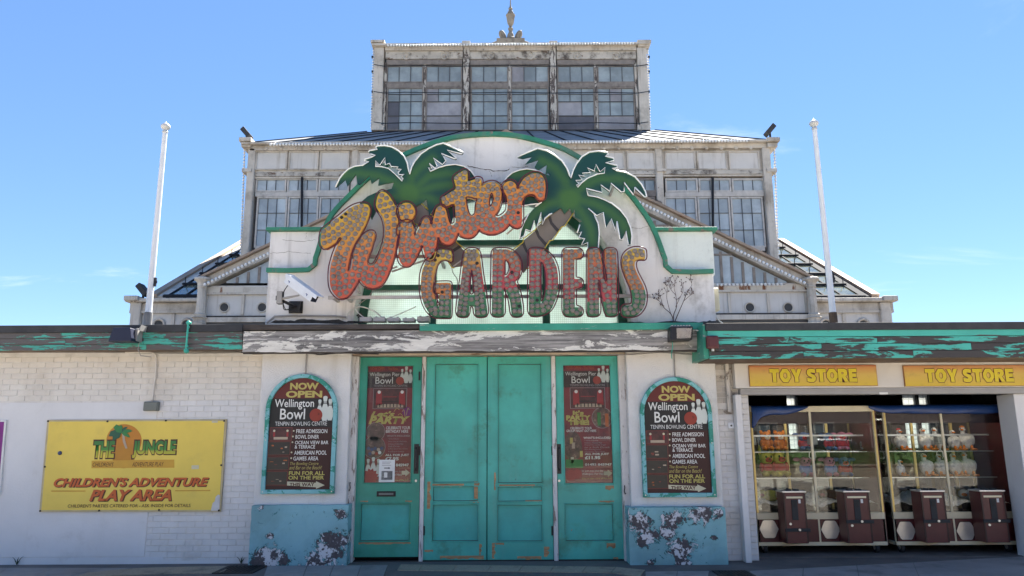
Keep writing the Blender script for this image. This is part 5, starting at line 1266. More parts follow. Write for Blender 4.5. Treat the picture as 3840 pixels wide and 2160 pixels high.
for a, b in ((962, 1080), (1086, 1197), (1203, 1312), (2350, 2455), (2492, 2606), (2612, 2724), (2731, 2845), (1345, 1460), (2345-120, 2340)):
    bx('frieze_panel', a+3, 574, b-3, 637, YMi, .28, 'old_panel', proud=.10)
    # rim round the panel
    X0, X1, Z0, Z1 = rect(a, 571, b, 640, YMi)
    shape('panel_rim', [[(X0, Z0), (X1, Z0), (X1, Z1), (X0, Z1)], [(X0+.06, Z0+.06), (X0+.06, Z1-.06), (X1-.06, Z1-.06), (X1-.06, Z0+.06)]], YMi-.15, .12, M['old_white'], WG)
for a, b in ((1314, 1338), (2463, 2490)):
    bx('column', a, 545, b, 1040, YMi, .3, 'old_white', proud=.22, bevel=.05)
    bx('column_cap', a-3, 640, b+3, 650, YMi, .3, 'old_white', proud=.30)
for a, b, sgn in ((918, 947, -1), (2871, 2903, 1)):
    sh = 12 if sgn < 0 else 0
    bx('column', a, 560, b, 1100, YMi, .7, 'old_white', proud=.25, bevel=.06)
    bx('column_cap', a-8, 530, b+8, 545, YMi, .8, 'old_white', proud=.55, bevel=.03)
    bx('column_cap', a-3, 546, b+3, 562, YMi, .8, 'old_white', proud=.40, bevel=.03)
    bx('column_collar', a-3, 640, b+3, 652, YMi, .8, 'old_white', proud=.32)
    xx = a-6 if sgn < 0 else b+6
    bulbs([(xx-5*sgn, 562), (xx+10*sgn, 990)], YMi, .155, .066, WG)
MR = [(669, 720)], [(738, 799), (799, 862), (862, 928)]
def bay3(a, b):
    w = (b-a)/3
    for k in range(3):
        sash(a+w*k+1, a+w*(k+1)-2, MR[0], YMi, 3, WG, ['pane_light'], 6, {}, 'sash_light')
        sash(a+w*k+1, a+w*(k+1)-2, MR[1], YMi, 3, WG, ['pane_light'], 6, {}, 'sash_light')
    bx('transom', a, 721, b, 737, YMi, .2, 'sash_light', proud=.05)
    bx('window_sill', a, 928, b, 942, YMi, .2, 'sash_light', proud=.05)
    for k in range(3):
        bx('apron_panel', a+w*k+4, 944, a+w*(k+1)-4, 1010, YMi, .2, 'old_panel', proud=.02)
bay3(958, 1312); bay3(2494, 2868)
sash(2378, 2460, MR[0], YMi, 2, WG, ['pane'], 6); sash(2378, 2460, MR[1], YMi, 2, WG, ['pane'], 6)
bx('transom', 2378, 721, 2460, 737, YMi, .2, 'sash', proud=.05)
for px in (1133, 2672):
    q0, q1 = W(px, 665, YMi-.1), W(px+(2 if px > 2000 else -2), 930, YMi-.1)
    MB().cyl((q0[0], YMi-.12, q0[1]), (q1[0], YMi-.12, q1[1]), .06, n=8).build('downpipe', M['rod'], WG)
# roof between the middle tier and the tower
x0, x1 = W(925, 530, YMi)[0], W(2893, 530, YMi)[0]
zr0, zr1 = zMt-.02, zTb+.05
me = bpy.data.meshes.new('tier_roof')
me.from_pydata([(x0, YMi, zr0), (x1, YMi, zr0), (xT1+.3, YTo-.1, zr1), (xT0-.3, YTo-.1, zr1), (x0, YMi, zr0-.15), (x1, YMi, zr0-.15), (xT1+.3, YTo-.1, zr1-.15), (xT0-.3, YTo-.1, zr1-.15), (x1, YTo+8, zr0), (x0, YTo+8, zr0), (xT1+.3, YTo+5, zr1), (xT0-.3, YTo+5, zr1)], [],
               [(0, 1, 2, 3), (7, 6, 5, 4), (0, 4, 5, 1), (3, 2, 6, 7), (1, 8, 10, 2), (0, 3, 11, 9)])
rf = finish('tier_roof', me, M['roof_slate'], WG)
for i in range(19):
    t = i/18
    a = Vector((x0+(x1-x0)*t, YMi, zr0+.03)); b = Vector((xT0-.3+(xT1-xT0+.6)*t, YTo-.1, zr1+.03))
    MB().cyl(a, b, .035, n=4).build('roof_bar', M['rod'], rf)

# ---- wings with glazed lean-to roofs
for sgn in (-1, 1):
    if sgn < 0: ea, eb, ca, cb = 487, 1010, 492, 530
    else: ea, eb, ca, cb = 2830, 3350, 3300, 3340
    bx('wing_wall', ea+8, 1136, eb, 1330, YWi, .3, 'old_panel')
    bx('wing_cornice', ea-4 if sgn < 0 else ea, 1122, eb if sgn < 0 else eb+4, 1136, YWi, .5, 'old_white', proud=.35, bevel=.04)
    bx('wing_frieze', ea+4, 1138, eb-4, 1164, YWi, .3, 'old_white', proud=.08)
    bx('string_course', ea+4, 1165, eb-4, 1175, YWi, .3, 'old_white', proud=.14)
    p = bx('pilaster', ca, 1136, cb, 1330, YWi, .5, 'old_white', proud=.22, bevel=.05)
    bx('pilaster_cap', ca-7, 1116, cb+7, 1134, YWi, .6, 'old_white', proud=.48, bevel=.03)
    for hx_ in ((595, 700) if sgn < 0 else (3098, 3238)):
        q = W(hx_, 1217, YWi-.02)
        mb = MB(); mb.cyl((q[0], YWi-.015, q[1]), (q[0], YWi+.2, q[1]), .17, n=16); mb.build('round_vent', M['hole_dark'], WG)
        pts = [(q[0]+.23*math.cos(t*math.pi/10), YWi-.02, q[1]+.23*math.sin(t*math.pi/10)) for t in range(20)]
        MB().tube(pts, .06, 5, True).build('vent_rim', M['old_white'], WG, smooth=True)
    for px in ((645,) if sgn < 0 else (3170,)):
        bx('panel_rib', px-6, 1176, px+6, 1330, YWi, .2, 'old_white', proud=.06)
    # roof plane: straight back and up
    e0 = W(575 if sgn < 0 else 3283, 1116, YWi)
    e1 = W(908 if sgn < 0 else 2942, 904, YTo)
    xin = W(1010 if sgn < 0 else 2830, 1116, YWi)[0]
    n = 7
    rail = []
    za, zb = e0[1], e1[1]
    xo = e0[0]
    wroof = MB().add([(xo, YWi, za-.05), (xo, YTo, zb-.05), (xo, YTo, za-3), (xo, YWi, za-3)], [(0, 1, 2, 3)] if sgn > 0 else [(3, 2, 1, 0)]).build('wing_gable_end', M['old_panel'], WG)
    d = Vector((0, YTo-YWi, zb-za)); up_ = Vector((0, -d.z, d.y)).normalized()
    # verge board
    MB().obox(Vector((xo, (YWi+YTo)/2, (za+zb)/2))+up_*.05, Vector((.16, 0, 0)), d*.5, up_*.11).build('verge_board', M['roof_board'], WG)
    MB().obox(Vector((xo-sgn*.36, (YWi+YTo)/2, (za+zb)/2))+up_*.0, Vector((.20, 0, 0)), d*.497, up_*.05).build('verge_flashing', M['old_white' if sgn < 0 else 'rod'], WG)
    nb_, nr = 6, 6
    x_a = xo-sgn*.55; cwid = (xin-x_a)/nb_
    for i in range(nb_+1):
        xx = x_a + cwid*i
        MB().obox(Vector((xx, (YWi+YTo)/2, (za+zb)/2)), Vector((.035, 0, 0)), d*.5, up_*.06).build('roof_bar', M['rod'], wroof)
        for k in range(1, nr):
            p = Vector((xx, YWi, za))+d*(k/nr)+up_*.1
            MB().cyl(p, p+Vector((0, 0, .28)), .02, n=4).build('clip', M['rod'], wroof)
    for k in range(nr+1):
        p = Vector(((x_a+xin)/2, YWi, za))+d*(k/nr)
        MB().obox(p+up_*.07, Vector((abs(xin-x_a)/2+.12, 0, 0)), d.normalized()*.07, up_*.05).build('purlin', M['rod'], wroof)
    for i in range(nb_):
        for k in range(nr):
            if random.random() < .02: continue
            c = Vector((x_a+cwid*(i+.5), YWi, za))+d*((k+.5)/nr)
            MB().obox(c+up_*.01, Vector((abs(cwid)/2-.04, 0, 0)), d/nr*.49, up_*.008).build('roof_pane', M['roof_glass'], wroof)

# ---- front porch with its wide glazed pediment
zPb = 0.4
xa_, xb_ = W(745, 1150, YPo)[0], W(3050, 1150, YPo)[0]
bx('porch_wall', 745, 1066, 3050, 1400, YPo, .3, 'old_panel')
bx('porch_band', 760, 1072, 3040, 1093, YPo, .3, 'rust_band', proud=.06)
bx('porch_rail', 760, 1094, 3040, 1101, YPo, .3, 'old_white', proud=.13)
bx('porch_ledge', 750, 1181, 3045, 1187, YPo, .3, 'dark_wood', proud=.16)
bx('porch_cornice', 750, 1188, 3045, 1206, YPo, .3, 'old_white', proud=.24)
bx('porch_cornice', 750, 1207, 3045, 1214, YPo, .3, 'glaze_bar', proud=.14)
for px in (772, 912, 2735, 2881, 3022):
    bx('panel_rib', px-5, 1102, px+5, 1180, YPo, .3, 'old_white', proud=.07)
for hx_ in (842, 984, 2811, 2955):
    q = W(hx_, 1153, YPo)
    MB().cyl((q[0], YPo-.02, q[1]), (q[0], YPo+.1, q[1]), .165, n=18).build('round_vent', M['hole_dark'], WG)
    pts = [(q[0]+.185*math.cos(t*math.pi/12), YPo-.03, q[1]+.185*math.sin(t*math.pi/12)) for t in range(24)]
    MB().tube(pts, .028, 5, True).build('vent_rim', M['old_white'], WG, smooth=True)
for a, b in ((727, 772), (3028, 3076)):
    mid = (a+b)/2
    xx, zb_ = W(mid, 1214, YPo-.2)
    def zy(py): return W(mid, py, YPo-.2)[1]-zb_+3
    u = 1/(W(mid+1, 1130, YPo-.2)[0]-W(mid, 1130, YPo-.2)[0])
    prof = [(24, 1330), (26, 1212), (22, 1205), (24, 1196), (30, 1193), (22, 1188), (25, 1181), (18, 1176), (17, 1140), (16, 1082), (19, 1078), (17, 1072), (19, 1064), (26, 1056), (32, 1052), (32, 1046), (24, 1042)]
    MB().lathe([(r_/u, zy(py)) for r_, py in prof], (xx, YPo-.25, zb_-3), 8).build('porch_column', M['old_white'], WG)
# pediment: rakes, glazing, lamps along the slope
def rake(px): return 1058 - (px-745)*.478 if px < 1900 else 1058 - (3052-px)*.478
apex = 1898
yap = rake(apex)
for pts in ([(748, 1058), (apex, yap)], [(apex, yap), (3050, 1058)]):
    (a, b), (c, d_) = pts
    q = [W(a, b, YPo), W(c, d_, YPo), W(c, d_+44, YPo), W(a, b+ (36 if a < 1000 else 44), YPo)]
    if a > 1000: q = [W(a, b, YPo), W(c, d_, YPo), W(c, d_+36, YPo), W(a, b+44, YPo)]
    MB().prism(q, YPo-.2, YPo+.3).build('rake_board', M['old_white'], WG)
    q = [W(a, b-7, YPo), W(c, d_-7, YPo), W(c, d_+2, YPo), W(a, b+2, YPo)]
    MB().prism(q, YPo-.42, YPo+.4).build('rake_capping', M['roof_board'], WG)
    off = 9
    bulbs([(a+(20 if a < 1000 else 0), b+off), (c-(20 if a > 1000 else 0), d_+off)], YPo-.5, .155, .066, WG)
bulbs([(2690, 1068), (2945, 1066)], YPo-.2, .15, .06, WG)
for (pa, pb) in (((2680, 2722), (2738, 2870)), ((930, 985), (985, 1075))):
    pass
def tri_glass(x0p, x1p, top, bot, n, side):
    w = abs(x1p-x0p)/n
    for i in range(n):
        a, b = x0p+(x1p-x0p)*i/n, x0p+(x1p-x0p)*(i+1)/n
        ya, yb = top(a), top(b)
        if min(bot-ya, bot-yb) < 1 and max(bot-ya, bot-yb) < 6: continue
        q = [W(a, bot, YPo), W(b, bot, YPo), W(b, min(yb, bot-.5), YPo), W(a, min(ya, bot-.5), YPo)]
        MB().prism(q, YPo+.0-.02, YPo+.02-.02+.001).build('pane', M['pane_light'], WG)
        MB().box(W(b, bot, YPo)[0]-.05, W(b, bot, YPo)[0]+.05, YPo-.06, YPo-.021, W(b, bot, YPo)[1], W(b, min(yb+4, bot-.2), YPo)[1]).build('glazing_bar', M['sash'], WG)
tri_glass(apex, 2950, lambda p: rake(p)+48, 1062, 26, 1)
tri_glass(850, apex, lambda p: rake(p)+48, 1062, 26, -1)
for yb in (960, 850, 740):
    pl_ = 745 + (1058-(yb-50))/.478; pr_ = 3052 - (1058-(yb-50))/.478
    bx('pediment_transom', pl_, yb-3, pr_, yb+3, YPo, .0, 'sash', proud=.075)
# porch roof running back to the middle tier
A, Bv, Cv = W(748, 1058, YPo), W(apex, yap, YPo), W(3050, 1058, YPo)
me = bpy.data.meshes.new('porch_roof')
me.from_pydata([(A[0], YPo+.3, A[1]), (Bv[0], YPo+.3, Bv[1]), (Cv[0], YPo+.3, Cv[1]), (A[0], YMi, A[1]), (Bv[0], YMi, Bv[1]), (Cv[0], YMi, Cv[1])], [], [(0, 1, 4, 3), (1, 2, 5, 4)])
finish('porch_roof', me, M['roof_slate'], WG)

# ---- floodlights on the corners
def flood_corner(px, py, Y, face, label, s=1.0):
    x, z = W(px, py, Y)
    e = empty('corner_floodlight', (x, Y, z-.3), label, 'floodlight', 'floodlights on the glasshouse corners')
    d = Vector((face*.75, -.15, .65 if face else .7)).normalized(); u = Vector((0, 1, 0)); w = d.cross(u)
    MB().obox((x+face*-.0, Y, z+.1), d*.12*s, u*.24*s, w*.30*s).build('lamp_body', M['felt'], e, bevel=.03)
    MB().cyl((x, Y, z-.35), (x, Y, z+.05), .05, n=6).build('stem', M['rod'], e)
flood_corner(925, 508, YMi, 1, 'small grey floodlight on the upper left corner of the glasshouse')
flood_corner(2887, 496, YMi, -1, 'small grey floodlight on the upper right corner of the glasshouse')
flood_corner(538, 1098, YWi, 1, 'dark floodlight on the low left corner of the glasshouse')
# ================================================================== flagpoles
def flagpole(b, t, sock, label):
    Y = 1.1
    z0 = ZT+.16
    B0 = W(*b, Y); T = W(*t, Y)
    f = (z0-B0[1])/(T[1]-B0[1]); p0 = Vector((B0[0]+(T[0]-B0[0])*f, Y, z0)); p1 = Vector((T[0], Y, T[1]))
    d = (p1-p0); L = d.length; dn = d/L
    e = empty('flagpole', p0, label, 'flagpole', 'white flagpoles on the flat roof')
    S = Vector((*[0]*3,))
    zs = W(b[0], 1172, Y)[1]; ls = (zs-z0)/dn.z
    MB().cyl(p0, p0+dn*ls, .062, n=14).build('socket', M[sock], e)
    MB().cyl(p0+dn*ls, p0+dn*(L-.17), .050, .038, 14).build('pole', M['pole_white'], e, smooth=False)
    c = p0+dn*(L-.17)
    MB().lathe([(.040, 0), (.046, .01), (.046, .03), (.036, .035), (.036, .05), (.030, .055), (.060, .075), (.076, .105), (.074, .13), (.050, .155), (.016, .18), (.003, .205)], c, 16).build('finial', M['finial'], e, smooth=True)
    k = p0+dn*(L*.29)
    MB().box(k.x+.045, k.x+.075, Y-.02, Y+.02, k.z-.07, k.z+.07).box(k.x+.04, k.x+.09, Y-.01, Y+.01, k.z-.02, k.z+.02).build('cleat', M['black_metal'], e)
flagpole((553, 1216), (622, 463), 'pole_socket', 'white flagpole with onion finial, left of the glasshouse')
flagpole((3127, 1216), (3051, 451), 'pole_socket_rust', 'white flagpole with onion finial, right of the glasshouse')

# ================================================================== print helpers
def pin(par, px, py, h, Y, tilt=0.0, m='ink_pin', f=None):
    """bowling pin printed flat; px,py = centre in photo pixels, h height in pixels"""
    prof = [(0, .5), (.06, .49), (.085, .44), (.075, .36), (.055, .26), (.065, .18), (.12, .02), (.15, -.14), (.14, -.3), (.10, -.44), (.085, -.5)]
    L = [(a, b) for a, b in prof] + [(-a, b) for a, b in prof[::-1]]
    X, Z = (f or (lambda a, b: W(a, b, Y)))(px, py); s = h/264
    MB().prism([(X+a*s*1.05+b*s*tilt, Z+b*s) for a, b in L], Y, Y+.0008).build('pin_print', M[m], par)
    for bz in (.25, .19):
        MB().box(X-.065*s+bz*s*tilt, X+.065*s+bz*s*tilt, Y-.0006, Y-.0001, Z+bz*s-.012*s, Z+bz*s+.014*s).build('pin_stripe', M['ink_grey'], par)
def disc(par, px, py, rp, Y, m, f=None, name='ball_print', ell=1.0):
    X, Z = (f or (lambda a, b: W(a, b, Y)))(px, py); r_ = rp/264
    MB().prism([(X+r_*math.cos(t*math.pi/14), Z+r_*ell*math.sin(t*math.pi/14)) for t in range(28)], Y, Y+.0008).build(name, M[m], par)
def prect(par, name, px0, py0, px1, py1, Y, m, dx=0, dz=0, d=.0008):
    x0, x1, z0, z1 = rect(px0, py0, px1, py1, Y)
    return MB().box(x0+dx, x1+dx, Y, Y+d, z0+dz, z1+dz).build(name, M[m], par)

# ================================================================== arched bowling signs
def arched_sign(dx, dz, label, Y0):
    zA = lambda x, y: (920+x/1.725, 1320+y/1.725)
    Ypan = Y0
    def w(x, y, Y=Ypan):
        X, Z = W(*zA(x, y), -.16); return X+dx, Z+dz
    xl_, xr_ = w(138, 600)[0], w(588, 600)[0]
    xl_, xr_ = w(117, 600)[0], w(585, 600)[0]
    zb = w(340, 918)[1]; zt = w(365, 142)[1]; hw = (xr_-xl_)/2; mx = (xl_+xr_)/2
    def archp(i):
        h = hw-i; zs = zt-i-h*1.0
        return [(mx-h, zb+i), (mx+h, zb+i)] + [(mx+h*math.cos(t*math.pi/24), zs+h*math.sin(t*math.pi/24)) for t in range(25)]
    e = empty('arched_sign', (mx, Y0, zb), label, 'sign', 'arched signs either side of the doors')
    fr_ = shape('frame', [archp(0), archp(.055)], Y0-.03, .085, M['sign_teal'], e, bevel=.006)
    # panel in three coloured bands
    P = archp(.05); z1, z2 = w(340, 300)[1], w(340, 487)[1]
    top = [p for p in P if p[1] > z1]
    def clip(lo, hi):
        out = []
        n = len(P)
        def cl(P_, zc_, keep):
            o = []
            for i in range(len(P_)):
                a, b = P_[i], P_[(i+1) % len(P_)]
                ia, ib = keep(a[1]), keep(b[1])
                if ia: o.append(a)
                if ia != ib:
                    t = (zc_-a[1])/(b[1]-a[1]); o.append((a[0]+(b[0]-a[0])*t, zc_))
            return o
        Q = P
        if lo is not None: Q = cl(Q, lo, lambda z: z >= lo)
        if hi is not None: Q = cl(Q, hi, lambda z: z <= hi)
        return Q
    for lo, hi, m in ((z1, None, 'ink_maroon2'), (z2, z1, 'ink_grey'), (None, z2, 'ink_brown')):
        MB().prism(clip(lo, hi), Y0, Y0+.02).build('panel', M[m], e)
    T = Y0-.0015
    def tx(s, a, b, c, d, m, **k):
        q0 = w((a+c)/2, d); q1 = w((a+c)/2, b); ql = w(a, (b+d)/2); qr = w(c, (b+d)/2)
        return text(s, ql[0], qr[0], q0[1], q1[1], T, M[m], e, **k)
    tx('NOW', 287, 198, 473, 243, 'ink_yellow', off=.045)
    tx('OPEN', 260, 250, 495, 295, 'ink_yellow', off=.045)
    tx('Wellington', 188, 305, 442, 372, 'ink_white', off=.01)
    tx('Bowl', 222, 366, 384, 436, 'ink_white', off=.01)
    tx('TENPIN BOWLING CENTRE', 190, 450, 526, 476, 'ink_white')
    for i, (s, x0, y0, x1, y1) in enumerate((('FREE ADMISSION', 327, 499, 528, 525), ('BOWL DINER', 322, 536, 474, 561), ('OCEAN VIEW BAR', 319, 574, 535, 597), ('& TERRACE', 317, 602, 449, 625), ('AMERICAN POOL', 313, 638, 524, 665), ('GAMES AREA', 308, 676, 470, 702))):
        tx(s, x0, y0, x1, y1, 'ink_white', off=.012)
        if i != 3:
            q = w(x0-17 if i < 5 else x0-14, (y0+y1)/2-2)
            disc(e, 0, 0, 3, T, 'ink_cream', lambda a, b: q, 'bullet_print')
    tx('The Bowling Centre', 286, 712, 471, 737, 'ink_yellow', shear=.25)
    tx('and Bar on the Beach!', 282, 736, 493, 760, 'ink_yellow', shear=.25)
    tx('FUN FOR ALL', 279, 771, 511, 797, 'ink_lime', off=.025)
    tx('ON THE PIER', 276, 801, 507, 826, 'ink_lime', off=.025)
    aw_ = [w(*p) for p in ((268, 838), (455, 846), (455, 836), (511, 862), (455, 886), (455, 876), (267, 864))]
    MB().prism(aw_, T, T+.001).build('arrow_print', M['ink_cream'], e)
    q0, q1, ql, qr = w(360, 870), w(360, 846), w(283, 857), w(445, 857)
    text('THIS WAY', ql[0], qr[0], q0[1], q1[1], T-.001, M['ink_dkbrown'], e, off=.03)
    for k, (a, b, c, d) in enumerate(((158, 490, 297, 572), (147, 582, 285, 665), (139, 680, 276, 762), (131, 775, 266, 860))):
        x0, x1, z0, z1_ = w(a, (b+d)/2)[0], w(c, (b+d)/2)[0], w((a+c)/2, d)[1], w((a+c)/2, b)[1]
        MB().box(x0-.006, x1+.006, T+.0003, T+.001, z0-.006, z1_+.006).build('picture_border', M['ink_dimred'], e)
        MB().box(x0, x1, T-.0006, T, z0, z1_).build('picture', M['photo_dark' if k else 'photo_red'], e)
        if k == 0:
            for fx_ in (.18, .8):
                xx = x0+(x1-x0)*fx_
                MB().prism([(xx-.012, z0+.05), (xx+.016, z0+.05), (xx+.012, z1_-.03), (xx-.008, z1_-.02)], T-.0014, T-.0007).build('picture_detail', M['ink_red'], e)
                disc(e, 0, 0, 4, T-.0022, 'ink_cream', lambda a, b: (xx, z1_-.04), 'picture_detail')
            MB().box(x0+.05, x1-.05, T-.0014, T-.0007, z0+.012, z0+.045).build('picture_detail', M['ink_tan'], e)
        else:
            for _ in range(4):
                ax_ = random.uniform(x0+.02, x1-.06); az_ = random.uniform(z0+.03, z1_-.05)
                MB().box(ax_, ax_+random.uniform(.02, .05), T-.0014, T-.0007, az_, az_+random.uniform(.006, .02)).build('picture_detail', M[random.choice(['ink_tan', 'ink_dimred', 'ink_dorange'])], e)
    for x, y, h in ((478, 366, 112), (546, 372, 132), (513, 364, 152)):
        q = w(x, y); pin(e, 0, 0, h/1.725, T-.0012 if x == 513 else T, 0, 'ink_pin', lambda a, b: q)
    q = w(455, 408); disc(e, 0, 0, 23, T-.0035, 'ink_ball', lambda a, b: q)
    for k in range(3):
        qq = w(470+6*(k % 2), 396+5*k); disc(e, 0, 0, 1.6, T-.0045, 'ink_dkbrown', lambda a, b: qq)
    for zc_ in (zb+.03, zb+.7):
        for sx_ in (mx-hw+.028, mx+hw-.028):
            MB().cyl((sx_, Y0-.034, zc_), (sx_, Y0-.028, zc_), .008, n=8).build('screw', M['steel'], e)
    return e, mx, zt
ink('ink_maroon2', (0.115, 0.016, 0.013))
SL, smx, szt = arched_sign(0, 0, 'arched dark bowling sign on the white pillar left of the doors', -.14)
a1 = W(1124, 1626, -.16); a2 = W(2538, 1638, -.16)
SR, smx2, szt2 = arched_sign(a2[0]-a1[0], a2[1]-a1[1], 'arched dark bowling sign on the white pillar right of the doors', -.14)
for i, (x, zt_s) in enumerate(((smx, szt), (smx2, szt2))):
    o = MB().cyl((x+.02, -.12, zt_s+.0), (x+.02, -.12, W(1100, 1322, -.12)[1]+.06), .011, n=8).build('sign_cable_tube', M['cable_grey'])
    tag(o, 'thin grey cable tube running up from the %s arched sign' % ('left', 'right')[i], 'cable tube', 'cable tubes above the arched signs')

# ================================================================== door posters
def poster(z, box, right, label, Y):
    def w(x, y): return W(z[0]+x/z[2], z[1]+y/z[2], Y)
    x0, y0, x1, y1 = box
    ox = x0-775 if right else 0; oy = 27 if right else 0
    X0, X1 = w(x0, (y0+y1)/2)[0], w(x1, (y0+y1)/2)[0]; Z0, Z1 = w((x0+x1)/2, y1)[1], w((x0+x1)/2, y0)[1]
    e = empty('poster', ((X0+X1)/2, Y, Z0), label, 'poster', 'bowling posters in the side doors')
    MB().box(X0, X1, Y, Y+.003, Z0, Z1).build('sheet', M['poster_red'], e)
    T = Y-.001
    def U(u, v): return X0+(X1-X0)*u, Z1-(Z1-Z0)*v
    def bxr(n, u0, v0, u1, v1, m, k=0.0):
        a, b = U(u0, v1), U(u1, v0); return MB().box(a[0], b[0], T-k-.0008, T-k, a[1], b[1]).build(n, M[m], e)
    def tx(s, u0, v0, u1, v1, m, k=.0015, **kw):
        a, b = U(u0, v1), U(u1, v0); return text(s, a[0], b[0], a[1], b[1], T-k, M[m], e, **kw)
    bxr('band_print', 0, .055, 1, .195, 'ink_grey2')
    tx('NOW OPEN - The New...', .06, .014, .70, .042, 'ink_dorange')
    tx('Wellington Pier', .05, .062, .70, .105, 'ink_white')
    tx('Bowl', .18, .102, .56, .16, 'ink_white')
    tx('TENPIN BOWLING CENTRE', .14, .168, .88, .186, 'ink_dimwhite')
    for u, v, h in ((.76, .088, 48), (.94, .095, 50), (.85, .082, 62)):
        q = U(u, v); pin(e, 0, 0, h, T-.002 if u == .85 else T-.0012, 0, 'ink_pin', lambda a, b: q)
    q = U(.715, .135); disc(e, 0, 0, 15, T-.004, 'ink_ball', lambda a, b: q)
    bxr('picture_border', .14, .198, .875, .376, 'ink_dimwhite', .001)
    bxr('picture', .15, .201, .865, .373, 'photo_red', .002)
    for u in (.24, .74):
        a = [U(u-.04, .345), U(u+.10, .345), U(u+.085, .225), U(u+.02, .212), U(u-.03, .235)]
        MB().prism(a, T-.004, T-.0031).build('picture_detail', M['ink_red'], e)
        qq = U(u+.03, .232); disc(e, 0, 0, 6, T-.0052, 'ink_white', lambda a, b: qq, 'picture_detail')
    bxr('picture_detail', .24, .335, .80, .365, 'ink_tan', .0032); bxr('picture_detail', .33, .31, .68, .318, 'ink_black', .0042)
    bxr('picture_detail', .36, .27, .66, .276, 'ink_red', .0042)
    for i in range(7): bxr('picture_detail', .28+.075*i, .332, .30+.075*i, .362, 'ink_black', .0052)
    if not right:
        tx("Let's", .10, .395, .62, .442, 'ink_lime', off=.04, shear=.3)
        tx('PARTY', .06, .44, .95, .505, 'ink_lime', off=.05, shear=.25)
        for k in range(4):
            a, b = U(.60+.09*k, .40+.03*(k % 2)), U(.72+.07*k, .385+.05*(k % 3))
            MB().tube(catmull([(a[0], T-.003, a[1]), ((a[0]+b[0])/2, T-.003, max(a[1], b[1])+.02), (b[0], T-.003, b[1])], 4, False), .004, 4).build('streamer_print', M['ink_yellow'], e)
        qq = U(.88, .40); disc(e, 0, 0, 17, T-.002, 'ink_purple', lambda a, b: qq, 'balloon_print')
        tx('CELEBRATE YOUR', .44, .525, .96, .55, 'ink_white', off=.02); tx('BIRTHDAY HERE', .44, .555, .92, .58, 'ink_white', off=.02)
        for (u, v, rp) in ((.22, .57, 33), (.20, .70, 39)):
            qq = U(u, v); disc(e, 0, 0, rp+1.5, T-.0012, 'ink_dimwhite', lambda a, b: qq, 'picture_border'); disc(e, 0, 0, rp, T-.0022, 'photo_people', lambda a, b: qq, 'picture')
        for k in range(9):
            qq = U(.08+.07*(k % 5)+.03*(k//5), .71+.035*(k//5)+.01*(k % 2)); disc(e, 0, 0, 6, T-.0035, random.choice(['ink_ball', 'ink_tan', 'ink_blueball', 'ink_pin', 'ink_pink']), lambda a, b: qq)
        tx("WHAT'S INCLUDED:", .46, .598, .96, .613, 'ink_dimwhite', off=.03)
        for k, s in enumerate(('Two Hours Bowling with', 'Shoes, Lanes and refreshments', 'A choice of Childs Meal', 'Soft Drink', 'A Party Bag for the children', 'A certificate for the winner')):
            tx(s, .50, .625+.021*k, .72+.24*((k*37) % 10)/10, .638+.021*k, 'ink_dimwhite')
        tx('ALL FOR JUST', .44, .757, .95, .78, 'ink_white', off=.03); tx('£7.95', .44, .783, .73, .812, 'ink_white', off=.04)
        tx('01493 845947', .42, .838, .95, .862, 'ink_white', off=.03)
        tx('or just pop into the', .42, .895, .80, .912, 'ink_dimwhite'); tx('Pier Here', .60, .92, .80, .938, 'ink_white')
        tx('Let us take care of the fun!', .42, .965, .94, .982, 'ink_yellow', shear=.2)
        for u, v, h in ((.08, .87, 62), (.19, .86, 66), (.30, .87, 62)):
            qq = U(u, v); pin(e, 0, 0, h, T-.002-.001*(u == .19), 0, 'ink_pin', lambda a, b: qq)
        c = U(.14, .945)
        star = [(c[0]+(.115 if k % 2 else .085)*math.cos(k*math.pi/12), c[1]+(.115 if k % 2 else .085)*math.sin(k*math.pi/12)) for k in range(24)]
        star = [(max(X0+.002, x), max(Z0+.002, z_)) for x, z_ in star]
        MB().prism(star, T-.006, T-.005).build('star_print', M['ink_red'], e)
    else:
        tx("It's", .19, .392, .42, .43, 'ink_lime', off=.05); tx('PARTY', .05, .432, .56, .475, 'ink_lime', off=.06); tx('TIME!', .09, .474, .53, .515, 'ink_lime', off=.06)
        qq = U(.80, .455); disc(e, 0, 0, 38, T-.0012, 'ink_dimwhite', lambda a, b: qq, 'picture_border'); disc(e, 0, 0, 36.5, T-.0022, 'photo_people', lambda a, b: qq, 'picture')
        bxr('picture_detail', .70, .41, .77, .52, 'ink_green', .0035); bxr('picture_detail', .86, .42, .93, .53, 'ink_dorange', .0035)
        tx('CELEBRATE YOUR', .13, .53, .58, .55, 'ink_white', off=.02); tx('GROUP NIGHT OUT HERE', .05, .553, .67, .573, 'ink_white', off=.02)
        tx("WHAT'S INCLUDED:", .40, .612, .97, .63, 'ink_white', off=.03)
        for k, s in enumerate(('2 Games of Bowling', 'A choice of Basket Meal', 'Choose from a bottle of lager', 'or a Soft Drink', 'Hire Bowling Lanes', 'Christmas Party Pack')):
            tx(s, .42, .637+.019*k, .70+.27*((k*53) % 10)/10, .650+.019*k, 'ink_dimwhite')
        c = U(.18, .69); disc(e, 0, 0, 33, T-.0012, 'photo_people', lambda a, b: c, 'picture', 1.6)
        for u, v, m in ((.12, .62, 'ink_yellow'), (.16, .66, 'ink_tan'), (.32, .73, 'ink_yellow'), (.13, .78, 'ink_cream')):
            bxr('picture_detail', u, v, u+.06, v+.05, m, .003)
        bxr('picture_detail', .02, .80, .38, .87, 'ink_green', .003)
        qq = U(.12, .93); disc(e, 0, 0, 20, T-.005, 'ink_red', lambda a, b: qq); q2 = U(.26, .92); disc(e, 0, 0, 17, T-.004, 'ink_red', lambda a, b: q2)
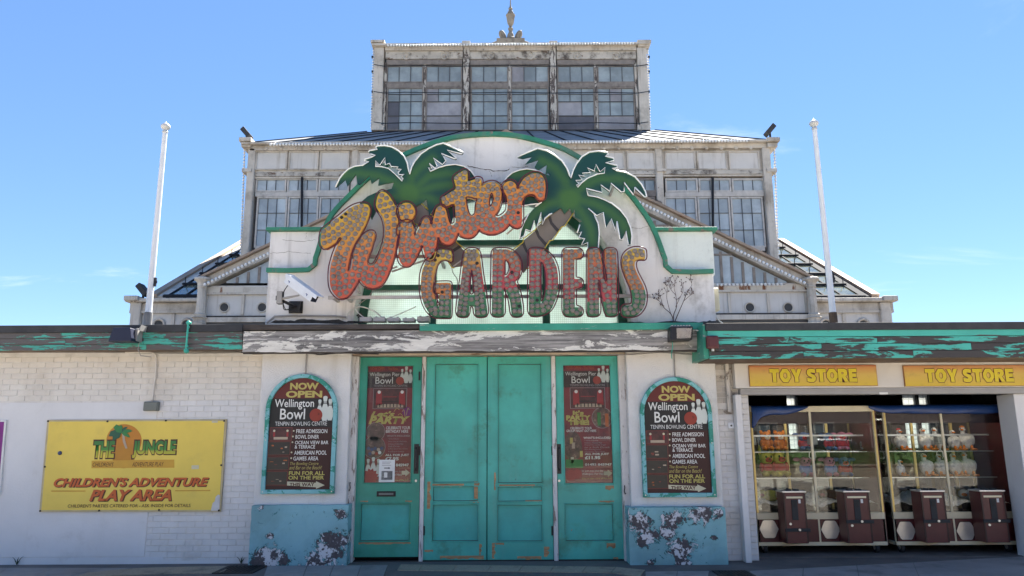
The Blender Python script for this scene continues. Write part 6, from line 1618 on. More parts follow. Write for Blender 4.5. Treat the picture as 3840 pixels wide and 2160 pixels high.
        tx('ALL FOR JUST', .42, .748, .92, .768, 'ink_white', off=.03); tx('£11.95', .42, .772, .74, .80, 'ink_white', off=.05)
        tx('01493 845947', .42, .832, .97, .852, 'ink_white', off=.03)
        tx('or just pop into the', .35, .885, .79, .905, 'ink_white'); tx('Wellington Pier Here', .35, .91, .82, .932, 'ink_white')
        tx('Let us take care of the fun!', .36, .948, .97, .962, 'ink_yellow')
    aw_ = [U(*p) for p in ((.80, .898), (.88, .898), (.88, .884), (.975, .914), (.88, .944), (.88, .93), (.80, .93))]
    MB().prism(aw_, T-.0025, T-.0016).build('arrow_print', M['ink_cream'], e)
    return e, U
M['poster_red'] = mat('poster_red', (0.20, 0.010, 0.022), 0.35, 0.15, 4, dirt=((0.03, 0.006, 0.012), 0.7, 3, 0.5))
ink('ink_grey2', (0.028, 0.013, 0.014))
P1, U1 = poster((920, 1320, 1.725), (779, 87, 1079, 849), False, 'tall dark red bowling poster inside the left door, with a white notice on it', YD+.040)
P2, U2 = poster((1560, 1300, 1.685), (934, 113, 1238, 867), True, 'tall dark red bowling poster inside the right door', YD+.040)
# white notice on the left poster
nt_e = empty('paper_notice', (U1(.5, .9)[0], YD+.026, U1(.5, .99)[1]), 'white paper notice with a small doorway picture on the left poster', 'notice')
a, b = U1(.32, .99), U1(.655, .805)
MB().box(a[0], b[0], YD+.024, YD+.0255, a[1], b[1]).build('sheet', M['paint_white'], nt_e)
MB().box(a[0]+.035, b[0]-.03, YD+.0228, YD+.0236, a[1]+.03, b[1]-.15).build('picture', M['photo_notice'] if 'photo_notice' in M else M['grey_plastic'], nt_e)
MB().box(a[0]+.07, b[0]-.10, YD+.0218, YD+.0226, a[1]+.06, b[1]-.17).build('picture_detail', M['paint_white'], nt_e)
MB().prism([(a[0]+.07, b[1]-.105), (b[0]-.085, b[1]-.105), (b[0]-.085, b[1]-.098), (b[0]-.06, b[1]-.112), (b[0]-.085, b[1]-.124), (b[0]-.085, b[1]-.117), (a[0]+.07, b[1]-.117)], YD+.0225, YD+.0235).build('arrow_print', M['ink_black'], nt_e)
for k in range(3): MB().box(a[0]+.04, b[0]-.05-.02*(k == 1), YD+.0228, YD+.0236, b[1]-.035-.022*k, b[1]-.028-.022*k).build('text_line', M['ink_dimwhite'], nt_e)

# ================================================================== yellow play-area sign
YS = -.03
ZY = (0, 1520, 2174/960)
def wy(x, y, Y=YS): return W(ZY[0]+x/ZY[2], ZY[1]+y/ZY[2], Y)
c4 = [wy(333, 905), wy(1873, 903), wy(1925, 118), wy(402, 124)]
YSG = empty('play_area_sign', ((c4[0][0]+c4[1][0])/2, YS, c4[0][1]), "wide yellow play-area sign on the white brick wall", 'sign')
MB().prism(c4, YS, -.006).build('board', M['sign_edge'], YSG)
cc_ = (sum(p[0] for p in c4)/4, sum(p[1] for p in c4)/4)
c5 = [(cc_[0]+(x-cc_[0])*.977, cc_[1]+(z-cc_[1])*.962) for x, z in c4]
tor = [(c5[1][0]-.10, c5[1][1]), (c5[1][0]-.085, c5[1][1]+.09), (c5[1][0]-.06, c5[1][1]+.11), (c5[1][0]-.05, c5[1][1]+.17), (c5[1][0]-.02, c5[1][1]+.20), (c5[1][0]+.004, c5[1][1]+.19)]
MB().prism([c5[0]] + tor + [c5[2], c5[3]], YS-.003, YS-.0004).build('panel', M['yellow_panel'], YSG)
MB().prism([(c5[1][0]+.01, c5[1][1]-.01)] + [(x, z-.002) for x, z in tor[::-1]] + [(tor[0][0], c5[1][1]-.01)], YS-.002, YS-.0006).build('bare_corner', M['bare_alu'], YSG)
TY = YS-.0045
def ty(s, a, b, c, d, m, par=YSG, k=0.0, **kw):
    q0, q1, ql, qr = wy((a+c)/2, d), wy((a+c)/2, b), wy(a, (b+d)/2), wy(c, (b+d)/2)
    return text(s, ql[0], qr[0], q0[1], q1[1], TY-k, M[m] if isinstance(m, str) else m, par, **kw)
def py_poly(pts, m, k=0.0, name='print', par=YSG):
    return MB().prism([wy(*p) for p in pts], TY-k, TY-k+.0009).build(name, M[m], par)
# orange sun, palm, ribbon
sun_c = (1055, 300)
MB().prism([(lambda q: q)(wy(sun_c[0]+150*math.cos(t*math.pi/20), sun_c[1]+140*math.sin(t*math.pi/20))) for t in range(40)], TY, TY+.0009).build('sun_print', M['ink_sun'] if 'ink_sun' in M else M['ink_orange'], YSG)
MB().prism([wy(1050+95*math.cos(t*math.pi/20), 440+95*math.sin(t*math.pi/20)) for t in range(40)], TY-.0006, TY-.0001).build('sun_print', M['ink_orange2'] if 'ink_orange2' in M else M['ink_orange'], YSG)
py_poly([(780, 470), (1480, 460), (1482, 530), (778, 534)], 'ink_rule', .001, 'ribbon_print')
ty("CHILDREN'S", 790, 484, 966, 520, 'ink_dkbrown', k=.003, shear=.2)
ty('ADVENTURE PLAY', 1125, 482, 1392, 519, 'ink_dkbrown', k=.003, shear=.2)
gzm = gradz('jungle_paint', [(0, (0.60, 0.46, 0.03)), (.38, (0.42, 0.42, 0.03)), (.5, (0.05, 0.24, 0.03)), (1, (0.02, 0.16, 0.03))], wy(1000, 455)[1], wy(1000, 298)[1])
ty('THE', 788, 290, 984, 458, 'ink_dkbrown', k=.002, off=.085)
ty('JUNGLE', 1118, 288, 1504, 460, 'ink_dkbrown', k=.002, off=.085)
ty('THE', 798, 302, 974, 446, gzm, k=.004, off=.045)
ty('JUNGLE', 1128, 300, 1494, 448, gzm, k=.004, off=.045)
# printed palm between the words
tr_ = [(1038, 235), (1058, 240), (1066, 300), (1085, 365), (1068, 368), (1046, 310)]
py_poly(tr_, 'ink_tan', .004, 'palm_trunk_print')
for k, (dx_, dy_) in enumerate(((-110, 20), (-70, -55), (-20, -65), (50, -60), (95, -25), (75, 30), (-75, 60))):
    cx0, cy0 = 1035, 235
    nx_, ny_ = -dy_*.22, dx_*.22
    py_poly([(cx0, cy0), (cx0+dx_*.4+nx_*1.2, cy0+dy_*.5+ny_*1.2-12), (cx0+dx_*.8+nx_, cy0+dy_*.9+ny_-8), (cx0+dx_, cy0+dy_+8), (cx0+dx_*.75-nx_*.6, cy0+dy_*.75-ny_*.6), (cx0+dx_*.4-nx_, cy0+dy_*.4-ny_)], 'ink_green' if k % 3 else 'ink_palm', .005+.0009*k, 'palm_leaf_print')
for s, a, b, c, d in (("CHILDREN'S ADVENTURE", 460, 612, 1774, 690), ('PLAY AREA', 764, 714, 1460, 810)):
    ty(s, a+7, b+5, c+7, d+7, 'ink_dkbrown', k=.002, off=.05, shear=.28)
    ty(s, a, b, c, d, 'ink_dorange2', k=.004, off=.035, shear=.28)
py_poly([(437, 722), (728, 722), (728, 733), (437, 734)], 'ink_rule', .001, 'rule_print')
py_poly([(1488, 720), (1788, 717), (1788, 728), (1488, 730)], 'ink_rule', .001, 'rule_print')
ty("CHILDREN'S PARTIES CATERED FOR - ASK INSIDE FOR DETAILS", 578, 838, 1620, 866, 'ink_dkbrown', k=.002, off=.008)
q = wy(511, 405)
bp = MB().lathe([(.028, 0), (.026, .01), (.018, .018), (.004, .024)], (0, 0, 0), 14)
bp.v = [(q[0]+x, TY-z, q[1]+y) for x, y, z in bp.v]; bp.build('dark_stud', M['ink_blueball'], YSG, smooth=True)
for p in ((410, 135), (914, 136), (1410, 130), (1905, 132), (383, 522), (1880, 508), (343, 897), (843, 893), (1352, 888), (1860, 892)):
    q = wy(*p); MB().cyl((q[0], YS-.010, q[1]), (q[0], YS-.001, q[1]), .013, n=10).build('fixing_screw', M['iron'], YSG)
py_poly([(1628, 510), (1690, 508), (1690, 540), (1628, 542)], 'ink_cream', .001, 'sticker_residue')
py_poly([(1800, 130), (1850, 129), (1850, 147), (1800, 148)], 'ink_cream', .001, 'sticker_residue')
# purple sign at the left edge of the picture
q = [wy(-420, 128), wy(52, 126), wy(-2, 760), wy(-470, 762)]
PSG = empty('purple_sign', (wy(-200, 760)[0], YS, q[2][1]), 'purple sign with a white edge at the left end of the wall', 'sign')
MB().prism(q, YS, -.006).build('board', M['paint_white'], PSG)
q = [wy(-410, 142), wy(36, 140), wy(-17, 748), wy(-458, 748)]
MB().prism(q, YS-.002, YS-.0004).build('panel', M['purple_panel'], PSG)

# ================================================================== fittings
o = MB(); x0, x1, z0, z1 = rect(538, 1506, 593, 1541, -.06)
jb = empty('junction_box', ((x0+x1)/2, 0, z0), 'grey-green electrical box with conduit above the yellow sign', 'electrical box')
MB().box(x0, x1, -.07, 0, z0, z1).build('box', M['grey_plastic'], jb, bevel=.012)
MB().box(x0+.012, x1-.012, -.078, -.0705, z0+.012, z1-.012).build('lid', M['grey_plastic'], jb, bevel=.004)
p = [(W(x, y, -.02)[0], -.02, W(x, y, -.02)[1]) for x, y in ((470, 1322), (560, 1322), (580, 1328), (586, 1345), (584, 1400), (577, 1450), (570, 1506))]
MB().tube(catmull(p, 4, False), .011, 7).build('conduit', M['shop_white'], jb, smooth=True)
for i, (pts, lab) in enumerate((([(-80, 1318), (200, 1321), (440, 1322), (560, 1324), (700, 1325), (905, 1322)], 'thin brown cable along the top of the white brick wall'), ([(905, 1322), (1150, 1325), (1200, 1330), (1280, 1324), (1420, 1328)], 'black cable sagging below the bare grey fascia'), ([(2200, 1326), (2350, 1330), (2480, 1322), (2640, 1334)], 'pale cable under the fascia above the right arched sign'))):
    cable(pts, .008, ('cable_grey', 'cable_black', 'cable_grey')[i], lab, -.13 if i else -.02, group='cables under the fascias')
# floodlight on the left fascia
x0, x1, z0, z1 = rect(436, 1232, 512, 1283, YF-.2)
fl_ = empty('floodlight', ((x0+x1)/2, YF-.2, z0), 'dark blue floodlight hanging on the left peeling fascia', 'floodlight')
MB().prism([(x0-.06, z0), (x1-.02, z0), (x1-.05, z1), (x0-.01, z1)], YF-.28, YF-.06).build('housing', M['navy'], fl_, bevel=.01)
MB().box(x1-.045, x1-.012, YF-.16, YF-.012, z0+.02, z1+.01).build('bracket', M['cable_grey'], fl_, bevel=.005)
MB().prism([(x1+.012, z1-.02), (x1+.05, z1+.05), (x1+.035, z1-.03)], YF-.2, YF-.012).build('hood', M['cable_grey'], fl_)
p0 = (x1-.03, YF-.05, z0+.02); MB().tube([p0, (x1-.035, YF-.06, z0-.08), (x1-.01, YF-.02, z0-.16), (x1+.1, YF+.05, z0-.17)], .006, 5).build('lead', M['cable_grey'], fl_)
# green clamp rod on the left fascia
x, zt_r = W(706, 1210, YF-.06); zb_r = W(706, 1316, YF-.06)[1]
gcl = empty('clamp_rod', (x, YF-.06, zb_r), 'bright green clamp rod over the left fascia', 'rod')
MB().cyl((x, YF-.06, zb_r), (x, YF-.06, zt_r), .013, n=10).build('rod', M['verdigris'], gcl)
for z_, r_ in ((zb_r, .035), (zt_r, .033), (zb_r+.07, .022), (zt_r-.06, .02)):
    MB().ball((x, YF-.045, z_), r_, r_*1.2, r_*.9, 10, 8).build('clamp', M['verdigris'], gcl, smooth=True)
# floodlight at the right end of the centre fascia
x0, x1, z0, z1 = rect(2515, 1222, 2603, 1276, YC-.25)
fr2 = empty('floodlight', ((x0+x1)/2, YC-.2, z0), 'black floodlight with square glass at the right end of the bare grey fascia', 'floodlight')
MB().prism([(x0, z0), (x1-.02, z0+.01), (x1, z1), (x0+.01, z1)], YC-.22, YC-.01).build('housing', M['black_metal'], fr2, bevel=.012)
MB().prism([(x0+.085, z0+.03), (x1-.045, z0+.035), (x1-.025, z1-.03), (x0+.09, z1-.03)], YC-.226, YC-.2215).build('reflector', M['reflector'], fr2)
MB().prism([(x0+.08, z0+.025), (x1-.04, z0+.03), (x1-.02, z1-.025), (x0+.085, z1-.025)], YC-.234, YC-.229).build('lens', M['lamp_glass'], fr2)
for k in range(7):
    xx = x0+.04+(x1-x0-.08)*k/6; MB().box(xx-.008, xx+.008, YC-.20, YC-.06, z1+.001, z1+.018).build('cooling_fin', M['rail'], fr2)
cable([(2605, 1238, 0), (2640, 1245, 0), (2660, 1265, -.02), (2668, 1300, -.2)], .008, 'cable_white', 'white cables running from the black floodlight to the red box', YC-.1)
cable([(2520, 1276), (2522, 1300), (2518, 1330), (2520, 1345)], .006, 'verdigris', 'green cable tail hanging below the black floodlight', YC-.05)
# red box on the right fascia
x0, x1, z0, z1 = rect(2652, 1258, 2697, 1307, YR-.1)
rb = empty('red_box', ((x0+x1)/2, YR-.05, z0), 'dark red box at the left end of the right teal fascia', 'electrical box')
MB().box(x0, x1, YR-.10, YR-.013, z0, z1).build('box', M['alarm_red'], rb, bevel=.02)
MB().box(x0+.02, x1-.02, YR-.11, YR-.1005, z0+.03, z1-.02).build('cover', M['alarm_red'], rb, bevel=.006)
MB().cyl(((x0+x1)/2, YR-.06, z0-.03), ((x0+x1)/2, YR-.06, z0+.01), .018, n=8).build('gland', M['cable_white'], rb)
# security camera on its wall bracket
def rz(x, y, Y): 
    p_ = W(440+x/2.995, 860+y/2.995, Y); return Vector((p_[0], Y, p_[1]))
cc0 = empty('security_camera', rz(2040, 930, -.05), 'white boxy security camera on a black bracket on the white gable', 'camera')
x0, x1, z0, z1 = rz(1982, 0, -.05).x, rz(2104, 0, -.05).x, rz(2040, 930, -.05).z, rz(2040, 815, -.05).z
MB().box(x0, x1, -.09, 0, z0, z1).build('wall_box', M['black_metal'], cc0, bevel=.006)
MB().box(x0-.02, x1+.02, -.006, 0, z0-.01, z1+.02).build('rust_plate', M['iron'], cc0)
pA, pB = rz(2000, 870, -.09), rz(1860, 805, -.38)
MB().cyl(pA, pB, .022, n=8).build('arm', M['black_metal'], cc0)
MB().obox(rz(1830, 770, -.40), (.035, 0, 0), (0, .05, 0), (0, 0, .085)).build('arm_plate', M['cable_grey'], cc0)
MB().obox(rz(1800, 772, -.40), (.02, 0, 0), (0, .02, 0), (0, 0, .03)).build('knuckle', M['black_metal'], cc0)
MB().cyl(rz(1850, 778, -.42), rz(2040, 742, -.50), .020, .012, 8).build('arm', M['cable_grey'], cc0)
h0, h1 = rz(1920, 560, -.42), rz(2215, 775, -.70)
ax = (h1-h0); L = ax.length; an = ax/L; sd_ = Vector((0, 0, 1)).cross(an).normalized(); upn = an.cross(sd_)
MB().obox((h0+h1)/2, an*L/2, sd_*.052, upn*.058).build('housing', M['white_plastic'], cc0, bevel=.008)
MB().obox((h0+h1)/2+upn*.066+an*.04, an*(L/2+.05), sd_*.066, upn*.006).build('sunshield', M['white_plastic'], cc0)
for s in (-1, 1):
    MB().obox((h0+h1)/2+upn*.045+sd_*.063*s+an*.04, an*(L/2+.05), sd_*.004, upn*.024).build('sunshield', M['white_plastic'], cc0)
MB().obox(h1+an*.003, an*.004, sd_*.046, upn*.050).build('window', M['navy'], cc0)
MB().cyl(h1-an*.01, h1+an*.012, .03, n=12).build('lens', M['black_metal'], cc0)
sgn_d = sd_ if sd_.y < 0 else -sd_
for t in (.15, .82):
    c = h0+an*L*t+sgn_d*.0535+upn*.0
    MB().obox(c, an*.018, sgn_d*.001, upn*.006).obox(c+an*.012-upn*.012, an*.006, sgn_d*.001, upn*.010).build('mark', M['ink_logo'], cc0)
for k in range(2):
    P_ = [h0-upn*.05+an*.05, rz(1880, 680, -.42), rz(1855+10*k, 740, -.42), rz(1862, 830, -.38), rz(1900-20*k, 905, -.2), rz(1985, 870, -.09)]
    MB().tube(catmull([tuple(v) for v in P_], 4, False), .006, 5).build('lead', M['cable_black'], cc0)
# cream box and dead plant at the right shoulder
x0, x1, z0, z1 = rect(2664, 1082, 2690, 1166, .15)
o = MB().box(x0, x1+.02, .1, .28, z0, z1).build('cream_box', M['cream_box'], None, bevel=.015); tag(o, 'cream plastic box on the right end of the gable', 'electrical box')
xg = W(2680, 1120, .1)[0]
for i, pts in enumerate(([(2668, 1165), (2672, 1195), (2685, 1213)], [(2680, 1168), (2690, 1195), (2710, 1213)])):
    cable([(a, b, .0) for a, b in pts], .008, 'cable_white', ('white cable dropping below the cream box, nearer the gable', 'white cable dropping below the cream box, farther from the gable')[i], .06)
def twig(pts, r0, mb):
    P = [(W(x, y, -.05)[0], -.05+random.uniform(-.05, .05), W(x, y, -.05)[1]) for x, y in pts]
    Q = catmull(P, 4, False); mb.tube(Q, [r0*(1-.75*i/(len(Q)-1)) for i in range(len(Q))], 5); return Q
pl = empty('dead_plant', (W(2525, 1212, -.05)[0], -.05, W(2525, 1212, -.05)[1]), 'leafless dead plant growing at the foot of the gable, right of the letters', 'plant')
stems = [[(2525, 1212), (2528, 1180), (2535, 1150), (2532, 1110), (2525, 1080), (2530, 1055)], [(2525, 1212), (2515, 1180), (2490, 1150), (2478, 1120), (2470, 1100)], [(2528, 1212), (2545, 1170), (2562, 1130), (2578, 1095), (2592, 1070), (2585, 1050)], [(2535, 1150), (2550, 1115), (2560, 1090), (2555, 1062)], [(2515, 1180), (2500, 1120), (2505, 1080), (2495, 1060)], [(2562, 1130), (2585, 1110), (2602, 1098)], [(2490, 1150), (2470, 1130), (2452, 1118)], [(2532, 1110), (2515, 1085), (2508, 1055)]]
tips = []
for s_ in stems:
    mb = MB(); Q = twig(s_, .007 if s_[0][1] > 1200 else .0045, mb); mb.build('stem', M['twig'], pl); tips.append(Q[-1])
    for k in (len(Q)//2, len(Q)-4, len(Q)-2):
        mb = MB(); q = Vector(Q[k])
        for j in range(3):
            t_ = q+Vector((random.uniform(-.06, .06), random.uniform(-.04, .04), random.uniform(.02, .09))); mb.tube([q, (q+t_)/2+Vector((0, 0, .01)), t_], .0022, 4); tips.append(tuple(t_))
        mb.build('twig', M['twig'], pl)
mb = MB()
for t_ in tips: mb.ball(t_, .008, .008, .010, 5, 4)
o = mb.build('seed_heads', M['twig'], pl)
# weeds at the foot of the left wall
M['weed'] = flat('weed', (0.03, 0.05, 0.02), .8)
for i, (px, lab) in enumerate(((65, 'small weed at the wall foot below the purple sign'), (905, 'small weed at the wall foot beside the left blue plinth'))):
    x, y = W(px, 2108, -.015)[0], -.02
    mb = MB()
    for k in range(9):
        a = random.uniform(0, 6.28); h = random.uniform(.04, .11); q = (x+math.cos(a)*h*.7, y-abs(math.sin(a))*h*.4, h)
        mb.tube([(x, y, 0.0), ((x+q[0])/2, (y+q[1])/2, h*.7), q], [.004, .004, .001], 4)
    o = mb.build('weed', M['weed']); tag(o, lab, 'weed', 'weeds at the wall foot')
# ================================================================== toy shop front
YB = -.12
sf = empty('x', (0, 0, 0)); bpy.data.objects.remove(sf)
x0, _, z0, z1 = rect(2756, 1367, 3300, 1455, YB)
beam = MB().box(x0, 9.6, YB, .10, z0, z1+.02).build('shop_beam', M['shop_white'], B, bevel=.006)
xs0, _, zs0, zs1 = rect(2774, 1458, 3300, 1480, -.06)
MB().box(xs0, 9.6, -.08, .10, zs0, zs1+.004).build('shutter_box', M['shutter'], beam, bevel=.006)
MB().box(xs0, 9.6, -.10, -.081, zs1-.025, zs1+.002).build('shutter_lip', M['shutter'], beam)
q = rect(3298, 1471, 3330, 1479, -.085); MB().box(q[0], q[1], -.086, -.0805, q[2], q[3]).build('shutter_label', M['paint_white'], beam)
# jamb wall with painted bricks
xj0, xj1 = W(2697, 1700, 0)[0]-.02, W(2782, 1700, 0)[0]
zj = W(2740, 1350, 0)[1]
jw = MB().box(xj0, xj1+.14, .012, .32, 0, ZT+.05).build('jamb_wall', M['joint'], B)
rowz = 0; r = 0
while rowz+bh < ZT:
    z = rowz+bh/2; x = xj0-(bl/2 if r % 2 else bl*.9)
    while x < xj1:
        a, b_ = max(x, xj0), min(x+bl, xj1)
        if b_-a > .04:
            up = z > 1.9
            if not (up and random.random() < .12):
                o = link('brick', brick_mesh(b_-a, M['old_brick' if up else 'white_brick']), None, jw, ((a+b_)/2, random.uniform(0, .004) if not up else random.uniform(-.004, .012), z)); nb += 1
        x += bl
    # return face bricks inside the opening
    o = link('brick', brick_mesh(.12, M['white_brick']), None, jw, (xj1+.075, -.002, z)); nb += 1
    rowz += bh; r += 1
xo = xj1+.14
xpa, xpb = W(2777, 1790, -.16)[0], W(2800, 1790, -.16)[0]
post = MB().box(xpa, xpb, -.16, -.02, 0, zs0-.0).build('shop_post', M['post_white'], B, bevel=.006)
MB().box(xpa-.08, xpa-.03, -.06, .0, W(2745, 1545, -.05)[1], ZT).build('downpipe', M['old_brick'], B, bevel=.01)
q = rect(2731, 1585, 2752, 1607, -.02)
e = empty('key_switch', ((q[0]+q[1])/2, -.02, q[2]), 'small steel key switch on the brick beside the shop post', 'switch')
MB().box(q[0], q[1], -.03, 0, q[2], q[3]).build('plate', M['white_plastic'], e, bevel=.004)
MB().cyl(((q[0]+q[1])/2, -.033, (q[2]+q[3])/2), ((q[0]+q[1])/2, -.0301, (q[2]+q[3])/2), .012, n=10).build('keyhole', M['black_metal'], e)
xr0 = W(3840, 1790, 0)[0]
MB().box(xr0, 9.6, -.02, .35, 0, zs0).build('shop_pier', M['white_render'], B, bevel=.008)
q = W(3850, 1842, -.03); q = (max(q[0], xr0+.04), q[1]); o = MB().box(q[0]-.03, q[0]+.03, -.05, -.02, q[1]-.02, q[1]+.02).cyl((q[0]-.02, -.07, q[1]), (q[0]+.04, -.07, q[1]), .012, n=8).build('shutter_catch', M['steel']); tag(o, 'small steel catch on the white pier right of the machines', 'catch')
# room behind the machines
YBk = 6.6
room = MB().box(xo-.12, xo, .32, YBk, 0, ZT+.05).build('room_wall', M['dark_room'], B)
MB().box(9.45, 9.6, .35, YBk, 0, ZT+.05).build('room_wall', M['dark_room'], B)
MB().box(xo, 9.45, .2, YBk, 0.002, .010).build('room_floor', M['room_floor'], B)
holes = []; wins = []
for a, b in ((3385, 3440), (3446, 3486), (3640, 3680), (3684, 3722), (3728, 3768), (2950, 2990)):
    X0, X1 = W(a, 1500, YBk)[0], W(b, 1500, YBk)[0]
    Z0, Z1 = 1.35, W(3500, 1484, YBk)[1]+.1
    holes.append([(X0, Z0), (X0, Z1), (X1, Z1), (X1, Z0)]); wins.append((X0, X1, Z0, Z1))
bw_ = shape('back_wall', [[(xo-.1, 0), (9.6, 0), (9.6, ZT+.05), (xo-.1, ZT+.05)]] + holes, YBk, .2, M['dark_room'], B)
M['far_pane'] = wired('far_pane', (0.8, 0.82, 0.80), .75, 9)
for X0, X1, Z0, Z1 in wins:
    MB().box(X0-.01, X1+.01, YBk+.09, YBk+.10, Z0-.01, Z1+.01).build('back_pane', M['far_pane'], bw_)
MB().box(-9.2, xo-.12, YBk, YBk+.2, 0, ZT+.05).build('back_wall', M['dark_room'], B)
MB().box(-9.2, -9.0, .28, YBk, 0, ZT+.05).build('end_wall', M['white_render'], B)
MB().box(W(3560, 1500, 4)[0], W(3645, 1500, 4)[0], 4, 4.6, .0, ZT-.1).build('room_pier', M['dark_room'], B)

# signs
def toy_sign(a, b, ta, tb, label):
    Y = YB-.028
    x0, x1, z0, z1 = rect(a, 1369, b, 1448, Y)
    e = empty('shop_sign', ((x0+x1)/2, Y, z0), label, 'sign', 'yellow shop signs on the white beam')
    MB().box(x0, x1, Y, YB, z0, z1).build('board', M['toy_board'], e)
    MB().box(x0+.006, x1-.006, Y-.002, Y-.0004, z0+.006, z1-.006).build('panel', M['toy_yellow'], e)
    x0, x1, z0, z1 = rect(ta, 1384, tb, 1432, Y)
    T = Y-.004
    # heavy block letters drawn as outlines: dark rim, bright rim, dark line, yellow face
    o8 = lambda a, b, c, d, k: [(a+k, b), (c-k, b), (c, b+k*1.2), (c, d-k*1.2), (c-k, d), (a+k, d), (a, d-k*1.2), (a, b+k*1.2)]
    gl = {'T': (.9, [[(0, 1), (.9, 1), (.9, .74), (.6, .74), (.6, 0), (.3, 0), (.3, .74), (0, .74)]]),
          'O': (1.0, [o8(0, 0, 1.0, 1, .28), o8(.30, .26, .70, .74, .12)]),
          'Y': (.98, [[(0, 1), (.32, 1), (.49, .66), (.66, 1), (.98, 1), (.64, .38), (.64, 0), (.34, 0), (.34, .38)]]),
          'S': (.86, [[(.82, .96), (.80, .70), (.42, .76), (.34, .70), (.40, .63), (.70, .52), (.86, .34), (.80, .12), (.60, 0), (.28, 0), (.03, .05), (.04, .31), (.42, .23), (.52, .29), (.46, .37), (.18, .48), (.02, .66), (.08, .88), (.28, 1), (.58, 1)]]),
          'R': (.95, [[(0, 0), (0, 1), (.56, 1), (.80, .92), (.88, .70), (.80, .50), (.66, .42), (.95, 0), (.62, 0), (.40, .36), (.30, .36), (.30, 0)], [(.30, .76), (.48, .76), (.56, .68), (.48, .58), (.30, .58)]]),
          'E': (.74, [[(0, 0), (0, 1), (.74, 1), (.74, .75), (.30, .75), (.30, .62), (.66, .62), (.66, .39), (.30, .39), (.30, .25), (.74, .25), (.74, 0)]])}
    adv = []; pos_ = 0.0
    for ch in 'TOY STORE':
        if ch == ' ': pos_ += .42; continue
        adv.append((ch, pos_)); pos_ += gl[ch][0]+.10
    tot = pos_-.10; hz_ = z1-z0
    for ch, p_ in adv:
        L = [[(x0+(p_+u)/tot*(x1-x0), z0+v*hz_) for u, v in lp] for lp in gl[ch][1]]
        for d_, m, k in ((.013, 'ink_wine', 0), (.004, 'ink_yellow3', .0025)):
            shape('lettering', [offset_loop(L[0], d_)] + [offset_loop(h_, -d_*.6) for h_ in L[1:]], T-k-.001, .001, M[m], e)
    return e
toy_b = rect(2810, 1369, 3289, 1448, YB-.03)
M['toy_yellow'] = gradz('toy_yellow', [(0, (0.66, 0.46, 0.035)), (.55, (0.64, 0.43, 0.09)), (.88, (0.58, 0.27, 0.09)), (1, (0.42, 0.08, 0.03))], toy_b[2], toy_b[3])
M['toy_board'] = flat('toy_board', (0.36, 0.17, 0.05))
ink('ink_yellow3', (0.68, 0.54, 0.03))
toy_sign(2810, 3289, 2886, 3212, 'yellow and orange shop sign above the left claw machine')
toy_sign(3391, 3872, 3469, 3799, 'yellow and orange shop sign above the right claw machine, cut off by the picture edge')

